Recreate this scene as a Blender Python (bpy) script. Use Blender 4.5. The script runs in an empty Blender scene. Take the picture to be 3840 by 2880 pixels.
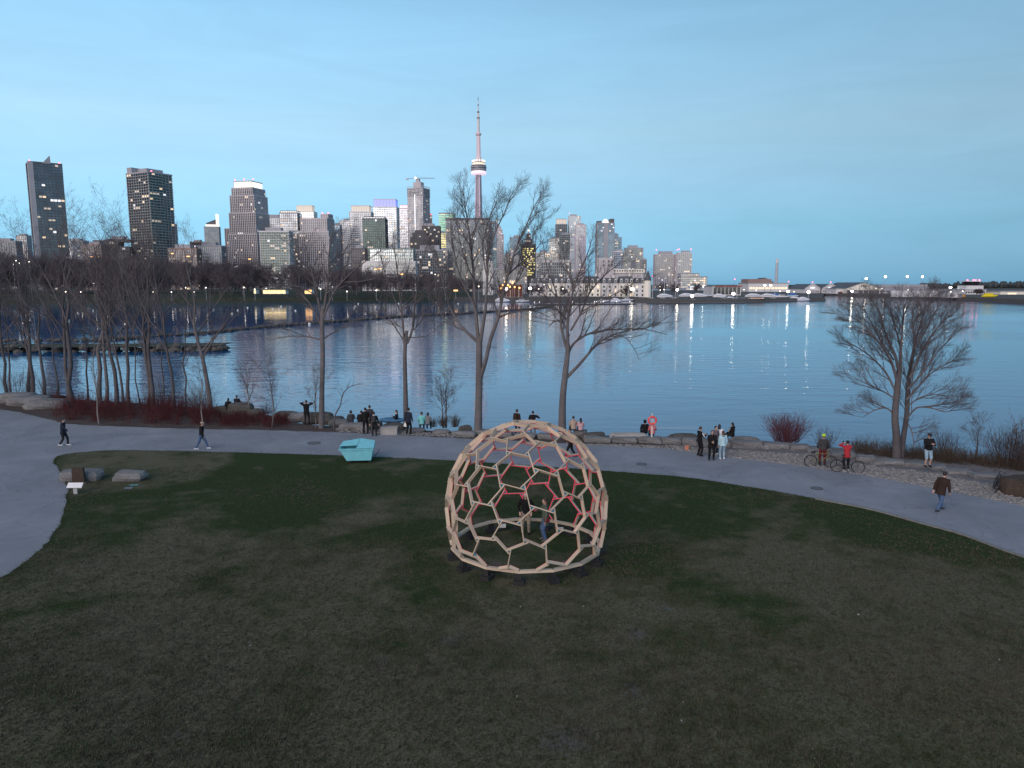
import bpy, bmesh, math, random
import numpy as np
from mathutils import Vector, Matrix

# ------------------------------------------------------------------ camera, world, light
sc = bpy.context.scene
COL = sc.collection
CAM_H, PITCH, FPX = 10.0, math.radians(7.9), 2700.0
cam = bpy.data.objects.new("camera", bpy.data.cameras.new("camera"))
COL.objects.link(cam)
cam.location = (0, 0, CAM_H)
cam.rotation_euler = (math.pi / 2 - PITCH, 0, 0)
cam.data.sensor_width = 36.0
cam.data.lens = FPX / 3840.0 * 36.0
cam.data.clip_start = 0.1
cam.data.clip_end = 40000
sc.camera = cam

SUN_EL, SUN_AZ = math.radians(25.0), math.radians(150)      # the glow left by the sunset, behind and left of the camera
world = bpy.data.worlds.new("World")
sc.world = world
world.use_nodes = True
wn, wl = world.node_tree.nodes, world.node_tree.links
bg = wn["Background"]
sky = wn.new("ShaderNodeTexSky")
sky.sky_type = 'NISHITA'
sky.sun_disc = False
sky.sun_elevation = SUN_EL
sky.sun_rotation = SUN_AZ
sky.air_density = 1.0
sky.dust_density = 0.0
sky.ozone_density = 4.0
# dusk: the belt above the horizon opposite the sunset is deeper and bluer than a daytime sky
tcw = wn.new("ShaderNodeTexCoord"); sepw = wn.new("ShaderNodeSeparateXYZ"); wl.new(tcw.outputs["Generated"], sepw.inputs[0])
belt = wn.new("ShaderNodeValToRGB")
be = belt.color_ramp.elements
BELT = [(0.0, (.068,.172,.375)), (.077, (.198,.283,.338)), (.196, (.53,.50,.41)), (.317, (.66,.68,.54)), (1.0, (.60,.66,.52))]
be[0].position, be[0].color = BELT[0][0], (*BELT[0][1], 1); be[1].position, be[1].color = BELT[-1][0], (*BELT[-1][1], 1)
for p_, c_ in BELT[1:-1]:
    q_ = be.new(p_); q_.color = (*c_, 1)
wl.new(sepw.outputs[2], belt.inputs[0])
mul = wn.new("ShaderNodeVectorMath"); mul.operation = 'MULTIPLY'
mul2 = wn.new("ShaderNodeVectorMath"); mul2.operation = 'SCALE'; mul2.inputs[3].default_value = 2.1
wl.new(sky.outputs[0], mul.inputs[0]); wl.new(belt.outputs[0], mul.inputs[1]); wl.new(mul.outputs[0], mul2.inputs[0])
# towards the sunset, behind the camera, the sky keeps its warm glow
glw = wn.new("ShaderNodeVectorMath"); glw.operation = 'MULTIPLY'; glw.inputs[1].default_value = (.80, .66, .60)
wl.new(sky.outputs[0], glw.inputs[0])
dt_ = wn.new("ShaderNodeVectorMath"); dt_.operation = 'DOT_PRODUCT'; dt_.inputs[1].default_value = (-math.sin(SUN_AZ), math.cos(SUN_AZ), 0)
wl.new(tcw.outputs["Generated"], dt_.inputs[0])
wst = wn.new("ShaderNodeMapRange"); wst.interpolation_type = 'SMOOTHSTEP'; wst.inputs[1].default_value = -.2; wst.inputs[2].default_value = .7
wl.new(dt_.outputs["Value"], wst.inputs[0])
wmx = wn.new("ShaderNodeMix"); wmx.data_type = 'RGBA'
wl.new(wst.outputs[0], wmx.inputs[0]); wl.new(mul2.outputs[0], wmx.inputs[6]); wl.new(glw.outputs[0], wmx.inputs[7])
# faint streaks of high cloud all round the sky
cmp_ = wn.new("ShaderNodeMapping"); cmp_.inputs["Scale"].default_value = (1.6, 1.6, 9.0); wl.new(tcw.outputs["Generated"], cmp_.inputs[0])
cns = wn.new("ShaderNodeTexNoise"); cns.inputs["Scale"].default_value = 2.2; cns.inputs["Detail"].default_value = 7; cns.inputs["Roughness"].default_value = .62; cns.inputs["Distortion"].default_value = .7
wl.new(cmp_.outputs[0], cns.inputs["Vector"])
cmr = wn.new("ShaderNodeMapRange"); cmr.inputs[1].default_value = .3; cmr.inputs[2].default_value = .7; cmr.inputs[3].default_value = .955; cmr.inputs[4].default_value = 1.05
wl.new(cns.outputs["Fac"], cmr.inputs[0])
csc = wn.new("ShaderNodeVectorMath"); csc.operation = 'SCALE'; wl.new(wmx.outputs[2], csc.inputs[0]); wl.new(cmr.outputs[0], csc.inputs[3])
wl.new(csc.outputs[0], bg.inputs[0])
bg.inputs[1].default_value = 0.15

sun = bpy.data.objects.new("sun", bpy.data.lights.new("sun", 'SUN'))
COL.objects.link(sun)
sun.data.energy = 2.5
sun.data.angle = math.radians(60)
sun.data.color = (1.0, 0.83, 0.76)
sun.rotation_euler = Vector((math.sin(SUN_AZ), -math.cos(SUN_AZ), -math.tan(SUN_EL))).to_track_quat('-Z', 'Y').to_euler()

sc.view_settings.view_transform = 'Standard'
sc.view_settings.look = 'None'
sc.view_settings.exposure = 0.0
sc.view_settings.gamma = 1.0
sc.view_settings.use_curve_mapping = False
sc.render.engine = 'CYCLES'
sc.cycles.use_denoising = True
sc.cycles.max_bounces = 6
HAZE_DENSITY = 0.00012
sc.cycles.volume_bounces = 0
sc.cycles.sample_clamp_indirect = 8.0

# ------------------------------------------------------------------ helpers
R = random.Random(11)
CT, ST = math.cos(PITCH), math.sin(PITCH)
WZ = -1.6                                                   # lake level

def ray(px, py):
    x, y = (px - 1920) / FPX, -(py - 1440) / FPX
    return Vector((x, CT + y * ST, -ST + y * CT))
def G(px, py, z=0.0):                                       # photo point on a level plane
    d = ray(px, py); t = (z - CAM_H) / d.z
    return Vector((d.x * t, d.y * t, z))
def AT(px, py, Y):                                          # photo point at a distance
    d = ray(px, py); t = Y / d.y
    return Vector((d.x * t, Y, CAM_H + d.z * t))

def tag(o, label=None, cat=None, group=None, kind=None):
    if label: o["label"] = label
    if cat: o["category"] = cat
    if group: o["group"] = group
    if kind: o["kind"] = kind
    return o
def empty(name, loc=(0, 0, 0), rz=0.0, label=None, cat=None, group=None):
    o = bpy.data.objects.new(name, None)
    o.empty_display_size = 0.3
    COL.objects.link(o); o.location = loc; o.rotation_euler = (0, 0, rz)
    return tag(o, label, cat, group)
def link(name, me, m=None, parent=None, kind=None):
    o = bpy.data.objects.new(name, me)
    COL.objects.link(o)
    if m is not None:
        for mm in (m if isinstance(m, (list, tuple)) else [m]):
            me.materials.append(mm)
    if parent is not None: o.parent = parent
    if kind: o["kind"] = kind
    return o
def copy_tree(o, parent=None):
    c = o.copy(); COL.objects.link(c)
    if parent is not None: c.parent = parent
    for ch in list(o.children): copy_tree(ch, c)
    return c

class MB:
    """collects boxes, tubes, prisms; build() links them as one mesh object"""
    def __init__(s): s.v = []; s.f = []; s.m = []
    def add(s, vs, fs, mi=0):
        n = len(s.v); s.v += [tuple(v) for v in vs]
        s.f += [tuple(i + n for i in f) for f in fs]; s.m += [mi] * len(fs)
    def box(s, x0, x1, y0, y1, z0, z1, mi=0, M=None):
        vs = [Vector(p) for p in ((x0,y0,z0),(x1,y0,z0),(x1,y1,z0),(x0,y1,z0),(x0,y0,z1),(x1,y0,z1),(x1,y1,z1),(x0,y1,z1))]
        if M is not None: vs = [M @ v for v in vs]
        s.add(vs, [(0,3,2,1),(4,5,6,7),(0,1,5,4),(1,2,6,5),(2,3,7,6),(3,0,4,7)], mi)
    def prism(s, poly, z0, z1, mi=0, top=1.0, M=None):
        n = len(poly)
        cx = sum(p[0] for p in poly) / n; cy = sum(p[1] for p in poly) / n
        vs = [Vector((p[0], p[1], z0)) for p in poly] + [Vector((cx + (p[0]-cx)*top, cy + (p[1]-cy)*top, z1)) for p in poly]
        if M is not None: vs = [M @ v for v in vs]
        s.add(vs, [tuple(range(n))[::-1], tuple(range(n, 2*n))] + [(i, (i+1)%n, n+(i+1)%n, n+i) for i in range(n)], mi)
    def tube(s, pts, rad, n=8, mi=0, cap=True, flat=1.0, ref=None):
        pts = [Vector(p) for p in pts]
        if not isinstance(rad, (list, tuple)): rad = [rad] * len(pts)
        vs = []; ref = Vector(ref) if ref is not None else None; prev = None
        for i, p in enumerate(pts):
            d = (pts[min(i+1, len(pts)-1)] - pts[max(i-1, 0)])
            d = d.normalized() if d.length > 1e-9 else Vector((0,0,1))
            if ref is not None: u = ref - d * ref.dot(d)
            elif prev is not None: u = prev - d * prev.dot(d)
            else:
                u = Vector((1,0,0)) if abs(d.x) < 0.8 else Vector((0,1,0)); u = u - d * u.dot(d)
            u.normalize(); prev = u; w = d.cross(u)
            r = rad[i]; ra, rb = r if isinstance(r, tuple) else (r, r * flat)
            for k in range(n):
                a = 2 * math.pi * k / n
                vs.append(p + u * (math.cos(a) * ra) + w * (math.sin(a) * rb))
        fs = [(i*n+k, i*n+(k+1)%n, (i+1)*n+(k+1)%n, (i+1)*n+k) for i in range(len(pts)-1) for k in range(n)]
        if cap: fs += [tuple(range(n))[::-1], tuple(range((len(pts)-1)*n, len(pts)*n))]
        s.add(vs, fs, mi)
    def lathe(s, prof, n=16, c=(0,0,0), mi=0):
        s.tube([(c[0], c[1], c[2]+z) for r, z in prof], [max(r, 1e-4) for r, z in prof], n, mi, ref=(1,0,0))
    def blob(s, c, rx, ry, rz, mi=0, seg=8, rings=6, M=None):
        vs = []; c = Vector(c)
        for i in range(rings + 1):
            t = math.pi * i / rings; t = min(max(t, 0.03), math.pi - 0.03)
            for k in range(seg):
                a = 2 * math.pi * k / seg
                q = Vector((rx*math.sin(t)*math.cos(a), ry*math.sin(t)*math.sin(a), rz*math.cos(t)))
                vs.append(c + (M @ q if M is not None else q))
        fs = [(i*seg+k, (i+1)*seg+k, (i+1)*seg+(k+1)%seg, i*seg+(k+1)%seg) for i in range(rings) for k in range(seg)]
        fs += [tuple(range(seg)), tuple(range(rings*seg, (rings+1)*seg))[::-1]]
        s.add(vs, fs, mi)
    def torus(s, c, R0, r, M=None, n=24, k=8, mi=0, arc=(0, 2*math.pi)):
        vs = []; c = Vector(c)
        for i in range(n):
            a = 2*math.pi*i/n
            for j in range(k):
                b = 2*math.pi*j/k
                q = Vector(((R0+r*math.cos(b))*math.cos(a), (R0+r*math.cos(b))*math.sin(a), r*math.sin(b)))
                vs.append(c + (M @ q if M is not None else q))
        s.add(vs, [(i*k+j, ((i+1)%n)*k+j, ((i+1)%n)*k+(j+1)%k, i*k+(j+1)%k) for i in range(n) for j in range(k)], mi)
    def mesh(s, name, smooth=False):
        me = bpy.data.meshes.new(name); me.from_pydata(s.v, [], s.f)
        if any(s.m): me.polygons.foreach_set("material_index", s.m)
        if smooth: me.polygons.foreach_set("use_smooth", [True] * len(s.f))
        me.update(); return me
    def build(s, name, m=None, parent=None, smooth=False, kind=None):
        return link(name, s.mesh(name, smooth), m, parent, kind)

MATS = {}
def node_mat(name):
    m = bpy.data.materials.new(name); m.use_nodes = True
    nt = m.node_tree; b = nt.nodes["Principled BSDF"]
    return m, nt, nt.nodes, nt.links, b
def mat(name, c, rough=0.7, var=0.15, scale=4.0, metal=0.0, emit=None, es=0.0, bump=0.0, bscale=None, spec=0.4):
    """procedural base: two-octave noise around one colour, optional relief"""
    if name in MATS: return MATS[name]
    m, nt, N, L, b = node_mat(name)
    b.inputs["Roughness"].default_value = rough; b.inputs["Metallic"].default_value = metal
    b.inputs["Specular IOR Level"].default_value = spec
    tc = N.new("ShaderNodeTexCoord"); ns = N.new("ShaderNodeTexNoise")
    ns.inputs["Scale"].default_value = scale; ns.inputs["Detail"].default_value = 5; ns.inputs["Roughness"].default_value = .6
    L.new(tc.outputs["Object"], ns.inputs["Vector"])
    cr = N.new("ShaderNodeValToRGB")
    cr.color_ramp.elements[0].position = .3; cr.color_ramp.elements[1].position = .7
    cr.color_ramp.elements[0].color = (*[x*(1-var) for x in c], 1); cr.color_ramp.elements[1].color = (*[min(1, x*(1+var)) for x in c], 1)
    L.new(ns.outputs["Fac"], cr.inputs[0]); L.new(cr.outputs[0], b.inputs["Base Color"])
    if emit is not None:
        b.inputs["Emission Color"].default_value = (*emit, 1); b.inputs["Emission Strength"].default_value = es
    if bump:
        n2 = N.new("ShaderNodeTexNoise"); n2.inputs["Scale"].default_value = bscale or scale*4; n2.inputs["Detail"].default_value = 6
        L.new(tc.outputs["Object"], n2.inputs["Vector"])
        bp = N.new("ShaderNodeBump"); bp.inputs["Strength"].default_value = bump; bp.inputs["Distance"].default_value = .05
        L.new(n2.outputs["Fac"], bp.inputs["Height"]); L.new(bp.outputs[0], b.inputs["Normal"])
    MATS[name] = m
    return m
def glow(name, c, s): return mat(name, (.5,.5,.5), emit=c, es=s)

def sheet(name, pts, z, m, kind="structure"):
    """flat polygon of the setting"""
    bm = bmesh.new()
    f = bm.faces.new([bm.verts.new((p[0], p[1], z)) for p in pts])
    if f.normal.z < 0: f.normal_flip()
    bm.normal_update()
    if f.normal.z < 0: f.normal_flip()
    bmesh.ops.triangulate(bm, faces=bm.faces[:])
    me = bpy.data.meshes.new(name); bm.to_mesh(me); bm.free()
    return link(name, me, m, None, kind)
def smooth_line(pts, n=6):
    """Catmull-Rom through world points"""
    out = []
    for i in range(len(pts) - 1):
        p0, p1, p2, p3 = pts[max(i-1,0)], pts[i], pts[i+1], pts[min(i+2,len(pts)-1)]
        for k in range(n):
            t = k / n
            out.append(0.5*((2*p1)+(p2-p0)*t+(2*p0-5*p1+4*p2-p3)*t*t+(3*p1-p0-3*p2+p3)*t**3))
    return out + [pts[-1]]
# ------------------------------------------------------------------ setting: lake, land, path
def water_material(name="lake_water", dist=.09):
    m, nt, N, L, b = node_mat(name)
    b.inputs["Base Color"].default_value = (.004, .085, .225, 1)
    b.inputs["Roughness"].default_value = .05; b.inputs["IOR"].default_value = 1.33
    geo = N.new("ShaderNodeNewGeometry")
    def layer(sx, sy, detail, rot):
        mp = N.new("ShaderNodeMapping"); mp.inputs["Scale"].default_value = (sx, sy, 1); mp.inputs["Rotation"].default_value = (0,0,rot)
        ns = N.new("ShaderNodeTexNoise"); ns.inputs["Scale"].default_value = 1; ns.inputs["Detail"].default_value = detail
        L.new(geo.outputs["Position"], mp.inputs[0]); L.new(mp.outputs[0], ns.inputs["Vector"]); return ns.outputs["Fac"]
    a = layer(.22, .55, 3, .12); c = layer(1.1, 2.0, 2, -.2); calm = layer(.02, .035, 2, .3)
    mr = N.new("ShaderNodeMapRange"); mr.inputs[1].default_value = .35; mr.inputs[2].default_value = .65; mr.inputs[3].default_value = .22; mr.inputs[4].default_value = 1.0
    L.new(calm, mr.inputs[0])
    ad = N.new("ShaderNodeMath"); ad.operation = 'MULTIPLY_ADD'; ad.inputs[1].default_value = .3
    L.new(c, ad.inputs[0]); L.new(a, ad.inputs[2])
    bp = N.new("ShaderNodeBump"); bp.inputs["Distance"].default_value = dist
    L.new(mr.outputs[0], bp.inputs["Strength"]); L.new(ad.outputs[0], bp.inputs["Height"])
    L.new(bp.outputs[0], b.inputs["Normal"])
    return m
def grass_material():
    m, nt, N, L, b = node_mat("worn_lawn")
    b.inputs["Roughness"].default_value = .95; b.inputs["Specular IOR Level"].default_value = .1
    geo = N.new("ShaderNodeNewGeometry")
    def noise(scale, det, ro=.6, dist=0):
        n = N.new("ShaderNodeTexNoise"); n.inputs["Scale"].default_value = scale; n.inputs["Detail"].default_value = det
        n.inputs["Roughness"].default_value = ro; n.inputs["Distortion"].default_value = dist
        L.new(geo.outputs["Position"], n.inputs["Vector"]); return n.outputs["Fac"]
    def ramp(fac, stops):
        r = N.new("ShaderNodeValToRGB"); e = r.color_ramp.elements
        e[0].position, e[0].color = stops[0][0], (*stops[0][1], 1); e[1].position, e[1].color = stops[-1][0], (*stops[-1][1], 1)
        for p, c in stops[1:-1]:
            q = e.new(p); q.color = (*c, 1)
        L.new(fac, r.inputs[0]); return r.outputs[0]
    def mix(fac, a, c, blend='MIX'):
        x = N.new("ShaderNodeMix"); x.data_type = 'RGBA'; x.blend_type = blend
        if isinstance(fac, float): x.inputs[0].default_value = fac
        else: L.new(fac, x.inputs[0])
        L.new(a, x.inputs[6]); L.new(c, x.inputs[7]); return x.outputs[2]
    big, mid, fine, speck = noise(.13, 4, .65, .6), noise(.75, 5, .7, .3), noise(14, 4, .8), noise(42, 3, .8)
    green = ramp(fine, [(.3, (.012,.020,.006)), (.52, (.031,.049,.016)), (.75, (.07,.093,.037))])
    dry = ramp(fine, [(.3, (.048,.045,.028)), (.52, (.112,.106,.068)), (.75, (.205,.193,.13))])
    # worn, drier turf towards the open side of the field away from the path
    sep = N.new("ShaderNodeSeparateXYZ"); L.new(geo.outputs["Position"], sep.inputs[0])
    wear = N.new("ShaderNodeMapRange"); wear.inputs[1].default_value = 33; wear.inputs[2].default_value = 15; wear.inputs[3].default_value = -.10; wear.inputs[4].default_value = .12
    L.new(sep.outputs["Y"], wear.inputs[0])
    s1 = N.new("ShaderNodeMath"); s1.operation = 'MULTIPLY_ADD'; s1.inputs[1].default_value = .55; L.new(mid, s1.inputs[0]); L.new(big, s1.inputs[2])
    s2 = N.new("ShaderNodeMath"); s2.operation = 'ADD'; L.new(s1.outputs[0], s2.inputs[0]); L.new(wear.outputs[0], s2.inputs[1])
    # an old, drier turf patch beside the fork of the path
    dv = N.new("ShaderNodeVectorMath"); dv.operation = 'DISTANCE'; q = G(470, 1745); dv.inputs[1].default_value = (q.x, q.y, 0); L.new(geo.outputs["Position"], dv.inputs[0])
    dm = N.new("ShaderNodeMapRange"); dm.inputs[1].default_value = 6.4; dm.inputs[2].default_value = 5.2; dm.inputs[3].default_value = 0; dm.inputs[4].default_value = .17; L.new(dv.outputs["Value"], dm.inputs[0])
    s3 = N.new("ShaderNodeMath"); s3.operation = 'ADD'; L.new(s2.outputs[0], s3.inputs[0]); L.new(dm.outputs[0], s3.inputs[1]); s2 = s3
    f = N.new("ShaderNodeMapRange"); f.inputs[1].default_value = .69; f.inputs[2].default_value = .87; L.new(s2.outputs[0], f.inputs[0])
    col = mix(f.outputs[0], green, dry)
    # a few bare, pale muddy patches
    bare = N.new("ShaderNodeMapRange"); bare.inputs[1].default_value = .66; bare.inputs[2].default_value = .74; L.new(noise(.42, 5, .75, .5), bare.inputs[0])
    tot = bare.outputs[0]
    for px_, py_, rad_ in ((2120,2772,.62),(2490,2278,.34),(1690,2400,.40),(2385,2378,.42),(650,2750,.30),(2370,2590,.40),(1430,2480,.35)):
        q = G(px_, py_); dn = N.new("ShaderNodeVectorMath"); dn.operation = 'DISTANCE'; dn.inputs[1].default_value = (q.x, q.y, 0); L.new(geo.outputs["Position"], dn.inputs[0])
        ww = N.new("ShaderNodeMath"); ww.operation = 'MULTIPLY_ADD'; ww.inputs[1].default_value = 1.7; L.new(noise(3.2, 5, .8), ww.inputs[0]); L.new(dn.outputs["Value"], ww.inputs[2])
        mm = N.new("ShaderNodeMapRange"); mm.inputs[1].default_value = rad_+.88; mm.inputs[2].default_value = rad_+.50; mm.inputs[3].default_value = 0; mm.inputs[4].default_value = .75; L.new(ww.outputs[0], mm.inputs[0])
        mx = N.new("ShaderNodeMath"); mx.operation = 'MAXIMUM'; L.new(tot, mx.inputs[0]); L.new(mm.outputs[0], mx.inputs[1]); tot = mx.outputs[0]
    col = mix(tot, col, ramp(speck, [(.3, (.075,.072,.07)), (.7, (.16,.155,.15))]))
    col = mix(.55, col, mix(.9, col, ramp(speck, [(.3, (.45,.45,.45)), (.7, (1.6,1.6,1.6))]), 'MULTIPLY'))
    L.new(col, b.inputs["Base Color"])
    bp = N.new("ShaderNodeBump"); bp.inputs["Strength"].default_value = .8; bp.inputs["Distance"].default_value = .06
    L.new(fine, bp.inputs["Height"]); L.new(bp.outputs[0], b.inputs["Normal"])
    return m
def ground_mat(name, stops, s1, s2, bump=.4, rough=.9):
    """two-scale mottled surface in world space"""
    m, nt, N, L, b = node_mat(name)
    b.inputs["Roughness"].default_value = rough; b.inputs["Specular IOR Level"].default_value = .2
    geo = N.new("ShaderNodeNewGeometry"); outs = []
    for s in (s1, s2):
        n = N.new("ShaderNodeTexNoise"); n.inputs["Scale"].default_value = s; n.inputs["Detail"].default_value = 6; n.inputs["Roughness"].default_value = .7
        L.new(geo.outputs["Position"], n.inputs["Vector"]); outs.append(n.outputs["Fac"])
    av = N.new("ShaderNodeMath"); av.operation = 'MULTIPLY_ADD'; av.inputs[1].default_value = .5; L.new(outs[0], av.inputs[0])
    hf = N.new("ShaderNodeMath"); hf.operation = 'MULTIPLY'; hf.inputs[1].default_value = .5; L.new(outs[1], hf.inputs[0]); L.new(hf.outputs[0], av.inputs[2])
    r = N.new("ShaderNodeValToRGB"); e = r.color_ramp.elements
    e[0].position, e[0].color = stops[0][0], (*stops[0][1], 1); e[1].position, e[1].color = stops[-1][0], (*stops[-1][1], 1)
    for p, c in stops[1:-1]:
        q = e.new(p); q.color = (*c, 1)
    L.new(av.outputs[0], r.inputs[0]); L.new(r.outputs[0], b.inputs["Base Color"])
    bp = N.new("ShaderNodeBump"); bp.inputs["Strength"].default_value = bump; bp.inputs["Distance"].default_value = .03
    L.new(outs[1], bp.inputs["Height"]); L.new(bp.outputs[0], b.inputs["Normal"])
    MATS[name] = m
    return m

M_water = water_material()
M_lawn = grass_material()
M_path = ground_mat("asphalt_path", [(.3, (.175,.19,.22)), (.5, (.235,.252,.285)), (.7, (.295,.312,.345))], .35, 30, .25)
def weather_path(m):
    # hairline cracks and broad stains in the asphalt
    nt = m.node_tree; N, L = nt.nodes, nt.links; b = N["Principled BSDF"]; src = b.inputs["Base Color"].links[0].from_socket
    geo = N.new("ShaderNodeNewGeometry"); wob = N.new("ShaderNodeTexNoise"); wob.inputs["Scale"].default_value = 1.2; L.new(geo.outputs["Position"], wob.inputs["Vector"])
    ad = N.new("ShaderNodeVectorMath"); ad.operation = 'ADD'; L.new(geo.outputs["Position"], ad.inputs[0]); L.new(wob.outputs["Color"], ad.inputs[1])
    vo = N.new("ShaderNodeTexVoronoi"); vo.feature = 'DISTANCE_TO_EDGE'; vo.inputs["Scale"].default_value = .28; L.new(ad.outputs[0], vo.inputs["Vector"])
    cr = N.new("ShaderNodeMapRange"); cr.inputs[1].default_value = .003; cr.inputs[2].default_value = .011; cr.inputs[3].default_value = .82; cr.inputs[4].default_value = 1.0; L.new(vo.outputs["Distance"], cr.inputs[0])
    st = N.new("ShaderNodeTexNoise"); st.inputs["Scale"].default_value = .22; st.inputs["Detail"].default_value = 8; st.inputs["Roughness"].default_value = .7; st.inputs["Distortion"].default_value = 1.0; L.new(geo.outputs["Position"], st.inputs["Vector"])
    sr = N.new("ShaderNodeMapRange"); sr.inputs[1].default_value = .3; sr.inputs[2].default_value = .7; sr.inputs[3].default_value = .80; sr.inputs[4].default_value = 1.12; L.new(st.outputs["Fac"], sr.inputs[0])
    mu = N.new("ShaderNodeMath"); mu.operation = 'MULTIPLY'; L.new(cr.outputs[0], mu.inputs[0]); L.new(sr.outputs[0], mu.inputs[1])
    vm = N.new("ShaderNodeVectorMath"); vm.operation = 'SCALE'; L.new(src, vm.inputs[0]); L.new(mu.outputs[0], vm.inputs[3]); L.new(vm.outputs[0], b.inputs["Base Color"])
weather_path(M_path)
M_litter = ground_mat("leaf_litter", [(.3, (.028,.022,.02)), (.5, (.075,.058,.052)), (.7, (.16,.13,.115))], .8, 9, .9)
M_gravel = ground_mat("gravel_bed", [(.3, (.07,.07,.075)), (.5, (.16,.155,.16)), (.7, (.28,.27,.27))], 2.5, 16, 1.0)
M_bank = ground_mat("far_bank_grass", [(.3, (.022,.028,.018)), (.5, (.04,.047,.03)), (.7, (.07,.075,.05))], .05, .8, .5)
M_rock = ground_mat("limestone_block", [(.28, (.085,.088,.092)), (.5, (.17,.174,.18)), (.72, (.28,.284,.29))], 1.3, 9, .9)
M_rockdark = ground_mat("dark_boulder", [(.28, (.04,.037,.035)), (.5, (.09,.085,.08)), (.72, (.16,.15,.145))], 1.5, 8, .9)
M_rockbrown = ground_mat("brown_boulder", [(.28, (.03,.023,.019)), (.5, (.062,.047,.038)), (.72, (.11,.085,.07))], 1.2, 8, .9)
M_conc = ground_mat("pale_concrete", [(.3, (.24,.235,.225)), (.5, (.33,.32,.31)), (.7, (.42,.41,.40))], .8, 12, .3)

# lake: one sheet to the horizon
wb = MB(); wb.add([(-7600, 20, WZ), (7600, 20, WZ), (7600, 9400, WZ), (-7600, 9400, WZ)], [(0,1,2,3)])
lake = wb.build("lake_water", M_water); tag(lake, kind="structure")
BREAK_PX = [(-500,1296),(120,1284),(430,1275),(600,1262),(781,1251),(960,1231),(1260,1208),(1500,1190),(1700,1179),(1860,1169),(2004,1159),(2076,1150)]
brk = smooth_line([G(x, y, WZ) for x, y in BREAK_PX], 5)
# sheltered water behind the breakwater lies calmer
sheet("lagoon_water", brk + [G(2010,1132,WZ), G(1700,1127,WZ), G(1200,1130,WZ), G(600,1136,WZ), G(0,1139,WZ), G(-700,1144,WZ)], WZ+.012, water_material("lagoon_water", .035))

SHORE_PX = [(0,1475),(210,1492),(520,1512),(820,1535),(1000,1556),(1140,1590),(1400,1606),(1700,1618),(2100,1630),(2400,1636),(2800,1648),(3080,1675),(3300,1688),(3500,1702),(3700,1728),(3840,1752)]
shore = [Vector((-260,78,0)), Vector((-110,71,0))] + [G(*p) for p in SHORE_PX] + [Vector((31.5,36.2,0)), Vector((37,33,0)), Vector((48,26,0)), Vector((70,12,0)), Vector((100,-8,0)), Vector((140,-40,0))]
shore = smooth_line(shore, 5)
def land():
    mb = MB(); rows = 2; n = len(shore)
    near = [Vector((p.x, -60, 0)) for p in shore]
    out = [Vector((p.x + .6, p.y + 1.6 + .5*math.sin(p.x*.9), -.9)) for p in shore]
    out2 = [Vector((p.x + 1.4, p.y + 5, -3.2)) for p in shore]
    vs = near + shore + out + out2
    fs = [(r*n+i, r*n+i+1, (r+1)*n+i+1, (r+1)*n+i) for r in range(3) for i in range(n-1)]
    mb.add(vs, fs); return mb
lawn = land().build("lawn", M_lawn); tag(lawn, kind="structure")

FAR_PX = [(0,1536),(110,1555),(199,1577),(280,1592),(540,1603),(760,1609),(940,1612),(1140,1618),(1300,1623),(1450,1629),(1700,1642),(2100,1662),(2340,1672),(2520,1684),(2700,1712),(2860,1723),(3015,1746),(3240,1781),(3367,1803),(3500,1827),(3622,1854),(3750,1878),(3840,1896)]
NEAR_PX = [(3840,2087),(3622,2007),(3452,1960),(3282,1913),(3112,1879),(2900,1841),(2742,1815),(2562,1789),(2258,1765),(1930,1742),(1600,1722),(1264,1708),(931,1698),(700,1692),(434,1689),(325,1694),(260,1701),(217,1711),(199,1727),(213,1752),(235,1788),(250,1822),(252,1856),(247,1900),(230,1952),(200,2003),(152,2058),(86,2113),(0,2165)]
far_edge = smooth_line([Vector((-80,66,0)), Vector((-45,57,0))] + [G(*p) for p in FAR_PX] + [Vector((25,29.6,0)), Vector((28,26.4,0)), Vector((32,22,0)), Vector((38,15,0)), Vector((48,4,0))], 4)
near_edge = smooth_line([Vector((38,-6,0)), Vector((31,4,0)), Vector((26.5,12,0)), Vector((23.5,17.5,0)), Vector((21.2,21.5,0))] + [G(*p) for p in NEAR_PX] + [Vector((-18.6,20.8,0)), Vector((-19.6,17,0)), Vector((-22,11,0)), Vector((-30,2,0))], 4)
def ragged(line, amp, seed):
    rr = random.Random(seed); out = []
    for a, b2 in zip(line, line[1:]):
        k = max(1, int((b2-a).length/.35)); d = (b2-a).normalized(); nn = Vector((-d.y, d.x, 0))
        for j in range(k):
            p = a.lerp(b2, j/k); out.append(p + nn*rr.gauss(0, amp) if out else p)
    return out + [line[-1]]
kerb_line = near_edge[:]
far_edge = [far_edge[0]] + ragged(far_edge[1:-1], .05, 1) + [far_edge[-1]]
near_edge = [near_edge[0]] + ragged(near_edge[1:-1], .035, 2) + [near_edge[-1]]
path = sheet("asphalt_path", far_edge + near_edge + [Vector((-70,2,0)), Vector((-90,40,0))], .004, M_path)

# bank of leaf litter between path and lake
i0 = min(range(len(far_edge)), key=lambda i: (far_edge[i]-G(2520,1684)).length)
s0 = min(range(len(shore)), key=lambda i: (shore[i]-G(2500,1640)).length)
sheet("leaf_litter_bank", far_edge[:i0+1] + shore[:s0+1][::-1], .006, M_litter)
# gravel bed to the right
g1 = far_edge[i0:]; g2 = shore[s0:len(shore)-6]
sheet("gravel_bed", g1 + g2[::-1], .006, M_gravel)

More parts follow.
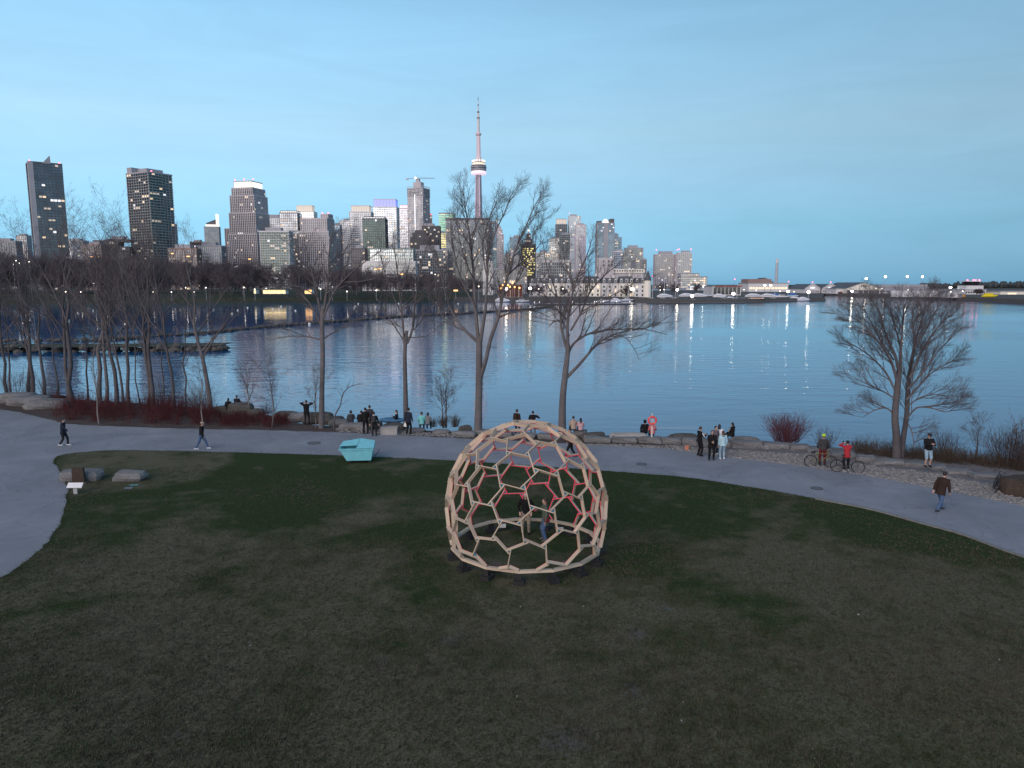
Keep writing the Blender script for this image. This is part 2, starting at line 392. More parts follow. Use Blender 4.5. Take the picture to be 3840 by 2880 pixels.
def kerb():
    mb = MB()
    k0 = min(range(len(kerb_line)), key=lambda i: (kerb_line[i]-G(3060,1868)).length)
    line = kerb_line[:k0+1][::-1]
    for i in range(len(line)-1):
        a, b2 = line[i], line[i+1]; d = (b2-a).normalized(); nrm = Vector((d.y, -d.x, 0))
        if nrm.y > 0: nrm = -nrm
        mb.add([a, b2, b2+nrm*.16, a+nrm*.16, a+Vector((0,0,.05)), b2+Vector((0,0,.05)), b2+nrm*.16+Vector((0,0,.05)), a+nrm*.16+Vector((0,0,.05))],
               [(4,5,6,7),(0,1,5,4),(1,2,6,5),(2,3,7,6),(3,0,4,7)])
    o = mb.build("kerb", ground_mat("worn_kerb", [(.3, (.13,.13,.13)), (.5, (.20,.20,.20)), (.7, (.27,.27,.265))], 1.2, 14, .3)); tag(o, kind="structure")
kerb()

def far_land(name, px, z_top, depth_y, m=None, z_bot=-2.5, rise=0):
    """a low shore: front edge given by photo points at lake level, running back to depth_y"""
    front = smooth_line([G(x, y, WZ) for x, y in px], 4)
    mb = MB(); n = len(front)
    top = [Vector((p.x*1.004, p.y*1.004 + 2.5, z_top)) for p in front]
    top2 = [Vector((p.x*1.06, p.y*1.06 + 6, z_top + rise)) for p in front]
    back = [Vector((p.x * depth_y / p.y, depth_y, z_top + rise + .3)) for p in front]
    low = [Vector((p.x, p.y, z_bot)) for p in front]
    vs = low + front + top + top2 + back
    mb.add(vs, [(r*n+i, r*n+i+1, (r+1)*n+i+1, (r+1)*n+i) for r in range(4) for i in range(n-1)])
    o = mb.build(name, m or M_bank); tag(o, kind="structure"); return o
far_land("far_park_shore", [(-700,1146),(0,1140),(500,1138),(900,1134),(1200,1131),(1500,1128),(1760,1126)], .6, 1500, rise=3.0)
far_land("city_quay", [(1700,1128),(1900,1129),(2100,1130),(2300,1129),(2400,1128)], .7, 2600, M_rockdark)
far_land("marina_shore", [(2380,1131),(2550,1136),(2800,1135),(2950,1130),(3098,1127)], .4, 1100, M_rockdark)
far_land("airport_quay", [(2990,1104),(3040,1106),(3200,1111),(3400,1118),(3600,1127),(3840,1138),(4400,1165)], .9, 2600, M_rockdark)
far_land("harbour_far_shore", [(2300,1084),(3000,1083),(4600,1084)], 1.5, 9000, M_bank)
# ------------------------------------------------------------------ skyline
def glass(name, c, rough=.12, metal=.6):
    return mat(name, tuple(min(.8, x*1.9) for x in c), rough=rough, var=.35, scale=.12, metal=metal, spec=.6)
GL = {"dark": glass("dark_glass", (.047,.061,.074)), "green": glass("green_glass", (.028,.046,.046)), "blue": glass("blue_glass", (.135,.203,.270)),
      "grey": glass("grey_glass", (.162,.182,.203)), "pale": glass("pale_glass", (.324,.365,.405)), "black": glass("black_glass", (.024,.027,.034))}
WC = {"concrete": mat("tower_concrete", (0.494,0.467,0.496), var=.12, scale=.05), "white": mat("white_cladding", (0.656,0.656,0.672), var=.08, scale=.05),
      "grey": mat("grey_cladding", (0.329,0.337,0.377), var=.1, scale=.05), "dark": mat("dark_cladding", (0.116,0.113,0.132), var=.15, scale=.05),
      "brick": mat("brown_brick_cladding", (0.281,0.198,0.184), var=.15, scale=.05), "pink": mat("pinkish_cladding", (0.659,0.536,0.570), var=.1, scale=.05),
      "green": mat("green_grey_cladding", (0.248,0.320,0.330), var=.12, scale=.05), "cream": mat("cream_cladding", (0.800,0.778,0.698), var=.08, scale=.05),
      "roof": mat("slate_roof", (0.090,0.100,0.121), var=.2, scale=.4), "steel": mat("weathered_steel", (0.362,0.380,0.423), var=.1, metal=.5, rough=.5)}
LIT = {"warm": glow("warm_lit_window", (1.0,.72,.42), .95), "white": glow("cool_lit_window", (.95,.95,1.0), 1.0), "amber": glow("amber_light", (1.0,.47,.08), 3.0),
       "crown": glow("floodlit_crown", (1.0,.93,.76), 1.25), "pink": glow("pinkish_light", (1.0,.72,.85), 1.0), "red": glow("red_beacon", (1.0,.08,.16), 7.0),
       "blue": glow("blue_crown_light", (.16,.22,1.0), .9), "green": glow("green_band_light", (.08,.75,.35), .8), "yellow": glow("yellow_window_light", (1.0,.82,.15), 1.1),
       "flood": glow("floodlight_lamp", (1.0,.93,.80), 20), "lamp": glow("street_lamp_light", (1.0,.90,.75), 6), "teal": glow("teal_sign_light", (.1,.8,.85), .9),
       "dim": glow("dim_lit_window", (1.0,.80,.58), .42)}

def facade(mbs, w, d, z0, z1, floors, bays, pier, slab, rnd, litp, proud=.45, x0=0.0):
    """storey edges and piers stand proud of the glazing so every window is a recess; some panes are lit"""
    mslab, mpier, mlit = mbs
    fh = (z1 - z0) / floors
    hw, hd = w/2, d/2
    for k in range(floors + 1):
        z = z0 + k*fh
        mslab.box(x0-hw-proud, x0+hw+proud, -hd-proud, hd+proud, z - slab/2, z + slab/2)
    bays_d = max(2, round(bays * d / w))
    for side, n, L_ in (("f", bays, w), ("l", bays_d, d), ("r", bays_d, d)):
        for i in range(n + 1):
            t = -L_/2 + L_*i/n
            pw = pier/2
            q = proud * .8
            if side == "f": mpier.box(x0+t-pw, x0+t+pw, -hd-q, -hd+.1, z0, z1)
            elif side == "l": mpier.box(x0-hw-q, x0-hw+.1, t-pw, t+pw, z0, z1)
            else: mpier.box(x0+hw-.1, x0+hw+q, t-pw, t+pw, z0, z1)
        for k in range(floors):
            for i in range(n):
                if rnd.random() > litp*.75: continue
                a, b2 = -L_/2 + L_*i/n + pier/2, -L_/2 + L_*(i+1)/n - pier/2
                if i + 2 < n and rnd.random() < .3: b2 = -L_/2 + L_*(i+2+(rnd.random() < .3))/n - pier/2; b2 = min(b2, L_/2)
                za, zb = z0 + k*fh + slab/2 + .2 + fh*.18*rnd.random(), z0 + (k+1)*fh - slab/2
                e = .06; mi = 0 if rnd.random() < .5 else (1 if rnd.random() < .7 else 2)
                if side == "f": vs = [(x0+a,-hd-e,za),(x0+b2,-hd-e,za),(x0+b2,-hd-e,zb),(x0+a,-hd-e,zb)]
                elif side == "l": vs = [(x0-hw-e,b2,za),(x0-hw-e,a,za),(x0-hw-e,a,zb),(x0-hw-e,b2,zb)]
                else: vs = [(x0+hw+e,a,za),(x0+hw+e,b2,za),(x0+hw+e,b2,zb),(x0+hw+e,a,zb)]
                mlit.add(vs, [(0,1,2,3)], mi)

NB = 0
def building(name, label, x0, x1, ytop, D, gl="dark", wall="concrete", bays=8, fl=3.3, pier=.8, slab=.7, lit=.06, yaw=0, ratio=.8,
             tiers=None, crown=None, plant=True, beacons=0, cat="building", proud=.45, zbase=0.2):
    """tower standing at distance D; px extents give its width and height. tiers: [(left share, right share, y of its top)]"""
    global NB; NB += 1
    rnd = random.Random(NB*7+3)
    cx = (x0 + x1)/2
    yr = math.radians(yaw); pw = (x1-x0)/FPX*D/ (CT)*0.99
    w = pw / (math.cos(yr) + ratio*abs(math.sin(yr))); d = w*ratio
    p = AT(cx, ytop, D)
    o = empty(name, (p.x*(D + d*.5)/D, D + d*.5, 0), yr, label, cat)
    tiers = tiers or [(0, 1, ytop)]
    s = MB(); pr = MB(); lt = MB()
    zb = zbase
    for (a, b2, yt) in sorted(tiers, key=lambda t: -t[2]):
        zt = AT(cx, yt, D).z
        tw = w*(b2-a); tx = -w/2 + w*(a+b2)/2; td = d*(0.5+.5*(b2-a)) if b2-a < 1 else d
        g = MB(); g.box(tx-tw/2, tx+tw/2, -td/2, td/2, zb, zt); g.build("glazing", GL[gl], o)
        floors = max(2, round((zt - zb)/fl)); bn = max(2, round(bays*(b2-a)))
        facade((s, pr, lt), tw, td, zb, zt, floors, bn, pier, slab, rnd, lit, proud, tx)
        rf = MB(); rf.box(tx-tw/2-proud, tx+tw/2+proud, -td/2-proud, td/2+proud, zt+slab/2+.01, zt+slab/2+1.1); rf.build("parapet", WC[wall], o)
        zb = zt; last = (tx, tw, td, zt)
    s.build("floor_edges", WC[wall], o, kind="stuff")
    pr.build("piers", WC[wall], o, kind="stuff")
    if lt.v: lt.build("lit_windows", [LIT["dim"], LIT["warm"], LIT["white"]], o, kind="stuff")
    tx, tw, td, zt = last
    if crown:
        cm, ch, cs = crown
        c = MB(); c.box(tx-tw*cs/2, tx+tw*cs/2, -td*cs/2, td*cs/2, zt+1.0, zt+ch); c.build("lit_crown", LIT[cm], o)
        c = MB(); c.box(tx-tw*cs/2-.3, tx+tw*cs/2+.3, -td*cs/2-.3, td*cs/2+.3, zt+ch, zt+ch+1.2)
        n = 7
        for i in range(n+1):
            xx = tx-tw*cs/2 + tw*cs*i/n
            c.box(xx-.25, xx+.25, -td*cs/2-.35, -td*cs/2-.02, zt+1.0, zt+ch)
        c.build("crown_frame", WC[wall], o)
        zt += ch + 1.2
    elif plant:
        c = MB(); q = rnd.uniform(-.12, .12)*tw
        c.box(tx+q-tw*.28, tx+q+tw*.28, -td*.3, td*.3, zt+1.0, zt+min(7, 2.5+tw*.1)); c.build("rooftop_plant", WC["grey"], o)
        zt += min(7, 2.5+tw*.1)
    for i in range(beacons):
        c = MB(); bx = tx + (i/(max(1, beacons-1)) - .5)*tw*.9
        c.tube([(bx,-td*.3,last[3]+1),(bx,-td*.3,zt+2.0)], .12, 5); c.build("beacon_mast", WC["steel"], o)
        c = MB(); c.blob((bx,-td*.3,zt+2.4), .75, .75, .75); c.build("red_beacon", LIT["red"], o)
    return o, last

# left of the harbour
t1, L1 = building("apartment_tower", "dark glass residential tower with a pointed fin on its roof, far left of skyline", 96, 232, 612, 800, "dark", "dark", 9, 3.1, .5, .6, .075, 38, .85, plant=False, beacons=3, cat="tower")
tx, tw, td, zt = L1
fin = MB(); fin.prism([(-tw*.5-.6,-td*.5-.6),(-tw*.5+4,-td*.5-.8),(-tw*.5+4,-td*.5+1),(-tw*.5+1,-td*.5+4.5),(-tw*.5-.8,-td*.5+4.5)], .3, zt+1, 0)
fin.build("corner_pier", WC["grey"], t1)
fin = MB(); fin.add([(-3,-td*.5-1,zt),(5,-td*.5-1,zt),(4.6,-td*.5-1,zt+9),(-3,-td*.5+1,zt),(5,-td*.5+1,zt),(4.6,-td*.5+1,zt+9)], [(0,1,2),(5,4,3),(0,3,4,1),(1,4,5,2),(2,5,3,0)])
fin.build("roof_fin", WC["grey"], t1)
t2, L2 = building("apartment_tower", "green glass residential tower with stacked balconies and red roof beacons", 483, 634, 650, 850, "green", "grey", 9, 3.1, .5, .55, .06, -28, .8, plant=False, beacons=2, cat="tower", proud=.9)
tx, tw, td, zt = L2
q = MB(); q.box(-tw/2-1.2, -tw/2+7, -td/2+1.5, td/2+1.2, .3, zt+8); q.build("stair_shaft", WC["grey"], t2)
q = MB(); q.box(-tw/2+7.1, tw*.12, -td*.2, td/2, zt+1.2, zt+7); q.build("roof_screen", WC["grey"], t2)
q = MB()
for zz in np.arange(18, zt-2, 3.1): q.box(tw/2-.3, tw/2+2.2, -td*.5-.9, td*.1, zz, zz+.9)
q.build("balconies", WC["green"], t2, kind="stuff")
building("office_tower", "small distant blue-grey tower half hidden behind the green glass tower", 634, 658, 842, 1500, "grey", "grey", 6, 3.6, .6, .8, .08, 0, .8, cat="tower")
sp_, Ls = building("office_tower", "slim grey tower with a swept white-lit crown on its roof", 768, 824, 852, 1400, "grey", "grey", 8, 3.4, .6, .9, .05, 12, .7, plant=False, cat="tower")
tx, tw, td, zt = Ls
q = MB(); q.add([(-tw*.38,-td*.3,zt+1),(tw*.30,-td*.3,zt+1),(tw*.30,-td*.3,zt+15),(-tw*.38,-td*.3,zt+8),(-tw*.38,td*.3,zt+1),(tw*.30,td*.3,zt+1),(tw*.30,td*.3,zt+15),(-tw*.38,td*.3,zt+8)], [(0,1,2,3),(5,4,7,6),(3,2,6,7),(0,3,7,4),(1,5,6,2)])
q.build("swept_roof", WC["dark"], sp_)
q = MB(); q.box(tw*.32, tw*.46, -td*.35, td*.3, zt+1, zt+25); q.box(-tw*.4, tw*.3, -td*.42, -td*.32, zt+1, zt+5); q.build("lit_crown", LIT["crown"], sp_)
t3, L3 = building("apartment_tower", "stepped pinkish concrete tower with a floodlit cream band at its top", 862, 997, 700, 950, "dark", "concrete", 15, 3.05, 1.3, .5, .035, -14, .8,
    tiers=[(0,1,880),(.04,.97,800),(.09,.94,735),(.15,.88,706)], plant=False, crown=("crown", 8.5, .86), beacons=3, cat="tower")
building("apartment_block", "stepped concrete wing at the left foot of the floodlit concrete tower", 840, 872, 860, 985, "dark", "concrete", 5, 3.05, 1.1, .5, .03, 0, 1.2, tiers=[(0,1,925),(.3,1,860)], plant=False)
building("office_block", "low dark office block with a crane above, at the left frame edge", 0, 70, 908, 900, "dark", "grey", 8, 4.0, .5, 1.2, .05, 0, .5)
building("office_block", "hazy grey block beside the left foot of the finned tower", 70, 108, 885, 1500, "grey", "grey", 6, 3.6, .6, 1, .05, 0, .7)
building("office_block", "pale low block far behind bare trees right of the finned tower", 255, 322, 905, 1600, "grey", "grey", 9, 3.6, .6, 1, .06, 0, .6)
building("apartment_block", "dark stepped apartment block with amber lights beside the green glass tower", 330, 492, 900, 830, "black", "dark", 14, 3.1, .6, .6, .03, 10, .5, tiers=[(0,1,928),(.2,.75,905),(.5,1,900)])
building("apartment_block", "brown brick low block with balconies in front of dark stepped block", 322, 392, 922, 760, "dark", "brick", 8, 3.1, .8, .6, .10, 0, .7)
building("apartment_block", "long low brick terrace block right of the green glass tower", 640, 745, 935, 820, "dark", "brick", 12, 3.1, .9, .8, .10, 0, .4)
building("office_block", "low dark block with flat roof beyond the brick terrace block", 720, 762, 910, 1000, "black", "dark", 6, 3.4, .6, .9, .03, 0, .7)
building("office_block", "long grey low block below the swept-crown tower", 745, 838, 925, 900, "dark", "grey", 12, 3.6, .7, .9, .05, 0, .5)
# behind the park
building("apartment_block", "grey mid-rise with a dark roof box right of floodlit concrete tower", 995, 1064, 817, 1150, "grey", "grey", 9, 3.2, .5, .9, .05, 0, .8, beacons=0)
building("apartment_block", "mid-rise with long pale balcony bands and green glass", 985, 1088, 870, 900, "green", "white", 12, 3.0, .25, .55, .09, 0, .5, proud=1.2)
building("apartment_block", "stepped glass mid-rise with a row of lights at its setback", 1060, 1128, 868, 960, "grey", "grey", 9, 3.1, .4, .6, .16, 0, .8, tiers=[(0,1,868),(0,.95,800)], crown=("crown", 2.5, .9))
building("office_block", "pale yellowish flat-topped block with a teal sign behind concrete slab block", 1112, 1182, 795, 1450, "pale", "cream", 9, 3.6, .4, .9, .05, 0, .7, crown=("dim", 12, .8))
building("apartment_tower", "concrete slab block with small dark windows and red beacons", 1128, 1252, 822, 950, "dark", "concrete", 14, 3.1, 1.5, .8, .05, -10, .6, tiers=[(0,1,870),(.05,.95,822),(.72,.95,805)], beacons=2, plant=False, cat="tower")
building("apartment_block", "narrow blue glass slab at right of the concrete slab block", 1250, 1277, 845, 1050, "blue", "grey", 4, 3.1, .4, .6, .06, 0, 1.0)
building("apartment_tower", "white tower with lit penthouse storey and dark flat roof", 1318, 1394, 797, 1050, "grey", "white", 10, 3.05, .35, 1.0, .05, 0, .7, crown=("dim", 9, .86), cat="tower", proud=1.0)
building("apartment_block", "white balconied slab left of the white penthouse tower", 1277, 1322, 830, 1120, "grey", "white", 6, 3.05, .8, 1.1, .05, 0, .8)
building("apartment_tower", "dark green glass block with white lights along its roof edge", 1366, 1448, 822, 930, "green", "dark", 11, 3.1, .4, .45, .07, 0, .7, tiers=[(0,1,960),(0,1,822)], crown=("white", 2.4, .9), cat="tower")
building("apartment_tower", "white tower with blue-lit top storeys", 1405, 1490, 778, 1250, "pale", "white", 10, 3.1, .4, .9, .05, 0, .7, crown=("blue", 13, .94), cat="tower", proud=.9)
building("apartment_block", "dark low block in front of the white penthouse tower", 1322, 1372, 935, 850, "black", "dark", 6, 3.1, .5, .6, .05, 0, .8)
building("office_tower", "slim pinkish white tower left of the tower under construction", 1500, 1536, 783, 1700, "pale", "pink", 6, 3.6, .8, 1.3, .08, 0, .8, crown=("pink", 8, .9), cat="tower")
tc, Lc = building("construction_tower", "unfinished concrete tower with open floors and a crane on its top", 1532, 1607, 708, 1350, "grey", "concrete", 11, 3.1, .6, .8, .05, -20, .9, plant=False, cat="tower", proud=.9)
tx, tw, td, zt = Lc
q = MB(); q.box(-tw*.24, tw*.26, -td*.25, td*.25, zt+1.2, zt+13); q.box(-tw*.1, tw*.08, -td*.1, td*.1, zt+13, zt+20); q.build("lift_core", WC["concrete"], tc)
q = MB()
for i in range(12):
    a = i/11 - .5
    q.box(a*tw-.2, a*tw+.2, -td/2-1.6, -td/2-1.3, zt-14, zt+4.5); q.box(tw/2+1.3, tw/2+1.6, a*td-.2, a*td+.2, zt-14, zt+4.5)
for zz in (zt-12, zt-6, zt, zt+4): q.box(-tw/2-1.8, tw/2+1.8, -td/2-1.9, -td/2-1.65, zz, zz+.5); q.box(tw/2+1.65, tw/2+1.9, -td/2, td/2, zz, zz+.5)
q.build("scaffold", WC["steel"], tc, kind="stuff")
q = MB(); q.box(-.8, .8, -td/2-2.2, -td/2-1.95, 30, zt-10); q.build("lit_hoist_shaft", LIT["white"], tc)
q = MB(); q.blob((-tw*.05, -td*.3, zt+20), 2.4, 2.4, 2.4); q.build("work_light", LIT["crown"], tc)
# tower crane standing on it
cb = AT(1562, 684, 1350+tw*.4); cr = empty("tower_crane", (cb.x, 1350+td*.5, cb.z-12), 0, "grey tower crane with a long jib on top of unfinished tower", "crane")
q = MB()
ht = AT(1562, 670, 1365).z - cb.z + 12
for sx in (-.8, .8):
    for sy in (-.8, .8): q.tube([(sx,sy,0),(sx,sy,ht)], .14, 4)
for k in range(int(ht/2)):
    q.tube([(-.8,-.8,k*2),(.8,-.8,k*2+2)], .09, 4); q.tube([(.8,-.8,k*2),(.8,.8,k*2+2)], .09, 4)
q.build("mast", WC["steel"], cr)
q = MB(); jl, jr = -17, 33
for sy, z in ((-.7,0),(.7,0),(0,1.5)): q.tube([(jl if z == 0 else -4, sy, ht+z),(jr, sy, ht+z*.6)], .16, 4)
for k in range(-8, 16): q.tube([(k*2,-.7,ht),(k*2+1,0,ht+1.3)], .08, 4); q.tube([(k*2+1,0,ht+1.3),(k*2+2,.7,ht)], .08, 4)
q.build("jib", WC["steel"], cr)
q = MB(); q.box(jl-2, jl+2, -1, 1, ht-2.4, ht+.2); q.build("counterweight", WC["concrete"], cr)
q = MB(); q.tube([(0,0,ht),(0,0,ht+6)], .3, 5); q.tube([(0,0,ht+6),(20,0,ht+1)], .06, 4); q.tube([(0,0,ht+6),(-14,0,ht+.4)], .06, 4); q.build("tie_mast", WC["steel"], cr)
q = MB(); q.box(-1, 1, -2.4, -.8, ht-2.2, ht-.1); q.build("cab", WC["dark"], cr)
building("office_tower", "thin dark red-lit tower peeking right of the unfinished tower", 1608, 1619, 808, 1800, "black", "brick", 3, 3.6, .5, .8, .1, 0, 1, crown=("red", 4, .7), plant=False, cat="tower")
building("apartment_block", "dark block with scattered lit windows between unfinished and green-lit towers", 1585, 1650, 850, 1100, "black", "dark", 9, 3.2, .5, .5, .14, 0, .7)
building("apartment_block", "black round-shouldered block at the foot of the unfinished tower", 1542, 1610, 866, 980, "black", "dark", 9, 3.2, .4, .4, .08, 0, .7, tiers=[(0,1,892),(.12,.9,876),(.25,.75,866)], plant=False)
gt, Lg = building("office_tower", "banded tower lit green at the top and yellow in the middle", 1648, 1702, 801, 1650, "pale", "grey", 7, 3.7, .3, 1.5, .12, 0, .8, plant=False, cat="tower")
tx, tw, td, zt = Lg
for cname, a, b2 in (("green", .70, 1.0), ("yellow", .40, .66)):
    q = MB(); h0 = (zt-40)
    for zz in np.arange(40 + h0*a, 40 + h0*b2 - 2, 3.7): q.box(-tw/2-.62, tw/2+.62, -td/2-.66, -td/2-.5, zz+.9, zz+2.6)
    q.build("lit_bands", LIT[cname], gt, kind="stuff")
rs, Lr = building("apartment_block", "wide grey slab block of many square windows behind the tall bare tree", 1676, 1832, 828, 900, "grey", "grey", 20, 3.3, .55, .8, .10, 0, .35, plant=False, cat="building")
tx, tw, td, zt = Lr
q = MB(); q.box(-tw/2-1, tw/2+1, -td/2-1, td/2+1, zt+1.6, zt+3.2); q.build("roof_slab", WC["dark"], rs)
building("apartment_block", "white column-like block at lower right corner of the wide grey slab", 1814, 1846, 985, 620, "pale", "white", 4, 3.2, 1.2, .6, .04, 0, .8)
building("apartment_block", "blue glass block attached to the right of wide grey slab", 1830, 1836+26, 838, 980, "blue", "grey", 5, 3.2, .4, .5, .06, 0, 1.0)
ot, Lo = building("office_tower", "old pinkish tower with a tapering crown and a white beacon", 1840, 1888, 880, 1500, "grey", "pink", 7, 3.6, .9, .9, .10, 0, .9, tiers=[(0,1,880),(.1,.9,862),(.22,.78,850),(.34,.66,842)], plant=False, cat="tower")
tx, tw, td, zt = Lo
q = MB(); q.tube([(tx,0,zt),(tx,0,zt+5)], 1.2, 6); q.blob((tx,0,zt+7.5), 2.6, 2.6, 3.2); q.build("white_beacon", LIT["crown"], ot)
building("office_tower", "blue glass tower between the two spired old towers", 1912, 1953, 892, 1250, "blue", "grey", 7, 3.5, .3, .5, .08, 0, .8, cat="tower")
building("apartment_block", "grey glass block low behind the tall bare tree's right limbs", 1885, 1960, 960, 850, "grey", "grey", 11, 3.2, .4, .6, .10, 0, .5)
yt, Ly = building("office_tower", "dark stepped tower with bright yellow windows and a lit spire", 1956, 2008, 920, 1000, "black", "dark", 8, 3.4, .4, 1.0, .12, 0, .8, tiers=[(0,1,920),(.22,.78,900),(.36,.64,880)], plant=False, cat="tower")
tx, tw, td, zt = Ly
rr = random.Random(4); q = MB()
for k in range(14):
    for i in range(8):
        if rr.random() < .42:
            z = 22 + k*2.7; x = -9.0 + i*2.25
            q.box(x+.1, x+2.0, -8.9, -8.4, z, z+1.4)
q.build("yellow_windows", LIT["yellow"], yt, kind="stuff")
q = MB(); q.tube([(tx,0,zt),(tx,0,zt+12)], [1.0,.25], 6); q.build("spire", WC["grey"], yt)
q = MB(); q.blob((tx,0,zt+6), 1.5, 1.5, 1.5); q.build("white_beacon", LIT["crown"], yt)
# right half of the city
building("office_tower", "tower with two yellow-lit top storeys beside the pale twin towers", 2084, 2126, 842, 1700, "dark", "grey", 6, 3.7, .4, .9, .08, 0, .8, crown=("dim", 12, .9), cat="tower")
building("office_tower", "cream tower glowing at its foot, left of the dark flank tower", 2060, 2098, 898, 1500, "pale", "cream", 6, 3.6, .5, 1.2, .25, 0, .8, cat="tower")
building("office_tower", "dark blue tower between cream tower and pale twin towers", 2098, 2136, 880, 1400, "dark", "grey", 6, 3.6, .4, .7, .08, 0, .8, cat="tower")
building("apartment_tower", "taller of two pale twin towers right of the lit cream tower", 2133, 2176, 812, 1700, "pale", "white", 7, 3.1, .9, .9, .05, 0, .9, beacons=1, cat="tower")
building("apartment_tower", "shorter of two pale twin towers, standing in front", 2160, 2196, 845, 1600, "pale", "pink", 6, 3.1, 1.0, .7, .04, 0, .9, cat="tower")
dt, Ld = building("apartment_tower", "blue-grey tower with two bright white triangles at its top", 2238, 2300, 838, 1400, "blue", "grey", 10, 3.1, .35, .7, .07, 0, .8, plant=False, cat="tower", proud=.8)
tx, tw, td, zt = Ld
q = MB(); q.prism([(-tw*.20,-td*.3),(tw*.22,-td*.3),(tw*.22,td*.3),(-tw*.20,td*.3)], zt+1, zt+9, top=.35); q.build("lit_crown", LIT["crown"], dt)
q = MB(); q.box(-tw*.5, -tw*.24, -td*.4, td*.4, zt+1, zt+5); q.box(tw*.24, tw*.5, -td*.4, td*.4, zt+1, zt+9); q.build("roof_caps", WC["dark"], dt)
q = MB(); q.box(-tw*.12, tw*.14, -td*.5-1.6, -td*.5-.9, 20, zt+.5); q.build("centre_fin", WC["grey"], dt)
building("apartment_tower", "blue-grey tower standing close behind the white-triangle tower's right side", 2299, 2329, 880, 1480, "blue", "grey", 5, 3.1, .35, .7, .10, 0, .9, tiers=[(0,1,892),(.0,.6,880)], cat="tower")
building("apartment_block", "broad stepped glass block with one column of yellow-lit windows", 2337, 2408, 936, 1150, "grey", "grey", 11, 3.1, .4, .7, .14, 0, .5, tiers=[(0,1,960),(.12,1,932)])
q_ = building("apartment_block", "narrow dark slab at the right end of the stepped glass block", 2404, 2423, 975, 1100, "dark", "grey", 4, 3.1, .4, .7, .08, 0, 1)
building("apartment_block", "blue glass block behind the old silos", 2300, 2345, 945, 1250, "blue", "white", 7, 3.1, .4, .7, .10, 0, .7)
building("apartment_tower", "left of the two broad grey slab towers standing apart by the harbour", 2455, 2541, 956, 1300, "grey", "concrete", 14, 3.05, 1.1, .5, .08, 0, .4, beacons=2, cat="tower")
building("apartment_tower", "right slab tower of the pair standing apart by the harbour", 2541, 2590, 950, 1280, "grey", "white", 7, 3.05, 1.1, .5, .05, 0, .8, beacons=2, cat="tower")
building("office_block", "low glass block with warm lit storeys below the pair of slab towers", 2548, 2646, 1028, 1150, "pale", "grey", 14, 3.6, .4, .7, .35, 0, .5, tiers=[(0,.7,1028),(0,1,1040)], plant=False)
building("apartment_block", "long mid-rise in front of dark green block, roofed with a pale frame", 1392, 1552, 935, 760, "pale", "green", 20, 3.2, .35, .5, .05, 0, .3, plant=False)
building("apartment_block", "grey balconied block left of the wide grey slab", 1552, 1680, 940, 860, "dark", "grey", 16, 3.1, .4, .6, .16, 0, .4)
building("apartment_block", "white low block with lit windows beneath the long pale-framed mid-rise", 1365, 1560, 985, 700, "grey", "white", 20, 3.4, .6, 1.0, .07, 0, .3, plant=False)
building("office_block", "white-lit low block between tall tree and lit cream tower", 2012, 2062, 950, 1100, "grey", "white", 8, 3.2, .4, .8, .25, 0, .7)
building("office_block", "grey storeyed block with a white lit cornice behind the harbour houses", 2030, 2140, 985, 850, "dark", "grey", 14, 3.4, .8, .9, .10, 0, .4, crown=("dim", 2.2, .98))
building("apartment_block", "grey flat-roofed block below the wide slab's right edge", 1846, 1975, 1010, 700, "grey", "grey", 16, 3.2, .5, .8, .10, 0, .3)

# old silos
si = empty("grain_silo", (AT(2274,1010,760).x, 770, 0), 0, "old concrete silo house with a headhouse and dark square openings", "silo")
z1 = AT(2274, 965, 760).z; z2 = AT(2274, 1008, 760).z
q = MB(); q.box(-9, 9, 0, 14, .2, z1); q.build("headhouse", WC["concrete"], si)
q = MB()
for x in (-2.5, 3, 6.5):
    for z in (z1-5, z1-9): q.box(x, x+1.5, -.12, .1, z, z+2.2)
q.build("openings", WC["dark"], si, kind="stuff")
bs = MB()
for i in range(11): bs.tube([(9.5+i*2.9+1.4, 6, .2),(9.5+i*2.9+1.4, 6, z2-4)], 2.6, 12)
bs.build("silo_tubes", WC["concrete"], si, kind="stuff")
q = MB(); q.box(9.1, 42, 2.5, 11, z2-4, z2); q.build("gallery", WC["cream"], si)
q = MB()
for i in range(12): q.box(10+i*2.65, 11.4+i*2.65, 2.3, 2.6, z2-2.6, z2-1)
q.build("gallery_windows", WC["dark"], si, kind="stuff")
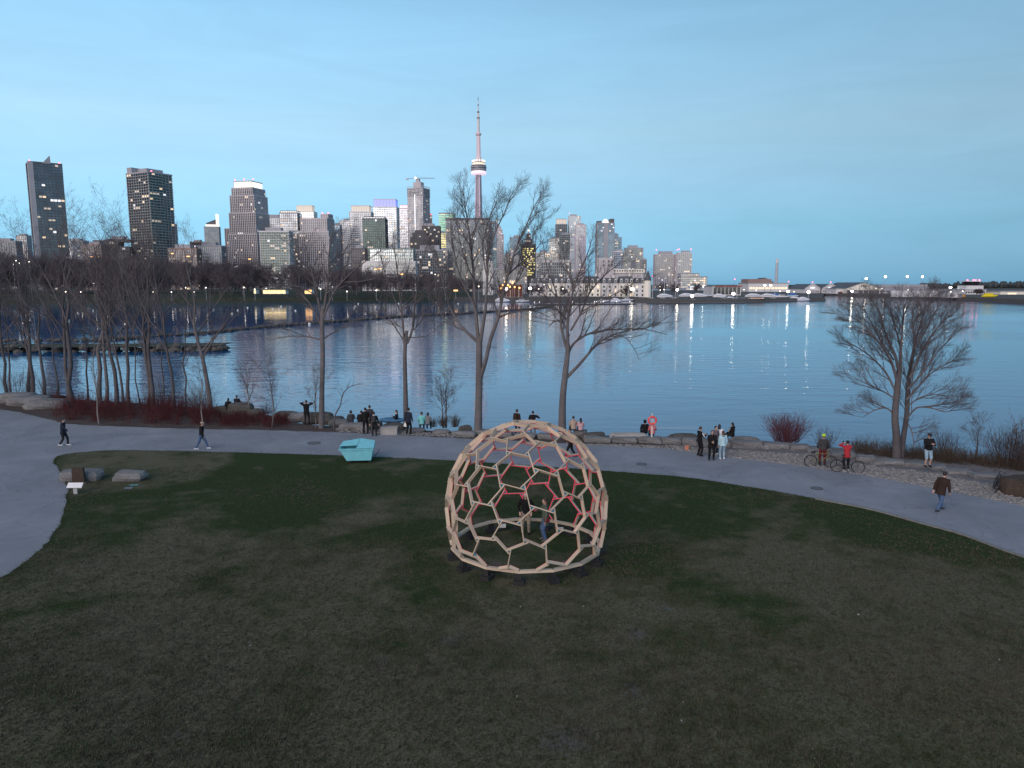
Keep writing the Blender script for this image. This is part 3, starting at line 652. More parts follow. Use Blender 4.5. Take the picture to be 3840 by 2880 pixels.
# mansard harbour houses
HM = [(1985,2050,"first from the left, half hidden by bare branches"),(2052,2118,"second from left, bright porch lamp near"),(2120,2188,"third from the left in the row"),(2190,2252,"fourth from the left in the row"),(2254,2318,"fifth from the left, below the old silo"),(2320,2376,"next to the corner turret house"),(2378,2440,"corner house with a pointed turret")]
for i, (a, b2, txt) in enumerate(HM):
    D = 560 - i*4; p = AT((a+b2)/2, 1110, D); w = (b2-a)/FPX*D*1.0
    h = empty("harbour_house", (p.x, D, 0), 0, "pale harbour house with dark mansard roof, " + txt, "house", "mansard houses along the marina")
    ze, zr = AT(0,1062,D).z, AT(0,1036 if i % 2 else 1042,D).z
    q = MB(); q.box(-w/2+.2, w/2-.2, 0, 12, .3, ze); q.build("wall", WC["cream"] if i % 2 else WC["white"], h)
    q = MB(); q.prism([(-w/2,-.3),(w/2,-.3),(w/2,12.3),(-w/2,12.3)], ze, zr, top=.78); q.build("roof", WC["roof"], h)
    for k in range(3):
        x = -w/2 + w*(k+.5)/3
        q = MB(); q.box(x-.8, x+.8, -.15, 1.5, ze+.6, ze+2.8); q.prism([(x-.9,-.2),(x+.9,-.2),(x+.9,1.5),(x-.9,1.5)], ze+2.8, ze+3.4, top=.4); d_ = q.build("dormer", WC["white"], h)
        q = MB(); q.box(x-.5, x+.5, -.2, -.1, ze+.9, ze+2.4); q.build("pane", GL["dark"], d_)
        for zz in np.arange(1.2, ze-2.0, 3.0):
            q = MB(); q.box(x-.65, x+.65, -.06, .05, zz, zz+1.7); q.build("window", GL["dark"] if (k*7+i*3+int(zz)) % 5 else LIT["warm"], h)
    q = MB(); q.box(w*.2, w*.2+1.4, 4, 6, ze+1, zr+2); q.build("chimney", WC["cream"], h)
    if i == 6:
        q = MB(); q.tube([(w/2-2.5,0,.3),(w/2-2.5,0,ze+2)], 2.6, 12); q.build("turret", WC["cream"], h)
        q = MB(); q.tube([(w/2-2.5,0,ze+2),(w/2-2.5,0,ze+9.5)], [3.0,.05], 12); q.build("turret_roof", WC["roof"], h)

# communications tower
DT = 2200
tw_ = empty("communications_tower", (AT(1797,1000,DT).x, DT, 0), 0, "very tall slender concrete tower with a round pod and white antenna", "tower")
def Zp(y): return AT(1797, y, DT).z
def prof(pairs, n=24):
    q = MB(); q.lathe([(r, Zp(y)) for r, y in pairs], n); return q
M_pinkc = mat("tower_shaft_concrete", (.38,.34,.40), var=.1, scale=.02)
prof([(19,1050),(15,930),(11.3,820),(9.2,740),(8.0,653)], 6).build("shaft", M_pinkc, tw_)
q = MB()
for a in (-.9, .25): q.tube([(a*9.2, -6.5, Zp(652)), (a*11.5, -9, Zp(800)), (a*13.5, -10.4, Zp(880))], [1.2, 1.3, 1.4], 4)
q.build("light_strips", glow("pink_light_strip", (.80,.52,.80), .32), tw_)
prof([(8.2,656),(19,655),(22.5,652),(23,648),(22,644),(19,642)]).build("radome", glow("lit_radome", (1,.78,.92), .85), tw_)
prof([(20,642.5),(22.5,640),(23.2,634),(22.6,633.5),(22.6,630.5),(23.4,630),(23.4,626),(22.6,625.5),(22.6,623),(22.8,622.5),(21.5,620),(19,619)]).build("pod", WC["grey"], tw_)
q = prof([(22.75,633.2),(22.75,630.8)]); q.lathe([(22.75,Zp(625.3)),(22.75,Zp(623.2))], 24); q.build("pod_windows", GL["black"], tw_)
prof([(18,619),(18,613),(17.5,612)]).build("lit_storey", LIT["warm"], tw_)
prof([(18.5,612),(18.5,609),(15,608)]).build("upper_deck", WC["concrete"], tw_)
for k in range(14):
    a = math.pi*2*k/14
    q = MB(); q.blob((18*math.cos(a), 18*math.sin(a), Zp(604)), 2.2, 2.2, 2.4); q.build("deck_lamp", LIT["crown"], tw_)
prof([(10,608),(10,598),(8,597),(8,590),(6.6,588),(6.2,560),(5.6,508)], 6).build("upper_shaft", glow("pink_lit_shaft", (.9,.5,.7), .22), tw_)  # pink light falling on the shaft is put in as an even glow
prof([(6,509),(8.3,506),(8.6,502),(7,499),(4.5,497)]).build("upper_pod", WC["pink"], tw_)
prof([(4.2,497),(3.9,444)]).build("antenna_base", WC["white"], tw_)
prof([(4.6,445),(4.6,441)]).build("antenna_collar", WC["dark"], tw_)
prof([(3.0,441),(2.8,423)]).build("antenna_middle", WC["white"], tw_)
prof([(3.6,423),(3.2,419),(2.0,417)]).build("antenna_collar", WC["dark"], tw_)
prof([(1.5,417),(1.3,396)]).build("antenna_upper", WC["white"], tw_)
prof([(1.8,397),(1.5,391)]).build("antenna_collar", WC["dark"], tw_)
prof([(.9,391),(.8,376)]).build("antenna_tip", WC["white"], tw_)
prof([(1.4,376),(1.2,374),(.8,373),(.6,363)]).build("antenna_spike", WC["dark"], tw_)

# harbour side, right
st = empty("chimney_stack", (AT(2911,1050,2600).x, 2600, 0), 0, "lone tall pale chimney stack on the right horizon", "chimney")
q = MB(); q.lathe([(5.6, 0), (4.6, AT(2911,985,2600).z)], 14); q.build("shaft", mat("pale_stack", (.42,.46,.52), var=.08, scale=.05), st)
q = MB(); q.lathe([(4.4, AT(2911,985,2600).z), (3.8, AT(2911,970,2600).z)], 14); q.build("white_top", WC["white"], st)

def shed(name, label, x0, x1, ytop, ybase, D, gable=0, wall="grey", depth=30, cat="building"):
    a, b2 = AT(x0, ybase, D), AT(x1, ybase, D); w = b2.x - a.x; zt = AT(x0, ytop, D).z
    o = empty(name, ((a.x+b2.x)/2, D, 0), 0, label, cat)
    q = MB(); q.box(-w/2, w/2, 0, depth, .3, zt); q.build("wall", WC[wall], o)
    q = MB()
    if gable:
        q.add([(-w/2-.6,-.5,zt+.1),(0,-.5,zt+gable+.1),(w/2+.6,-.5,zt+.1),(-w/2-.6,depth,zt+.1),(0,depth,zt+gable+.1),(w/2+.6,depth,zt+.1)], [(0,1,4,3),(1,2,5,4)])
        g = MB(); g.add([(-w/2,0,zt+.01),(0,0,zt+gable),(w/2,0,zt+.01),(-w/2,depth,zt+.01),(0,depth,zt+gable),(w/2,depth,zt+.01)], [(0,2,1),(3,4,5),(0,3,5,2)]); g.build("gable_wall", WC[wall], o)
    else: q.box(-w/2-.5, w/2+.5, -.5, depth+.5, zt, zt+.7)
    q.build("roof", WC["roof"] if gable else WC["grey"], o)
    return o, w, zt
def face_boxes(o, w, z0, z1, n, m, name, gap=.25, x0=-.48, x1=.48, y=-.12):
    for i in range(n):
        a = w*(x0 + (x1-x0)*(i+gap/2)/n); b2 = w*(x0 + (x1-x0)*(i+1-gap/2)/n)
        q = MB(); q.box(a, b2, y, .05, z0, z1); q.build(name, m, o)

h1, w, z = shed("boat_shed", "flat-roofed marina shed with a red roof edge and dark glazed front", 2672, 2778, 1074, 1102, 620, 0, "white")
q = MB(); q.box(-w*.42, w*.52, -1.2, -.5, z-.2, z+.6); q.build("red_fascia", mat("red_fascia", (.30,.06,.06)), h1); face_boxes(h1, w, 1.2, z-.8, 7, GL["dark"], "window", .15)
h2, w, z = shed("ferry_terminal", "long terminal building with floodlights over the marina", 2806, 2955, 1063, 1092, 900, 0, "white", 40)
face_boxes(h2, w, z-7, z-4.5, 12, LIT["warm"], "window", .2); q = MB(); q.box(-w*.5, w*.1, 4, 30, z+.8, z+5.5); q.build("upper_storey", WC["brick"], h2)
h3, w, z = shed("domed_hall", "brown low-domed hall behind the ferry terminal", 2836, 2900, 1058, 1090, 1500, 9, "brick", 40)
for lab, a, b2 in (("left of the two gabled white hangars by the water", 3017, 3074), ("right of the two gabled white hangars by the water", 3082, 3144)):
    h, w, z = shed("hangar", lab, a, b2, 1084, 1102, 760, 5.2, "white", 45, "hangar")
    q = MB(); q.add([(-w/2-.3,-.9,z-.2),(0,-.9,z+5.2),(w/2+.3,-.9,z-.2),(-w/2-.3,-.9,z+.7),(0,-.9,z+6.1),(w/2+.3,-.9,z+.7)], [(0,1,4,3),(1,2,5,4)]); q.build("gable_trim", WC["white"], h)
    q = MB(); q.box(-2.2,2.2,-.35,-.1,z+.6,z+2.0); q.build("gable_light", LIT["white"], h); face_boxes(h, w, .5, z*.75, 3, WC["grey"], "door", .08)
h, w, z = shed("terminal_annex", "low white annex with a red slanted stripe beside the hangars", 3134, 3180, 1084, 1104, 730, 0, "white", 25)
q = MB(); q.add([(-w*.4,-.2,1),(-w*.1,-.2,1),(w*.45,-.2,z-1),(w*.1,-.2,z-1)], [(0,1,2,3)]); q.build("red_stripe", mat("red_stripe", (.45,.04,.07)), h)
h, w, z = shed("hangar", "largest hangar, broad low gable with a pale grey roof, below the floodlight masts", 3172, 3300, 1082, 1108, 720, 6, "cream", 60, "hangar")
face_boxes(h, w, .6, z*.72, 6, WC["dark"], "door", .1)
for k in range(3):
    q = MB(); q.box(-3+k*2.2, -1.9+k*2.2, -.75, -.55, z+1.6, z+3.4); q.build("window", GL["dark"], h)
h, w, z = shed("hangar", "long hangar wing with a grey roof stretching right of the big gable", 3296, 3480, 1078, 1106, 740, 0, "grey", 50, "hangar")
q = MB(); q.box(-w/2, w/2, 2, 48, z+.7, z+3); q.build("upper_roof", WC["grey"], h); face_boxes(h, w, .6, z*.5, 9, WC["dark"], "door", .2)
h, w, z = shed("airport_building", "low dark building between white sound wall and control tower", 3520, 3640, 1087, 1110, 700, 0, "grey", 20)
face_boxes(h, w, 1.2, 3.2, 10, LIT["dim"], "window", .3)
fw, w, z = shed("sound_wall", "long white panelled wall on the airport quay", 3342, 3531, 1089, 1116, 545, 0, "white", 1.0, "wall")
for i in range(24):
    q = MB(); q.box(-w/2+w*i/24+.12, -w/2+w*(i+1)/24-.12, -.35, -.02, .5, z-.3); q.build("panel", WC["white"], fw)
h, w, z = shed("storage_box", "small white lit shed right of the panelled wall", 3554, 3606, 1096, 1117, 520, 0, "white", 10)
q = MB(); q.box(-w*.35, -w*.05, -.3, -.05, 1, z-.6); q.build("door", WC["grey"], h)
h, w, z = shed("container", "orange container beside the small white shed", 3608, 3619, 1104, 1116, 515, 0, "grey", 5, "container")
q = MB(); q.box(-w*.45, w*.45, -.25, -.05, .4, z-.2); q.build("door", mat("orange_container", (.55,.26,.03)), h)
h, w, z = shed("control_tower", "white two-tier airport control tower with red lights on its cab", 3616, 3696, 1088, 1110, 640, 0, "white", 16, "tower")
z1 = AT(0,1071,640).z; q = MB(); q.box(-w*.40, w*.40, 1, 14, z+.7, z1); q.build("upper_tier", WC["white"], h)
face_boxes(h, w, z-2.6, z-1.2, 8, GL["dark"], "window", .3)
z2 = AT(0,1056,640).z; q = MB(); q.prism([(-w*.22,3),(w*.22,3),(w*.30,7),(w*.22,12),(-w*.22,12),(-w*.30,7)], z1+.02, z2, top=1.15); q.build("cab", GL["black"], h)
q = MB(); q.box(-w*.33, w*.33, 2, 13, z2, z2+.7); q.build("cab_roof", WC["white"], h)
for x in (-.28, 0, .1, .28):
    q = MB(); q.blob((w*x, 4, z2+1.3), .55, .55, .55); q.build("red_beacon", LIT["red"], h)
h, w, z = shed("depot", "warm lit low depot at the far right shore", 3750, 3860, 1094, 1114, 640, 0, "cream", 20)
face_boxes(h, w, 1, z-1, 3, LIT["warm"], "window", .1, -.25, .05)
yb = empty("rescue_boat", (AT(3711,1117,505).x, 505, .9), .1, "bright yellow boat on the airport quay", "boat")
q = MB(); q.tube([(-6,0,.7),(-4,0,.9),(3,0,.9),(6,0,1.4)], [(.5,.3),(1.4,.9),(1.4,.9),(.2,.2)], 8, ref=(0,1,0)); q.build("hull", mat("yellow_paint", (.75,.60,.02), emit=(.9,.7,0), es=.0), yb)
q = MB(); q.box(-3.5, 1.5, -1, 1, 1.5, 2.8); q.build("cabin", mat("yellow_paint", (.75,.60,.02)), yb)
# floodlight masts
for x, y, D, n in ((3248,1045,780,"leftmost of the masts over the hangars"),(3320,1038,800,"second mast from the left over the hangars"),(3402,1037,800,"third mast from the left over the hangars"),(3459,1038,800,"rightmost of the four masts over the hangars"),(3564,1078,660,"shorter mast left of control tower"),
                (2540,1087,560,"brightest lamp over the marina, left part"),(2595,1110,470,"low lamp over the marina boats"),(2750,1101,470,"lamp in front of the red-edged shed"),(3032,1095,480,"lamp near the end of the marina spit"),(2868,1070,880,"left lamp on the ferry terminal roof"),(2890,1070,880,"right lamp on the ferry terminal roof"),(3195,1092,690,"lamp beside the big gabled hangar"),(2955,1093,600,"lamp above the moored boats right of the terminal"),(2368,1085,540,"lamp before the corner turret house"),(2280,1085,545,"lamp below the old silo houses"),(1988,1081,520,"rightmost big lamp under the amber awning"),(1898,1083,520,"big lamp under the amber awning"),(2640,1073,700,"amber lamp beside the far trees of the marina")):
    p = AT(x, y, D); g = 1.0 if D > 650 else .85  # lamps oversized: their glare is put into the size
    o = empty("floodlight", (p.x, D, .5), 0, "lit floodlight mast, " + n, "floodlight")
    q = MB(); q.tube([(0,0,0),(0,0,p.z-.5)], [.28,.16], 6); q.build("mast", WC["steel"], o)
    q = MB(); q.box(-g*1.2, g*1.2, .1, .6, p.z-.5-g*.9, p.z-.5+g*.9); q.build("lamp_housing", WC["steel"], o)
    q = MB(); q.blob((0, -.35, p.z-.5), g*1.15, .55, g*.9); q.build("lamp", LIT["flood"], o)
# small lamps and lights on the far shore
LAMPS = [(60,437+540,430),(49,992,430),(73,986,430),(109,982,430),(352,1062,440),(246,1094,420),(303,1095,420),(573,1095,430),(643,1095,430),(697,1079,430),(728,1095,430),(772,1079,430),(914,1078,430),(955,1085,430),(1202,1084,430),(1245,1075,430),(1301,1093,430),(1411,1089,430),(1670,1093,430),(1632,1029,500),(1795,1074,440),(2020,1083,520),(2041,1067,540),(2111,1083,525),(2201,1084,525),(2361,1074,540),(2475,1075,600),(2490,1086,560),(2476,1088,560),(2836,1088,560),(2790,1086,620),(2925,1092,600),(2978,1094,600),(3270,1081,700),(3285,1082,700),(3307,1082,700),(3405,1087,540),(3610,1092,515),(3565,1094,515)]
for i, (x, y, D) in enumerate(LAMPS):
    p = AT(x, y, D); o = empty("street_lamp", (p.x, D, .4), 0, "small lit lamp post on the far shore", "street lamp", "small lamp posts on the far shore")
    q = MB(); q.tube([(0,0,0),(0,0,p.z-.6)], .1, 5); q.build("post", WC["steel"], o)
    q = MB(); q.blob((0,0,p.z-.4), .34, .34, .3); q.build("lamp", LIT["lamp"], o)
for i, (x, y, D, txt) in enumerate(((28,976,600,"by the left frame edge"),(345,963,640,"left one before the dark stepped block"),(364,963,640,"right one before the dark stepped block"),(645,951,660,"right of the green glass tower's foot"),(706,962,660,"before the brick terrace block"),(936,972,700,"at the foot of the floodlit concrete tower"),(1505,1029,520,"over the wood left of wide grey slab"),(1709,1090,470,"among the trees left of tallest bare tree"),(1410,1010,640,"left one below the pale-framed mid-rise"),(1424,1008,640,"right one below the pale-framed mid-rise"))):  # amber building lights, simplified to panels on added posts
    p = AT(x, y, D); o = empty("street_lamp", (p.x, D, .4), 0, "amber light on an added post, " + txt, "street lamp", "amber city lights on added posts")
    q = MB(); q.tube([(0,0,0),(0,0,p.z-.6)], .1, 5); q.build("post", WC["steel"], o)
    q = MB(); q.box(-1.3, 1.3, -.3, .3, p.z-.7, p.z+.1); q.build("lamp", LIT["amber"], o)
# red lights on far shore masts
for i, (x, y) in enumerate(((2446,1037),(2755,1048),(2835,1055),(2883,1054),(2957,1057),(3047,1059),(3115,1059))):
    p = AT(x, y, 1400); o = empty("beacon_mast", (p.x, 1400, .5), 0, "thin mast with a red light on the far right shore", "mast", "red-lit masts on the right shore")
    q = MB(); q.tube([(0,0,0),(0,0,p.z-.5)], .2, 5); q.build("mast", WC["steel"], o); q = MB(); q.blob((0,0,p.z), .9,.9,.9); q.build("lamp", LIT["red"], o)
# lit pavilion and amber hut in the park, amber awning on the quay
def pavilion(name, label, x0, x1, y0, y1, D, m, n):
    a, b2 = AT(x0, y1, D), AT(x1, y1, D); w = b2.x-a.x; zt = AT(x0, y0, D).z
    zg = 3.9 if D < 430 else .6; zt -= zg; D += 34 if D < 430 else 0; o = empty(name, ((a.x+b2.x)/2*D/(D-34 if zg > 1 else D), D, zg), 0, label, "pavilion")
    q = MB(); q.box(-w/2, w/2, .5, 6, 0, zt-.6); q.build("back_wall", WC["cream"], o)
    for i in range(n):
        q = MB(); q.box(-w/2+w*i/n+.2, -w/2+w*(i+1)/n-.2, .2, .45, .3, zt-1.0); q.build("lit_bay", m, o)
    q = MB(); q.box(-w/2-.6, w/2+.6, -1.2, 6.3, zt-.6, zt-.2); q.build("roof", WC["dark"], o)
pavilion("park_pavilion", "long low pavilion glowing yellow under the far bare trees", 982, 1074, 1084, 1104, 420, glow("pavilion_light", (1,.70,.22), 1.5), 5)
pavilion("park_hut", "small hut glowing amber right of the long yellow pavilion", 1141, 1170, 1083, 1101, 420, glow("hut_light", (1,.46,.06), 1.9), 2)
pavilion("kiosk", "narrow kiosk glowing yellow left of the long pavilion", 951, 960, 1084, 1103, 422, glow("kiosk_light", (1,.75,.3), 1.4), 1)
pavilion("restaurant_terrace", "terrace with red and amber lights on the quay under the tall tree", 1868, 1960, 1064, 1090, 520, mat("terrace_red_brick", (.12,.04,.03)), 6)
for x_, y_ in ((1878,1081),(1893,1058),(1899,1060),(1912,1076),(1922,1062),(1930,1077),(1948,1080),(1885,1070),(1905,1070)):
    p = AT(x_, y_, 517); o = empty("street_lamp", (p.x, 517, .6), 0, "amber lamp among the cluster at the red-brick terrace", "street lamp", "amber lamps at the terrace")
    q = MB(); q.tube([(0,0,0),(0,0,p.z-.6)], .08, 5); q.build("post", WC["steel"], o); q = MB(); q.blob((0,0,p.z-.5), .62, .5, .62); q.build("lamp", LIT["amber"], o)
pavilion("marina_kiosk", "pinkish lit low kiosk on the marina spit", 2815, 2866, 1112, 1126, 470, glow("kiosk_pink_light", (1,.55,.42), 1.0), 4)
# ------------------------------------------------------------------ bare trees, shrubs
def bark(name, c, sc_=6):
    return ground_mat(name, [(.28, tuple(x*.5 for x in c)), (.5, c), (.72, tuple(x*1.6 for x in c))], .9, 14, 1.0)
M_bark = bark("grey_bark", (.128,.12,.124)); M_bark2 = bark("dark_bark", (.098,.092,.098)); M_pale = bark("pale_sapling_bark", (.20,.18,.17))
M_twig = bark("grey_brown_twigs", (.122,.11,.114)); M_twig2 = bark("dark_twigs", (.135,.122,.132)); M_bushtwig = bark("brown_twigs", (.085,.058,.052))
M_red = bark("red_dogwood_stems", (.078,.024,.027)); M_willow = bark("red_willow_stems", (.135,.05,.06)); M_dry = bark("dry_grass_stalks", (.10,.078,.06))  # willow stems have a brighter red of their own than the dogwood
M_wood = bark("far_wood_twigs", (.115,.098,.112))

class Wood:
    """gathers branches as centre lines, turns them into one tapered-tube mesh per group"""
    def __init__(s): s.g = {}
    def add(s, pts, rad, sides):
        s.g.setdefault((len(pts), sides), ([], []))
        a = s.g[(len(pts), sides)]; a[0].append(pts); a[1].append(rad)
    def arrays(s):
        V, F, off = [], [], 0
        for (n, k), (P, Rr) in s.g.items():
            P = np.array(P, float); Rr = np.array(Rr, float); B = len(P)
            T = np.empty_like(P); T[:,1:-1] = P[:,2:] - P[:,:-2] if n > 2 else 0; T[:,0] = P[:,1]-P[:,0]; T[:,-1] = P[:,-1]-P[:,-2]
            T /= np.linalg.norm(T, axis=2, keepdims=True) + 1e-9
            m = T.mean(1); ref = np.where(np.abs(m[:,2:3]) < .8, np.array([[0,0,1.]]), np.array([[1.,0,0]]))
            U = np.cross(T, ref[:,None,:]); U /= np.linalg.norm(U, axis=2, keepdims=True) + 1e-9; W = np.cross(T, U)
            a = np.arange(k)*2*np.pi/k
            vs = P[:,:,None,:] + Rr[:,:,None,None]*(np.cos(a)[None,None,:,None]*U[:,:,None,:] + np.sin(a)[None,None,:,None]*W[:,:,None,:])
            V.append(vs.reshape(-1,3))
            i, j = np.meshgrid(np.arange(n-1), np.arange(k), indexing='ij')
            q = np.stack([i*k+j, i*k+(j+1)%k, (i+1)*k+(j+1)%k, (i+1)*k+j], -1).reshape(-1,4)
            F.append((q[None] + (np.arange(B)*n*k)[:,None,None] + off).reshape(-1,4)); off += B*n*k
        return np.concatenate(V), np.concatenate(F)
    def mesh(s, name):
        v, f = s.arrays(); return np_mesh(name, v, f)
def np_mesh(name, v, f):
    me = bpy.data.meshes.new(name); me.vertices.add(len(v)); me.vertices.foreach_set("co", v.astype(np.float32).ravel())
    k = f.shape[1]; me.loops.add(f.size); me.loops.foreach_set("vertex_index", f.astype(np.int32).ravel())
    me.polygons.add(len(f)); me.polygons.foreach_set("loop_start", np.arange(0, f.size, k, dtype=np.int32)); me.polygons.foreach_set("loop_total", np.full(len(f), k, np.int32))
    me.polygons.foreach_set("use_smooth", np.ones(len(f), bool)); me.update(calc_edges=True); return me

def v3(a, b, t): return [a[0]+(b[0]-a[0])*t, a[1]+(b[1]-a[1])*t, a[2]+(b[2]-a[2])*t]
def unit(d):
    l = math.sqrt(d[0]**2+d[1]**2+d[2]**2) or 1e-9; return [d[0]/l, d[1]/l, d[2]/l]
def side_dir(d, ang, rnd):
    r = [rnd.gauss(0,1) for _ in range(3)]; k = r[0]*d[0]+r[1]*d[1]+r[2]*d[2]
    r = unit([r[i]-k*d[i] for i in range(3)]); c, s = math.cos(ang), math.sin(ang)
    return [d[i]*c + r[i]*s for i in range(3)]
def branch(W, p, d, L, r, lev, P, rnd):
    n = P["seg"][lev]; pts = [p]; rad = [r]; wob = P.get("wob", .14); up = P["up"][lev]
    for i in range(n):
        d = unit([d[0]+rnd.gauss(0,wob), d[1]+rnd.gauss(0,wob), d[2]+rnd.gauss(0,wob)+up])
        p = [p[j]+d[j]*L/n for j in range(3)]; pts.append(p); rad.append(max(P["tip"], r*(1-(i+1)/n*.82)))
    W.add(pts, rad, P["sides"][lev]); laterals(W, pts, rad, lev, P, rnd, L)
def laterals(W, pts, rad, lev, P, rnd, L, t0=None):
    if lev + 1 >= len(P["seg"]): return
    n = len(pts)-1; cnt = P["n"][lev]*(.75+.5*rnd.random()); cnt = int(cnt) + (rnd.random() < cnt % 1)
    t0 = P["t0"] if t0 is None else t0
    for c in range(cnt):
        t = t0 + (1-t0)*(c+rnd.random())/max(1, cnt); t = min(t, .995); i = int(t*n); f = t*n-i
        q = v3(pts[i], pts[i+1], f); d = unit([pts[i+1][j]-pts[i][j] for j in range(3)]); rr = rad[i]+(rad[i+1]-rad[i])*f
        d2 = side_dir(d, math.radians(P["ang"][lev])*(.7+.6*rnd.random()), rnd)
        if d2[2] < -.1: d2[2] *= -.3
        L2 = P["len"][lev]*(1.15-.65*t)*(.6+.7*rnd.random())
        branch(W, q, unit(d2), L2, min(rr*.7, P["rad"][lev]), lev+1, P, rnd)
# levels: limb -> bough -> branchlet -> twig
DEF = dict(seg=[5,4,3,2], up=[.10,.12,.10,.06], sides=[6,4,3,3], n=[9,7,6], len=[2.6,1.15,.5], rad=[.045,.018,.008], ang=[42,42,45], t0=.22, tip=.0042)
def tree_root(label, base, group=None, name="bare_tree"):
    return empty(name, base, 0, label, "tree", group)
def local(pts, base): return [[p[0]-base.x, p[1]-base.y, p[2]-base.z] for p in pts]
def hero(label, D, trunk, limbs, P, seed, mats=(M_bark, M_twig), depth=1.4, base_z=None, slim=None):
    """trunk / limbs: photo points with pixel widths, standing at distance D; limbs wander in depth"""
    rnd = random.Random(seed)
    if slim: limbs = [[(slim[0] + (x-slim[0])*(slim[1] if y < 1560 or abs(x-slim[0]) > 60 else 1), y, w) for x, y, w in lm] for lm in limbs]
    b = AT(trunk[0][0], trunk[0][1], D); base = Vector((b.x, D, 0 if base_z is None else base_z))
    o = tree_root(label, base)
    tw, cw = Wood(), Wood()
    pts = [AT(x, y, D) for x, y, w in trunk]; pts[0].z = min(pts[0].z, base.z)-.3
    rad = [w/2/FPX*D for x, y, w in trunk]; rad[0] *= 1.25
    sp = smooth_line(pts, 4); sr = [rad[min(int(i/4), len(rad)-1)] + ((rad[min(int(i/4)+1, len(rad)-1)]-rad[min(int(i/4), len(rad)-1)])*(i%4)/4) for i in range(len(sp))]
    tw.add(local(sp, base), sr, 12)
    for k, lm in enumerate(limbs):
        dz = rnd.uniform(-1, 1)*depth; m = len(lm)
        pts = [AT(x, y, D + dz*(i/(m-1))**.8*(1+.3*rnd.random()) + rnd.gauss(0,.05)*i) for i, (x, y, w) in enumerate(lm)]
        sp = local(smooth_line(pts, 3), base); rad = [w/2/FPX*D for x, y, w in lm]
        sr = [rad[min(i//3, m-1)] + (rad[min(i//3+1, m-1)]-rad[min(i//3, m-1)])*(i%3)/3 for i in range(len(sp))]
        (tw if lm[0][2] > 14 else cw).add(sp, sr, 7)
        L = sum((pts[i+1]-pts[i]).length for i in range(m-1))
        laterals(cw, sp, sr, 0, dict(P, n=[P["n"][0]*L/5, P["n"][1], P["n"][2]]), rnd, L, t0=.15 if lm[0][2] < 14 else .3)
    link("trunk", tw.mesh("trunk"), mats[0], o); link("crown", cw.mesh("crown"), mats[1], o)
    return o

D3 = G(1792,1626).y
hero("tallest bare tree, ascending limbs crossing the tall tower, trunk just left behind wooden dome", D3,
 [(1792,1626,27),(1795,1520,26),(1797,1420,26),(1797,1340,23),(1797,1275,22)],
 [[(1797,1285,15),(1745,1240,10),(1700,1180,8),(1672,1100,6),(1650,1010,4),(1635,940,2.5)],
  [(1795,1290,17),(1785,1180,13),(1778,1060,11),(1770,960,8),(1758,860,6),(1745,780,4),(1735,710,2)],
  [(1800,1285,15),(1818,1180,11),(1826,1070,9),(1830,970,7),(1850,890,5),(1890,800,4),(1925,715,2)],
  [(1800,1420,18),(1822,1350,15),(1840,1270,14),(1868,1190,13),(1885,1110,11),(1905,1030,9),(1932,940,6),(1972,850,4.5),(2005,770,3),(2028,740,2)],
  [(1870,1190,8),(1930,1170,5),(2000,1165,3.5),(2060,1190,2)],
  [(1905,1030,7),(1950,990,5),(2000,950,3.5),(2030,905,2)],
  [(1885,1110,6),(1935,1060,5),(1970,990,4),(2000,880,2.5),(2040,820,1.5)],
  [(1782,1150,7),(1730,1050,5),(1700,930,4),(1690,830,2)],
  [(1828,1050,6),(1810,930,4),(1835,820,3),(1862,760,1.5)],
  [(1745,1240,6),(1690,1215,4),(1640,1160,3),(1600,1080,2)],
  [(1778,1060,6),(1740,960,4),(1715,850,3),(1718,760,1.5)]],
 dict(DEF, n=[11,8,6], len=[2.1,.95,.4], ang=[33,36,40], wob=.09), 5)
D4 = G(2110,1622).y
hero("bare tree with long low limb reaching right over the water, beside dome's crown", D4,
 [(2108,1625,26),(2110,1500,25),(2120,1400,22),(2128,1330,18),(2130,1290,15)],
 [[(2130,1300,13),(2128,1220,10),(2140,1130,8),(2165,1040,6),(2200,960,4),(2225,880,2)],
  [(2126,1310,11),(2105,1230,9),(2100,1160,7),(2080,1080,5),(2050,1000,3),(2035,900,2)],
  [(2130,1330,10),(2150,1290,9),(2200,1255,8),(2260,1240,6),(2330,1235,5),(2420,1235,3.5),(2500,1255,2)],
  [(2126,1415,14),(2160,1380,12),(2200,1335,10),(2240,1290,8),(2300,1255,6),(2360,1240,4),(2440,1225,3),(2520,1180,1.8)],
  [(2300,1252,5),(2350,1270,3.5),(2385,1320,2.5),(2395,1350,1.5)],
  [(2140,1240,8),(2180,1170,7),(2210,1100,6),(2260,1040,4),(2330,980,2.5)],
  [(2135,1260,6),(2110,1210,5),(2080,1205,4),(2055,1230,2.5)],
  [(2155,1080,5),(2120,990,4),(2110,900,2.5)],
  [(2128,1200,5),(2060,1130,4),(2010,1060,2.5)],
  [(2180,1170,5),(2250,1130,4),(2330,1090,3),(2400,1050,1.8)]],
 dict(DEF, n=[10,7,5], len=[2.2,.95,.4], ang=[34,36,40], wob=.09), 8)
D2 = G(1522,1582).y
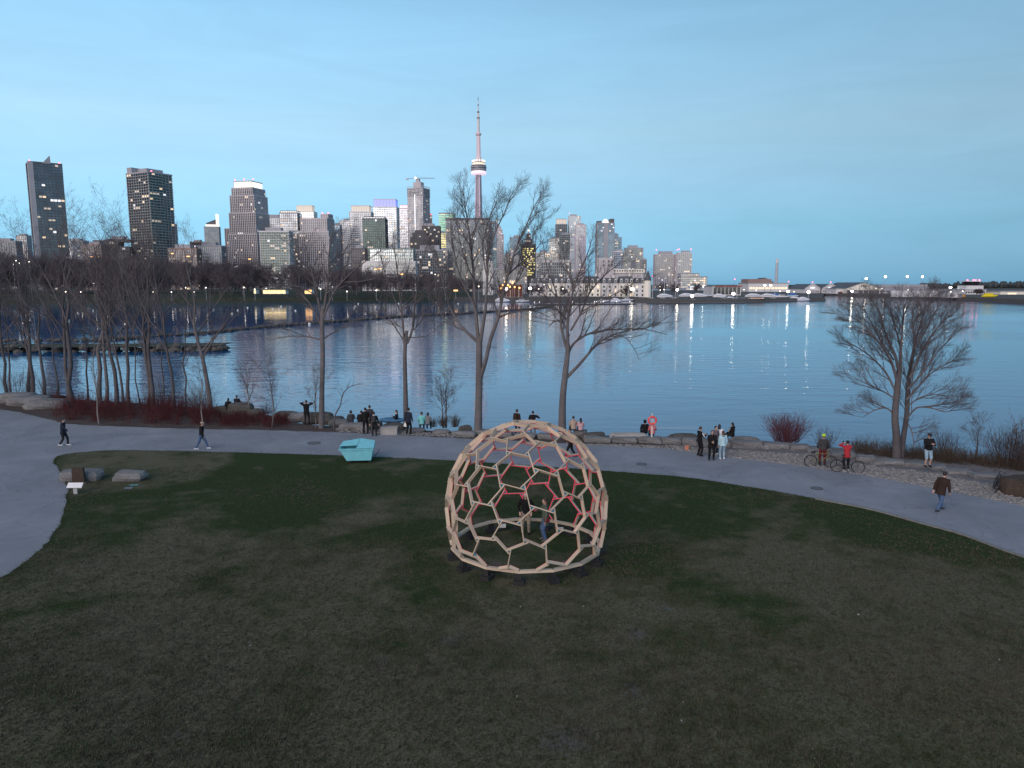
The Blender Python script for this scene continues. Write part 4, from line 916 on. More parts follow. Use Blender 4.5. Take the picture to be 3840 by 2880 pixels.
hero("slender bare tree with pale grey trunk standing behind the man in a dark suit", D2,
 [(1523,1590,18),(1520,1450,17),(1518,1340,15),(1520,1285,14),(1526,1240,12)],
 [[(1516,1290,9),(1510,1200,7),(1500,1110,6),(1490,1020,5),(1480,940,3),(1475,870,2)],
  [(1526,1290,10),(1548,1230,8),(1556,1140,7),(1570,1050,5),(1590,960,3.5),(1615,880,2)],
  [(1516,1280,5),(1470,1210,4),(1420,1130,3),(1380,1060,2)],
  [(1540,1250,5),(1590,1190,4),(1650,1120,3),(1700,1060,2)],
  [(1508,1180,5),(1470,1100,4),(1440,1010,3),(1425,930,1.8)],
  [(1556,1140,5),(1600,1100,4),(1650,1010,2.5),(1680,940,1.6)],
  [(1500,1110,4),(1530,1010,3),(1545,920,1.8)],
  [(1520,1265,4),(1600,1260,3),(1660,1210,2),(1700,1190,1.5)],
  [(1510,1230,4),(1430,1190,3),(1370,1170,2)]],
 dict(DEF, n=[8,6,5], len=[2.3,1.0,.42]), 13)
D1 = G(1206,1606).y
hero("bare tree with pale trunk and wide spreading limbs, right of the person with raised arms", D1,
 [(1205,1612,20),(1207,1480,19),(1210,1330,18),(1208,1240,17),(1210,1160,14)],
 [[(1206,1190,9),(1190,1110,8),(1175,1040,6),(1160,980,4),(1140,900,2)],
  [(1212,1190,10),(1222,1110,9),(1232,1040,7),(1234,950,5),(1245,870,2.5)],
  [(1208,1230,8),(1170,1150,6),(1110,1080,5),(1040,1030,4),(960,990,2)],
  [(1210,1200,8),(1250,1100,6),(1300,1040,5),(1370,980,3),(1430,940,2)],
  [(1205,1275,6),(1150,1262,5),(1080,1262,3.5),(1010,1275,2)],
  [(1214,1270,6),(1260,1240,4.5),(1330,1200,3),(1400,1170,2)],
  [(1190,1110,5),(1120,1075,4),(1040,1070,3),(970,1085,2)],
  [(1225,1100,6),(1290,1060,4),(1360,1055,3),(1440,1030,1.8)],
  [(1175,1040,4),(1120,960,3),(1090,900,1.8)],
  [(1232,1040,4),(1290,950,3),(1320,880,1.8)]],
 dict(DEF, n=[8,6,5], len=[2.5,1.05,.45]), 17)
D5 = G(3370,1718).y
hero("double-trunked bare tree with a rounded crown over the water on the right", D5,
 [(3363,1722,30),(3362,1640,27),(3356,1560,24),(3366,1450,22),(3372,1385,17)],
 [[(3378,1722,26),(3386,1650,21),(3400,1560,18),(3412,1450,16),(3430,1350,12),(3450,1270,8),(3480,1190,4),(3500,1120,2)],
  [(3366,1450,12),(3340,1370,10),(3300,1310,8),(3250,1260,5),(3190,1210,3.5),(3130,1180,2)],
  [(3370,1400,12),(3350,1330,10),(3310,1260,7),(3290,1200,5),(3260,1140,2)],
  [(3375,1390,12),(3378,1310,10),(3385,1240,7),(3390,1180,4),(3395,1140,2)],
  [(3360,1480,8),(3310,1400,7),(3240,1340,5),(3170,1300,3),(3120,1280,2)],
  [(3420,1420,10),(3470,1330,8),(3520,1260,6),(3570,1210,4),(3620,1180,2)],
  [(3405,1500,9),(3460,1450,7),(3520,1400,5),(3580,1370,3.5),(3630,1350,2)],
  [(3395,1580,7),(3450,1530,6),(3520,1530,4.5),(3590,1545,3),(3640,1525,2)],
  [(3356,1560,7),(3310,1530,5.5),(3250,1540,4),(3200,1565,2)],
  [(3440,1310,7),(3500,1230,5),(3540,1170,3.5),(3560,1120,2)],
  [(3378,1310,6),(3350,1220,4.5),(3330,1150,2.5)],
  [(3410,1460,7),(3480,1400,5.5),(3550,1320,4),(3610,1270,2)],
  [(3360,1500,6),(3300,1470,5),(3220,1440,3.5),(3170,1420,2)],
  [(3400,1530,6),(3470,1490,4.5),(3560,1480,3),(3620,1500,1.8)],
  [(3430,1350,6),(3440,1260,4.5),(3430,1180,2.5)],
  [(3345,1350,6),(3280,1270,4.5),(3220,1180,3),(3200,1140,1.8)],
  [(3395,1570,5),(3420,1620,4),(3440,1680,2.5)]],
 dict(DEF, n=[18,10,6], len=[1.75,.85,.4], rad=[.026,.012,.0065], ang=[30,34,38], wob=.075, up=[.08,.07,.05,.03]), 23, (M_bark2, M_twig2), 1.8, slim=(3378, .80))

# clump of trees on the left shore
def wild_tree(label, px, py, ytop, width, lean, seed, P=None, mats=(M_bark2, M_twig2), group=None, name="bare_tree", low=.33, nl=9):
    rnd = random.Random(seed); b = G(px, py); D = b.y
    h = AT(px, ytop, D).z - b.z; P = dict(DEF, **(P or {})); r = width*.42/FPX*D
    o = tree_root(label, b, group, name); tw, cw = Wood(), Wood()
    n = 9; pts = []; x = y = 0.0
    for i in range(n+1):
        t = i/n; pts.append([x + lean*h*t**1.3, y, h*.92*t - (.3 if i == 0 else 0)]); x += rnd.gauss(0,.009*h); y += rnd.gauss(0,.009*h)
    rad = [max(P["tip"]*1.5, r*(1.2 if i == 0 else 1)*(1-i/n)**.8) for i in range(n+1)]
    tw.add(pts, rad, 8)
    for k in range(nl):
        t = low + (.96-low)*(k+rnd.random()*.8)/nl; i = min(int(t*n), n-1); q = v3(pts[i], pts[i+1], t*n-i)
        a = rnd.uniform(0, 2*math.pi); el = math.radians(rnd.uniform(38,68)); d = [math.cos(a)*math.cos(el), math.sin(a)*math.cos(el), math.sin(el)]
        L = h*(.52-.34*t)*(.75+.5*rnd.random())
        branch(cw, q, d, L, min(rad[i]*.55, r*.34), 0, dict(P, n=[P["n"][0]*max(.5, L/5), P["n"][1], P["n"][2]]), rnd)
    link("trunk", tw.mesh("trunk"), mats[0], o); link("crown", cw.mesh("crown"), mats[1], o); return o
LEFT = [(-60,1500,780,20,.06,"bare tree leaning in from beyond left edge of the photo"),(28,1490,850,14,-.02,"thin bare tree nearest the left edge, over the big flat boulders"),(104,1482,900,16,.02,"left stem of close pair of bare trees above the flat boulders"),(122,1484,840,18,.05,"right stem of close pair of bare trees above the flat boulders"),
 (165,1490,930,15,-.04,"bare tree just left of the red thicket's left end"),(258,1512,800,17,.03,"left of two dark straight trunks at the red thicket's left end"),(275,1514,770,22,-.01,"thickest dark trunk at the red thicket's left end, below the finned tower"),
 (372,1518,830,22,.02,"pale grey leaning trunk, left of the twin-stemmed group in the red thicket"),(398,1520,880,17,-.05,"thinner trunk touching pale grey leaning one in the red thicket"),(438,1522,860,20,.03,"dark left trunk of the three-stem group"),(462,1524,900,12,-.07,"slanted middle trunk of the three-stem group"),(482,1526,800,17,.04,"right trunk of the three-stem group, forking above the thicket"),
 (528,1528,1000,7,.01,"very thin trunk between three-stem group and dark pair"),(556,1530,850,18,-.03,"left trunk of dark pair below the green glass tower"),(574,1532,790,20,.02,"right trunk of dark pair below the green glass tower"),(616,1533,980,8,.0,"very thin bare tree right of the dark pair"),(654,1536,840,16,-.01,"straight dark trunk standing alone right of the dark pair"),
 (790,1545,880,24,-.10,"pale leaning trunk with a low side limb at the right end of the red thicket"),(40,1470,1000,9,.05,"slim bare tree behind the flat boulders at left"),(330,1500,980,9,.03,"slim bare tree deep behind red thicket's left half"),(700,1525,1000,9,.04,"slim bare tree deep behind red thicket's right half"),(215,1490,1010,9,.0,"slim bare tree behind the trunk pair left of the thicket")]
for i, (x, y, yt, w, ln, lab) in enumerate(LEFT):
    wild_tree(lab, x, y, yt, w, ln, 100+i, dict(n=[6,5,4] if w > 10 else [5,4,3], len=[2.6,1.0,.42], ang=[36,38,42], wob=.10), (M_bark if "pale" in lab else M_bark2, M_twig if "pale" in lab else M_twig2), nl=10 if w > 10 else 7, low=.3)
SAP = [(372,1588,1180,7,.0,"thin pale sapling in front of the red thicket, left"),(763,1600,1330,7,.0,"thin pale sapling beside the walking person in a cap"),(935,1556,1350,8,-.01,"small bare sapling in front of the pale tower reflection"),(1018,1603,1340,7,-.02,"small bare sapling midway between cap walker and the person with raised arms"),(1184,1606,1380,7,-.03,"small twiggy sapling touching the pale trunk"),
       (1672,1590,1400,8,.03,"multi-stemmed sapling between the aqua-hooded couple and the tallest tree"),(1662,1590,1440,7,-.05,"left stem sapling rising from the dry clump left of the tallest tree"),(3662,1702,1590,8,.03,"small bare shrub-like tree right of the man in shorts"),(3800,1740,1590,8,.0,"bare twiggy shrub at the right frame edge")]
for i, (x, y, yt, w, ln, lab) in enumerate(SAP):
    wild_tree(lab, x, y, yt, w, ln, 300+i, dict(n=[6,4,3], len=[1.1,.5,.25], rad=[.02,.009,.005]), (M_pale if x < 1000 else M_bark, M_twig) if x < 3000 else (M_bark2, M_twig2), name="sapling", low=.18, nl=14 if x < 3000 else 9)
# the bent sapling
hb = G(1252,1608); rnd_ = random.Random(9)
o = tree_root("thin sapling bent over to the right like a fishing rod", hb, None, "sapling"); tw, cw = Wood(), Wood()
bp_ = local(smooth_line([AT(x, y, hb.y) for x, y in ((1252,1610),(1256,1560),(1276,1520),(1285,1480),(1310,1452),(1350,1440))], 4), hb)
tw.add(bp_, [.06-.045*i/(len(bp_)-1) for i in range(len(bp_))], 7); laterals(cw, bp_, [.03]*len(bp_), 1, dict(DEF, n=[5,9,4]), rnd_, 4, t0=.4)
link("trunk", tw.mesh("trunk"), M_bark2, o); link("crown", cw.mesh("crown"), M_twig2, o)

# shrubs
def stems(pos, h, n, spread, rnd, W, r=.008, base=.25, side=3):
    for _ in range(n):
        a = rnd.uniform(0, 6.283); s = abs(rnd.gauss(0, spread)); b = [pos[0]+math.cos(a)*base*rnd.random(), pos[1]+math.sin(a)*base*rnd.random(), pos[2]-.05]
        d = unit([math.cos(a)*s, math.sin(a)*s, 1]); L = h*(.6+.5*rnd.random())
        m = [b[i]+d[i]*L*.5+rnd.gauss(0,.03) for i in range(3)]; e = [b[i]+d[i]*L+rnd.gauss(0,.06) for i in range(3)]; e[2] += .04
        W.add([b, m, e], [r, r*.75, r*.35], side)
        for k in range(3):
            t = .35+.6*rnd.random(); q = v3(b, m, t*2) if t < .5 else v3(m, e, t*2-1); d2 = side_dir(d, .5+.3*rnd.random(), rnd)
            W.add([q, [q[i]+d2[i]*L*.28 for i in range(3)]], [r*.55, r*.25], 3)
rnd_ = random.Random(77); W = Wood()
fe = [(199,1577),(280,1592),(540,1603),(760,1609),(940,1612),(1100,1616)]
def edge_y(x):
    for (a, b), (c, d) in zip(fe, fe[1:]):
        if a <= x <= c: return b + (d-b)*(x-a)/(c-a)
    return 1617
for _ in range(430):
    x = rnd_.uniform(205, 1090); k = 1 if x < 800 else .55
    y = edge_y(x) - 10 - rnd_.random()**.8*(68 if x < 820 else 34); p = G(x, y); stems((p.x, p.y, 0), (1.25 if x < 800 else .62)*(.7+.5*rnd_.random()), 9, .38, rnd_, W, .009)
th = link("red_dogwood_thicket", W.mesh("red_dogwood_thicket"), M_red); tag(th, "long low thicket of dark red dogwood stems along the path", "shrubs", kind="stuff")
def shrub(label, px, py, h, n, spread, m, seed, base=.3, name="bare_shrub", r=.009):
    b = G(px, py); W = Wood(); rnd = random.Random(seed); stems((0,0,0), h, n, spread, rnd, W, r, base)
    o = link(name, W.mesh(name), m); o.location = b; tag(o, label, "shrub"); return o
shrub("bright red bare shrub fanning out behind stone blocks, left of the cyclists", 2950,1655, 1.75, 320, .55, M_willow, 1, .8, r=.01)
shrub("sparse grey bare shrub behind the cyclist with the yellow helmet", 3095,1680, 1.3, 60, .5, M_bushtwig, 2, .5)
shrub("low grey-brown shrub at the man in shorts' right side", 3545,1706, 1.5, 90, .5, M_bushtwig, 3, .5)
shrub("dense brown bare shrub at far right above the brown boulder", 3770,1742, 2.2, 150, .5, M_bushtwig, 4, .7)
shrub("brown shrub partly out of frame at the right edge", 3850,1760, 2.3, 150, .5, M_bushtwig, 5, .7)
shrub("dry tuft clump at the foot of the multi-stemmed sapling", 1664,1596, .75, 80, .5, M_dry, 6, .25)
shrub("dry tuft clump just left of the tallest tree", 1706,1598, .8, 80, .45, M_dry, 7, .22)
shrub("small dark tuft beside the aqua-hooded couple", 1626,1598, .6, 60, .5, M_dry, 8, .2)
shrub("twiggy driftwood-like bush on rocks left of person with raised arms", 1005,1548, .8, 60, .9, M_bushtwig, 9, .4)
shrub("round twiggy bush at foot of pale leaning trunk", 745,1545, 2.4, 120, .6, M_twig2, 10, .5)
shrub("bare tangled bush low between three-stem group and lake", 620,1520, 2.6, 90, .6, M_twig2, 11, .6)
shrub("bare tangled bush left of two dark straight trunks", 190,1490, 2.6, 110, .6, M_twig2, 12, .8)
shrub("bare tangled bush over the big flat boulders at left", 60,1485, 2.6, 110, .6, M_twig2, 14, .9)
# dry bank plants to the right
rnd_ = random.Random(5); W = Wood()
for _ in range(420):
    x = rnd_.uniform(3190, 3860); y0 = 1690 + (x-3190)*.105; p = G(x, y0 + rnd_.uniform(-14, 10)); stems((p.x, p.y, 0), .6*(.5+rnd_.random()), 7, .5, rnd_, W, .008, .2)
dr = link("dry_bank_plants", W.mesh("dry_bank_plants"), M_dry); tag(dr, "low dry brown plants along the lake bank under the double-trunked tree", "plants", kind="stuff")

# far wood beyond the lagoon: each crown a full bare tree, gathered into one mass
def far_wood():
    var = []
    for s in range(5):
        rnd = random.Random(900+s); W = Wood(); P = dict(seg=[4,3,2], up=[.1,.06,.04], sides=[4,3,3], n=[9,8], len=[4.2,2.2], rad=[.08,.055], ang=[45,48], t0=.2, tip=.045, wob=.16)
        W.add([[0,0,-1],[0,0,8],[.5,.3,14]], [.26,.2,.12], 5)
        for k in range(17):
            z = 2+rnd.random()*10; a = rnd.uniform(0,6.283); el = math.radians(rnd.uniform(25,70)); branch(W, [0,0,z], [math.cos(a)*math.cos(el), math.sin(a)*math.cos(el), math.sin(el)], 7.5*(.7+.5*rnd.random()), .2, 0, P, rnd)
        var.append(W.arrays())
    rnd = random.Random(3); V, F, off = [], [], 0
    TOP = [(-500,965),(0,970),(400,975),(700,985),(1000,998),(1300,1012),(1600,1030),(1760,1042),(1860,1062)]
    def top(x):
        for (a, b), (c, d) in zip(TOP, TOP[1:]):
            if a <= x <= c: return b + (d-b)*(x-a)/(c-a)
        return 1070
    for k in range(250):
        x = rnd.uniform(-420, 1850); D = rnd.uniform(470, 600)
        h = (AT(x, top(x) + abs(rnd.gauss(0, 16)), D).z - 3.7)/17.0; p = AT(x, 1100, D); v, f = var[k % 5]
        a = rnd.uniform(0, 6.283); c, s = math.cos(a)*h, math.sin(a)*h; q = np.empty_like(v)
        q[:,0] = v[:,0]*c - v[:,1]*s + p.x; q[:,1] = v[:,0]*s + v[:,1]*c + D; q[:,2] = v[:,2]*h + 3.7
        V.append(q); F.append(f+off); off += len(v)
    o = link("far_wood", np_mesh("far_wood", np.concatenate(V), np.concatenate(F)), M_wood); tag(o, "dense dark bare wood in the park beyond the lagoon", "wood", kind="stuff")
far_wood()
def quay_tree(label, px, D, h, seed):
    rnd = random.Random(seed); p = AT(px, 1095, D); W = Wood(); P = dict(seg=[4,3,2], up=[.1,.06,.04], sides=[4,3,3], n=[8,7], len=[3.2,1.5], rad=[.10,.06], ang=[45,48], t0=.2, tip=.045, wob=.16)
    o = tree_root(label, Vector((p.x, D, .5))); t = Wood(); t.add([[0,0,0],[0,0,h*.5],[.3,.2,h*.8]], [.3,.22,.1], 6); link("trunk", t.mesh("trunk"), M_bark2, o)
    for k in range(14):
        a = rnd.uniform(0,6.283); el = math.radians(rnd.uniform(20,70)); branch(W, [0,0,h*(.15+.4*rnd.random())], [math.cos(a)*math.cos(el), math.sin(a)*math.cos(el), math.sin(el)], h*.5, .18, 0, P, rnd)
    link("crown", W.mesh("crown"), M_wood, o)
for i, (px, D, h, lab) in enumerate(((1990,530,8.5,"rounded dark bare tree on the quay right of the red-lit terrace"),(2022,535,9,"rounded bare tree right of the first quay tree, before harbour houses"),(2115,535,7,"small dark tree in a gap between harbour houses"),(2352,535,7.5,"dark bare tree before the fifth and sixth harbour houses"),(2478,600,11,"leftmost of the three dark trees behind the moored boats"),(2530,610,12,"middle of the three dark trees behind the moored boats"),(2610,620,11,"rightmost of the three dark trees behind the moored boats"),(3663,620,4.2,"dark conical evergreen-like bush in front of the control tower"),(3675,622,4,"second dark bush in front of the control tower"))):
    quay_tree(lab, px, D, h, 50+i)
# distant tree line at the right horizon
rnd_ = random.Random(8); mb = MB()
for k in range(240):
    x = rnd_.uniform(3440, 4100); D = rnd_.uniform(1500, 1750); p = AT(x, 1080, D); h = rnd_.uniform(8, 15.5)*(1 if x > 3580 else .75); r = rnd_.uniform(3, 6)
    W2 = Matrix.Rotation(rnd_.random()*6, 3, 'Z'); mb.blob((p.x, D, 1.5+h*.5), r, r, h*.55, 0, 6, 4, W2)
o = mb.build("distant_tree_line", mat("distant_trees", (.045,.055,.06), var=.4, scale=.3)); tag(o, "distant tree line on the right horizon behind the airport", "wood", kind="stuff")
# ------------------------------------------------------------------ wooden dome
def wood_mat(name, c, var=.22):
    m, nt, N, L, b = node_mat(name); b.inputs["Roughness"].default_value = .65; b.inputs["Specular IOR Level"].default_value = .25
    tc = N.new("ShaderNodeTexCoord"); mp = N.new("ShaderNodeMapping"); mp.inputs["Scale"].default_value = (3, 22, 22)
    n1 = N.new("ShaderNodeTexNoise"); n1.inputs["Scale"].default_value = 1; n1.inputs["Detail"].default_value = 6; n1.inputs["Distortion"].default_value = .6
    L.new(tc.outputs["Object"], mp.inputs[0]); L.new(mp.outputs[0], n1.inputs["Vector"])
    oi = N.new("ShaderNodeObjectInfo"); ad = N.new("ShaderNodeMath"); ad.operation = 'MULTIPLY_ADD'; ad.inputs[1].default_value = .55; ad.inputs[2].default_value = .22
    L.new(n1.outputs["Fac"], ad.inputs[0]); a2 = N.new("ShaderNodeMath"); a2.operation = 'MULTIPLY_ADD'; a2.inputs[1].default_value = .30; L.new(oi.outputs["Random"], a2.inputs[0]); L.new(ad.outputs[0], a2.inputs[2])
    r = N.new("ShaderNodeValToRGB"); e = r.color_ramp.elements
    e[0].position, e[0].color = .25, (*[x*(1-var*1.5) for x in c], 1); e[1].position, e[1].color = .85, (*[min(1, x*(1+var)) for x in c], 1)
    L.new(a2.outputs[0], r.inputs[0]); L.new(r.outputs[0], b.inputs["Base Color"]); return m
M_lumber = wood_mat("pale_softwood", (.50,.41,.315))
M_redpaint = mat("fluorescent_red_paint", (1.0,.075,.125), rough=.55, var=.08)
M_gusset = mat("blue_gusset_plate", (.03,.20,.33), var=.15)
M_rubber = mat("black_block", (.018,.018,.02), var=.3); M_black = mat("black_metal", (.02,.02,.022), rough=.45, var=.2)

DC, DR, DQ = np.array([0.53, 25.85, 2.05]), 2.95, (0.33406242, 0.49143704, -0.47962307, 0.64564204)
ZR = .47                                                    # ring height
def dome():
    root = empty("wooden_dome", (DC[0], DC[1], 0), 0, "open wooden lattice dome of hexagons, inner edges painted red, on the lawn", "dome")
    phi = (1+5**.5)/2
    V = np.array([(0,a,b*phi) for a in (1,-1) for b in (1,-1)]+[(a,b*phi,0) for a in (1,-1) for b in (1,-1)]+[(b*phi,0,a) for a in (1,-1) for b in (1,-1)], float); V /= np.linalg.norm(V[0])
    d = np.linalg.norm(V[:,None]-V[None], axis=2); e = d[d > .01].min()*1.01; pts = []
    for a in range(12):
        for b in range(a+1, 12):
            for c in range(b+1, 12):
                if d[a,b] < e and d[b,c] < e and d[a,c] < e:
                    for i in range(4):
                        for j in range(4-i):
                            p = (V[a]*i + V[b]*j + V[c]*(3-i-j))/3; p /= np.linalg.norm(p)
                            if not any(np.linalg.norm(p-q) < 1e-4 for q in pts): pts.append(p)
    P = np.array(pts); q = np.array(DQ); q = q/np.linalg.norm(q); w, x, y, z = q
    Rm = np.array([[1-2*(y*y+z*z),2*(x*y-z*w),2*(x*z+y*w)],[2*(x*y+z*w),1-2*(x*x+z*z),2*(y*z-x*w)],[2*(x*z-y*w),2*(y*z+x*w),1-2*(x*x+y*y)]])
    P = P @ Rm.T
    # triangles of the hull: neighbours by distance
    n = len(P); dd = np.linalg.norm(P[:,None]-P[None], axis=2); tris = []
    nb = [[j for j in np.argsort(dd[i])[1:7] if dd[i,j] < .52] for i in range(n)]
    for i in range(n):
        for j in nb[i]:
            for k in nb[j]:
                if i < j < k and (k in nb[i] or i in nb[k]):
                    nrm = np.cross(P[j]-P[i], P[k]-P[i]); nrm /= np.linalg.norm(nrm); s = P @ nrm - P[i] @ nrm
                    if (s < 1e-6).all() or (s > -1e-6).all(): tris.append((i,j,k))
    nodes = []
    for t in tris:
        c = P[list(t)].mean(0); nodes.append(c/np.linalg.norm(c))
    edges = []
    for a in range(len(tris)):
        for b in range(a+1, len(tris)):
            if len(set(tris[a]) & set(tris[b])) == 2: edges.append((a, b))
    def shape(v):                                           # round above its middle, nearly upright walls below
        v = Vector(v); f = 1.0
        if v.z < 0: f = (1 - .06*(v.z/.535)**2)/max(.3, math.sqrt(max(.0, 1-v.z*v.z)))
        return Vector((v.x*f*DR, v.y*f*DR, v.z*DR + DC[2]))
    N_ = [shape(v) for v in nodes]; C0 = Vector((0,0,DC[2]))
    ringpts = []
    th, dep = .033, .13
    rnd = random.Random(2)
    for a, b in edges:
        A, B = N_[a].copy(), N_[b].copy()
        if A.z < B.z: A, B = B, A
        if A.z < ZR + .12: continue
        foot = B.z < ZR + .10
        rad = ((A+B)/2 - C0).normalized(); ax = B - A
        if foot:
            t = (A.z - ZR)/max(.05, A.z - B.z); B2 = A + ax*t; hr = Vector((B2.x, B2.y, 0)); B = hr.normalized()*RING_R; B.z = ZR; ringpts.append(B.copy())
        ax = (B - A); L = ax.length; ax.normalize()
        # reciprocal twist: each board turns a little about the outward axis so its ends pass beside the neighbours
        tw = math.radians(-9.5 if not foot else -3); ext = .075 if not foot else .0
        mid = (A+B)/2; ax = (Matrix.Rotation(tw, 3, rad) @ ax); tang = rad.cross(ax).normalized(); rad2 = ax.cross(tang).normalized()
        if rad2.dot(rad) < 0: rad2 = -rad2
        h = L/2 + ext
        mb = MB()
        vs = [Vector((sx*h, sy*th/2, sz*dep/2)) for sz in (-1,1) for sy in (-1,1) for sx in (-1,1)]
        zi = -dep/2 + .006                                  # the paint wraps a little round the inner edge
        ri = [Vector((v.x, v.y, zi if v.z > 0 else v.z)) for v in vs]; wo = [Vector((v.x, v.y, v.z if v.z > 0 else zi)) for v in vs]
        sides = [(0,1,5,4),(2,6,7,3),(0,4,6,2),(1,3,7,5)]
        mb.add(ri, [(0,2,3,1)] + sides, 1); mb.add(wo, [(4,5,7,6)] + sides, 0)
        M = Matrix((ax, tang, rad2)).transposed()
        o = mb.build("strut", [M_lumber, M_redpaint], root); o.matrix_local = Matrix.Translation(mid) @ M.to_4x4()
    deg = {}
    for a, b in edges: deg.setdefault(a, []).append(b); deg.setdefault(b, []).append(a)
    for a, ns in deg.items():
        if N_[a].z < ZR + .2: continue
        c = N_[a]; rad = (c - C0).normalized(); mb = MB(); ring = []
        for bn in ns:
            t = (N_[bn]-c).normalized(); t = Matrix.Rotation(math.radians(38), 3, rad) @ t; ring.append(t*.085)
        ring.sort(key=lambda v: math.atan2(v.dot(rad.orthogonal().normalized()), v.dot(rad.cross(rad.orthogonal().normalized()))))
        vs = [c + v + rad*.03 for v in ring] + [c + v - rad*.02 for v in ring]; k = len(ring)
        mb.add(vs, [tuple(range(k)), tuple(range(2*k-1, k-1, -1))] + [(i, i+k, (i+1)%k+k, (i+1)%k) for i in range(k)])
        mb.build("gusset_plate", M_gusset, root)
    # base ring with a doorway gap at its far left side, feet below
    K = 15; A0 = math.radians(96.0)
    for i in range(K):
        a0, a1 = A0 + 2*math.pi*i/K, A0 + 2*math.pi*(i+1)/K
        p, q2 = Vector((math.cos(a0), math.sin(a0), 0))*RING_R, Vector((math.cos(a1), math.sin(a1), 0))*RING_R
        p.z = q2.z = ZR - .045
        if i not in (3,):
            d_ = (q2-p).normalized(); mb = MB(); M = Matrix((d_, d_.cross(Vector((0,0,-1))), Vector((0,0,1)))).transposed()
            L = (q2-p).length/2 + .02; mb.box(-L, L, -.07, .07, -.045, .045)
            o = mb.build("ring_board", M_lumber, root); o.matrix_local = Matrix.Translation((p+q2)/2) @ M.to_4x4()
        mb = MB(); Mz = Matrix.Translation((p.x, p.y, 0)) @ Matrix.Rotation(a0, 4, 'Z')
        mb.box(-.09, .09, -.09, .09, .16, ZR-.095, M=Mz); mb.box(-.19, .19, -.17, .17, 0, .16, M=Mz); mb.build("foot_block", M_rubber, root)
    # door posts
    for i in (3, 4):
        a0 = A0 + 2*math.pi*i/K; p = Vector((math.cos(a0), math.sin(a0), 0))*RING_R; mb = MB()
        Mz = Matrix.Translation((p.x*.985, p.y*.985, 0)) @ Matrix.Rotation(a0, 4, 'Z')
        mb.box(-.07, .07, -.021, .021, .02, 1.35, M=Mz); mb.build("door_post", M_lumber, root)
    return root
RING_R = 2.76
dome()
def led_flood(label, px, py, rz, tilt=.35):
    p = G(px, py); o = empty("led_floodlight", p, rz, label, "floodlight")
    M = Matrix.Translation((0,0,.24)) @ Matrix.Rotation(tilt, 4, 'X')
    q = MB(); q.box(-.17, .17, -.04, .05, -.13, .13, M=M); q.build("housing", M_black, o)
    q = MB(); q.box(-.14, .14, -.052, -.042, -.10, .10, M=M); q.build("glass_face", mat("floodlight_glass", (.75,.77,.80), rough=.2), o)
    q = MB(); q.tube([(-.2,0,.24),(-.2,0,.02),(.2,0,.02),(.2,0,.24)], .015, 5); q.build("bracket", M_black, o)
led_flood("black floodlight with pale face on the grass inside the dome, left of seated man", 1884, 1990, 0.1)
led_flood("black floodlight with pale face on the grass inside the dome, right of standing woman", 2100, 2003, -.2)
led_flood("dark floodlight seen from behind in front of the dome, left of its front feet", 1862, 2148, math.pi)
led_flood("dark floodlight seen from behind in front of the dome, right of its front feet", 2126, 2142, math.pi-.3)
led_flood("floodlight leaning by the dome's right foot blocks", 2228, 2062, -.9)
# ------------------------------------------------------------------ people
def ik(a, b, l1, l2, pole):
    """elbow / knee position for a two-bone limb"""
    d = b - a; L = min(max(d.length, .05), (l1+l2)*.995); u = d.normalized(); x = (l1*l1 - l2*l2 + L*L)/(2*L); h = math.sqrt(max(0, l1*l1-x*x))
    p = pole - u*pole.dot(u); p = p.normalized() if p.length > 1e-6 else Vector((0,1,0))
    return a + u*x + p*h, a + u*L
SKIN = mat("skin_light", (.42,.27,.21), rough=.55, var=.06); SKIN2 = mat("skin_tan", (.30,.18,.13), rough=.55, var=.06)
HAIR = {"black": mat("black_hair", (.012,.011,.012), rough=.5), "brown": mat("brown_hair", (.05,.028,.018), rough=.5), "grey": mat("grey_hair", (.38,.36,.35), rough=.6), "auburn": mat("auburn_hair", (.09,.035,.02), rough=.5)}
CLOTH = {}
def cloth(name, c):
    return mat("cloth_" + name, c, rough=.9, var=.22, scale=9, spec=.15, bump=.5, bscale=14)
COL_ = dict(black=(.013,.013,.015), dark=(.025,.025,.03), navy=(.02,.026,.045), grey=(.12,.12,.125), midgrey=(.20,.20,.21), white=(.72,.73,.76), beige=(.38,.30,.24), brown=(.036,.024,.02), red=(.38,.035,.045), coral=(.58,.16,.17), aqua=(.22,.62,.60), jean=(.07,.12,.22), palejean=(.26,.38,.48), iceblue=(.40,.60,.68), green=(.085,.11,.085), khaki=(.24,.20,.16), maroon=(.13,.02,.03), taupe=(.14,.115,.125), pink=(.50,.33,.36), charcoal=(.05,.05,.055))
def remesh(o, v):
    m = o.modifiers.new("merge", 'REMESH'); m.mode = 'VOXEL'; m.voxel_size = v; m.use_smooth_shade = True
    s = o.modifiers.new("soften", 'SMOOTH'); s.factor = .5; s.iterations = 2
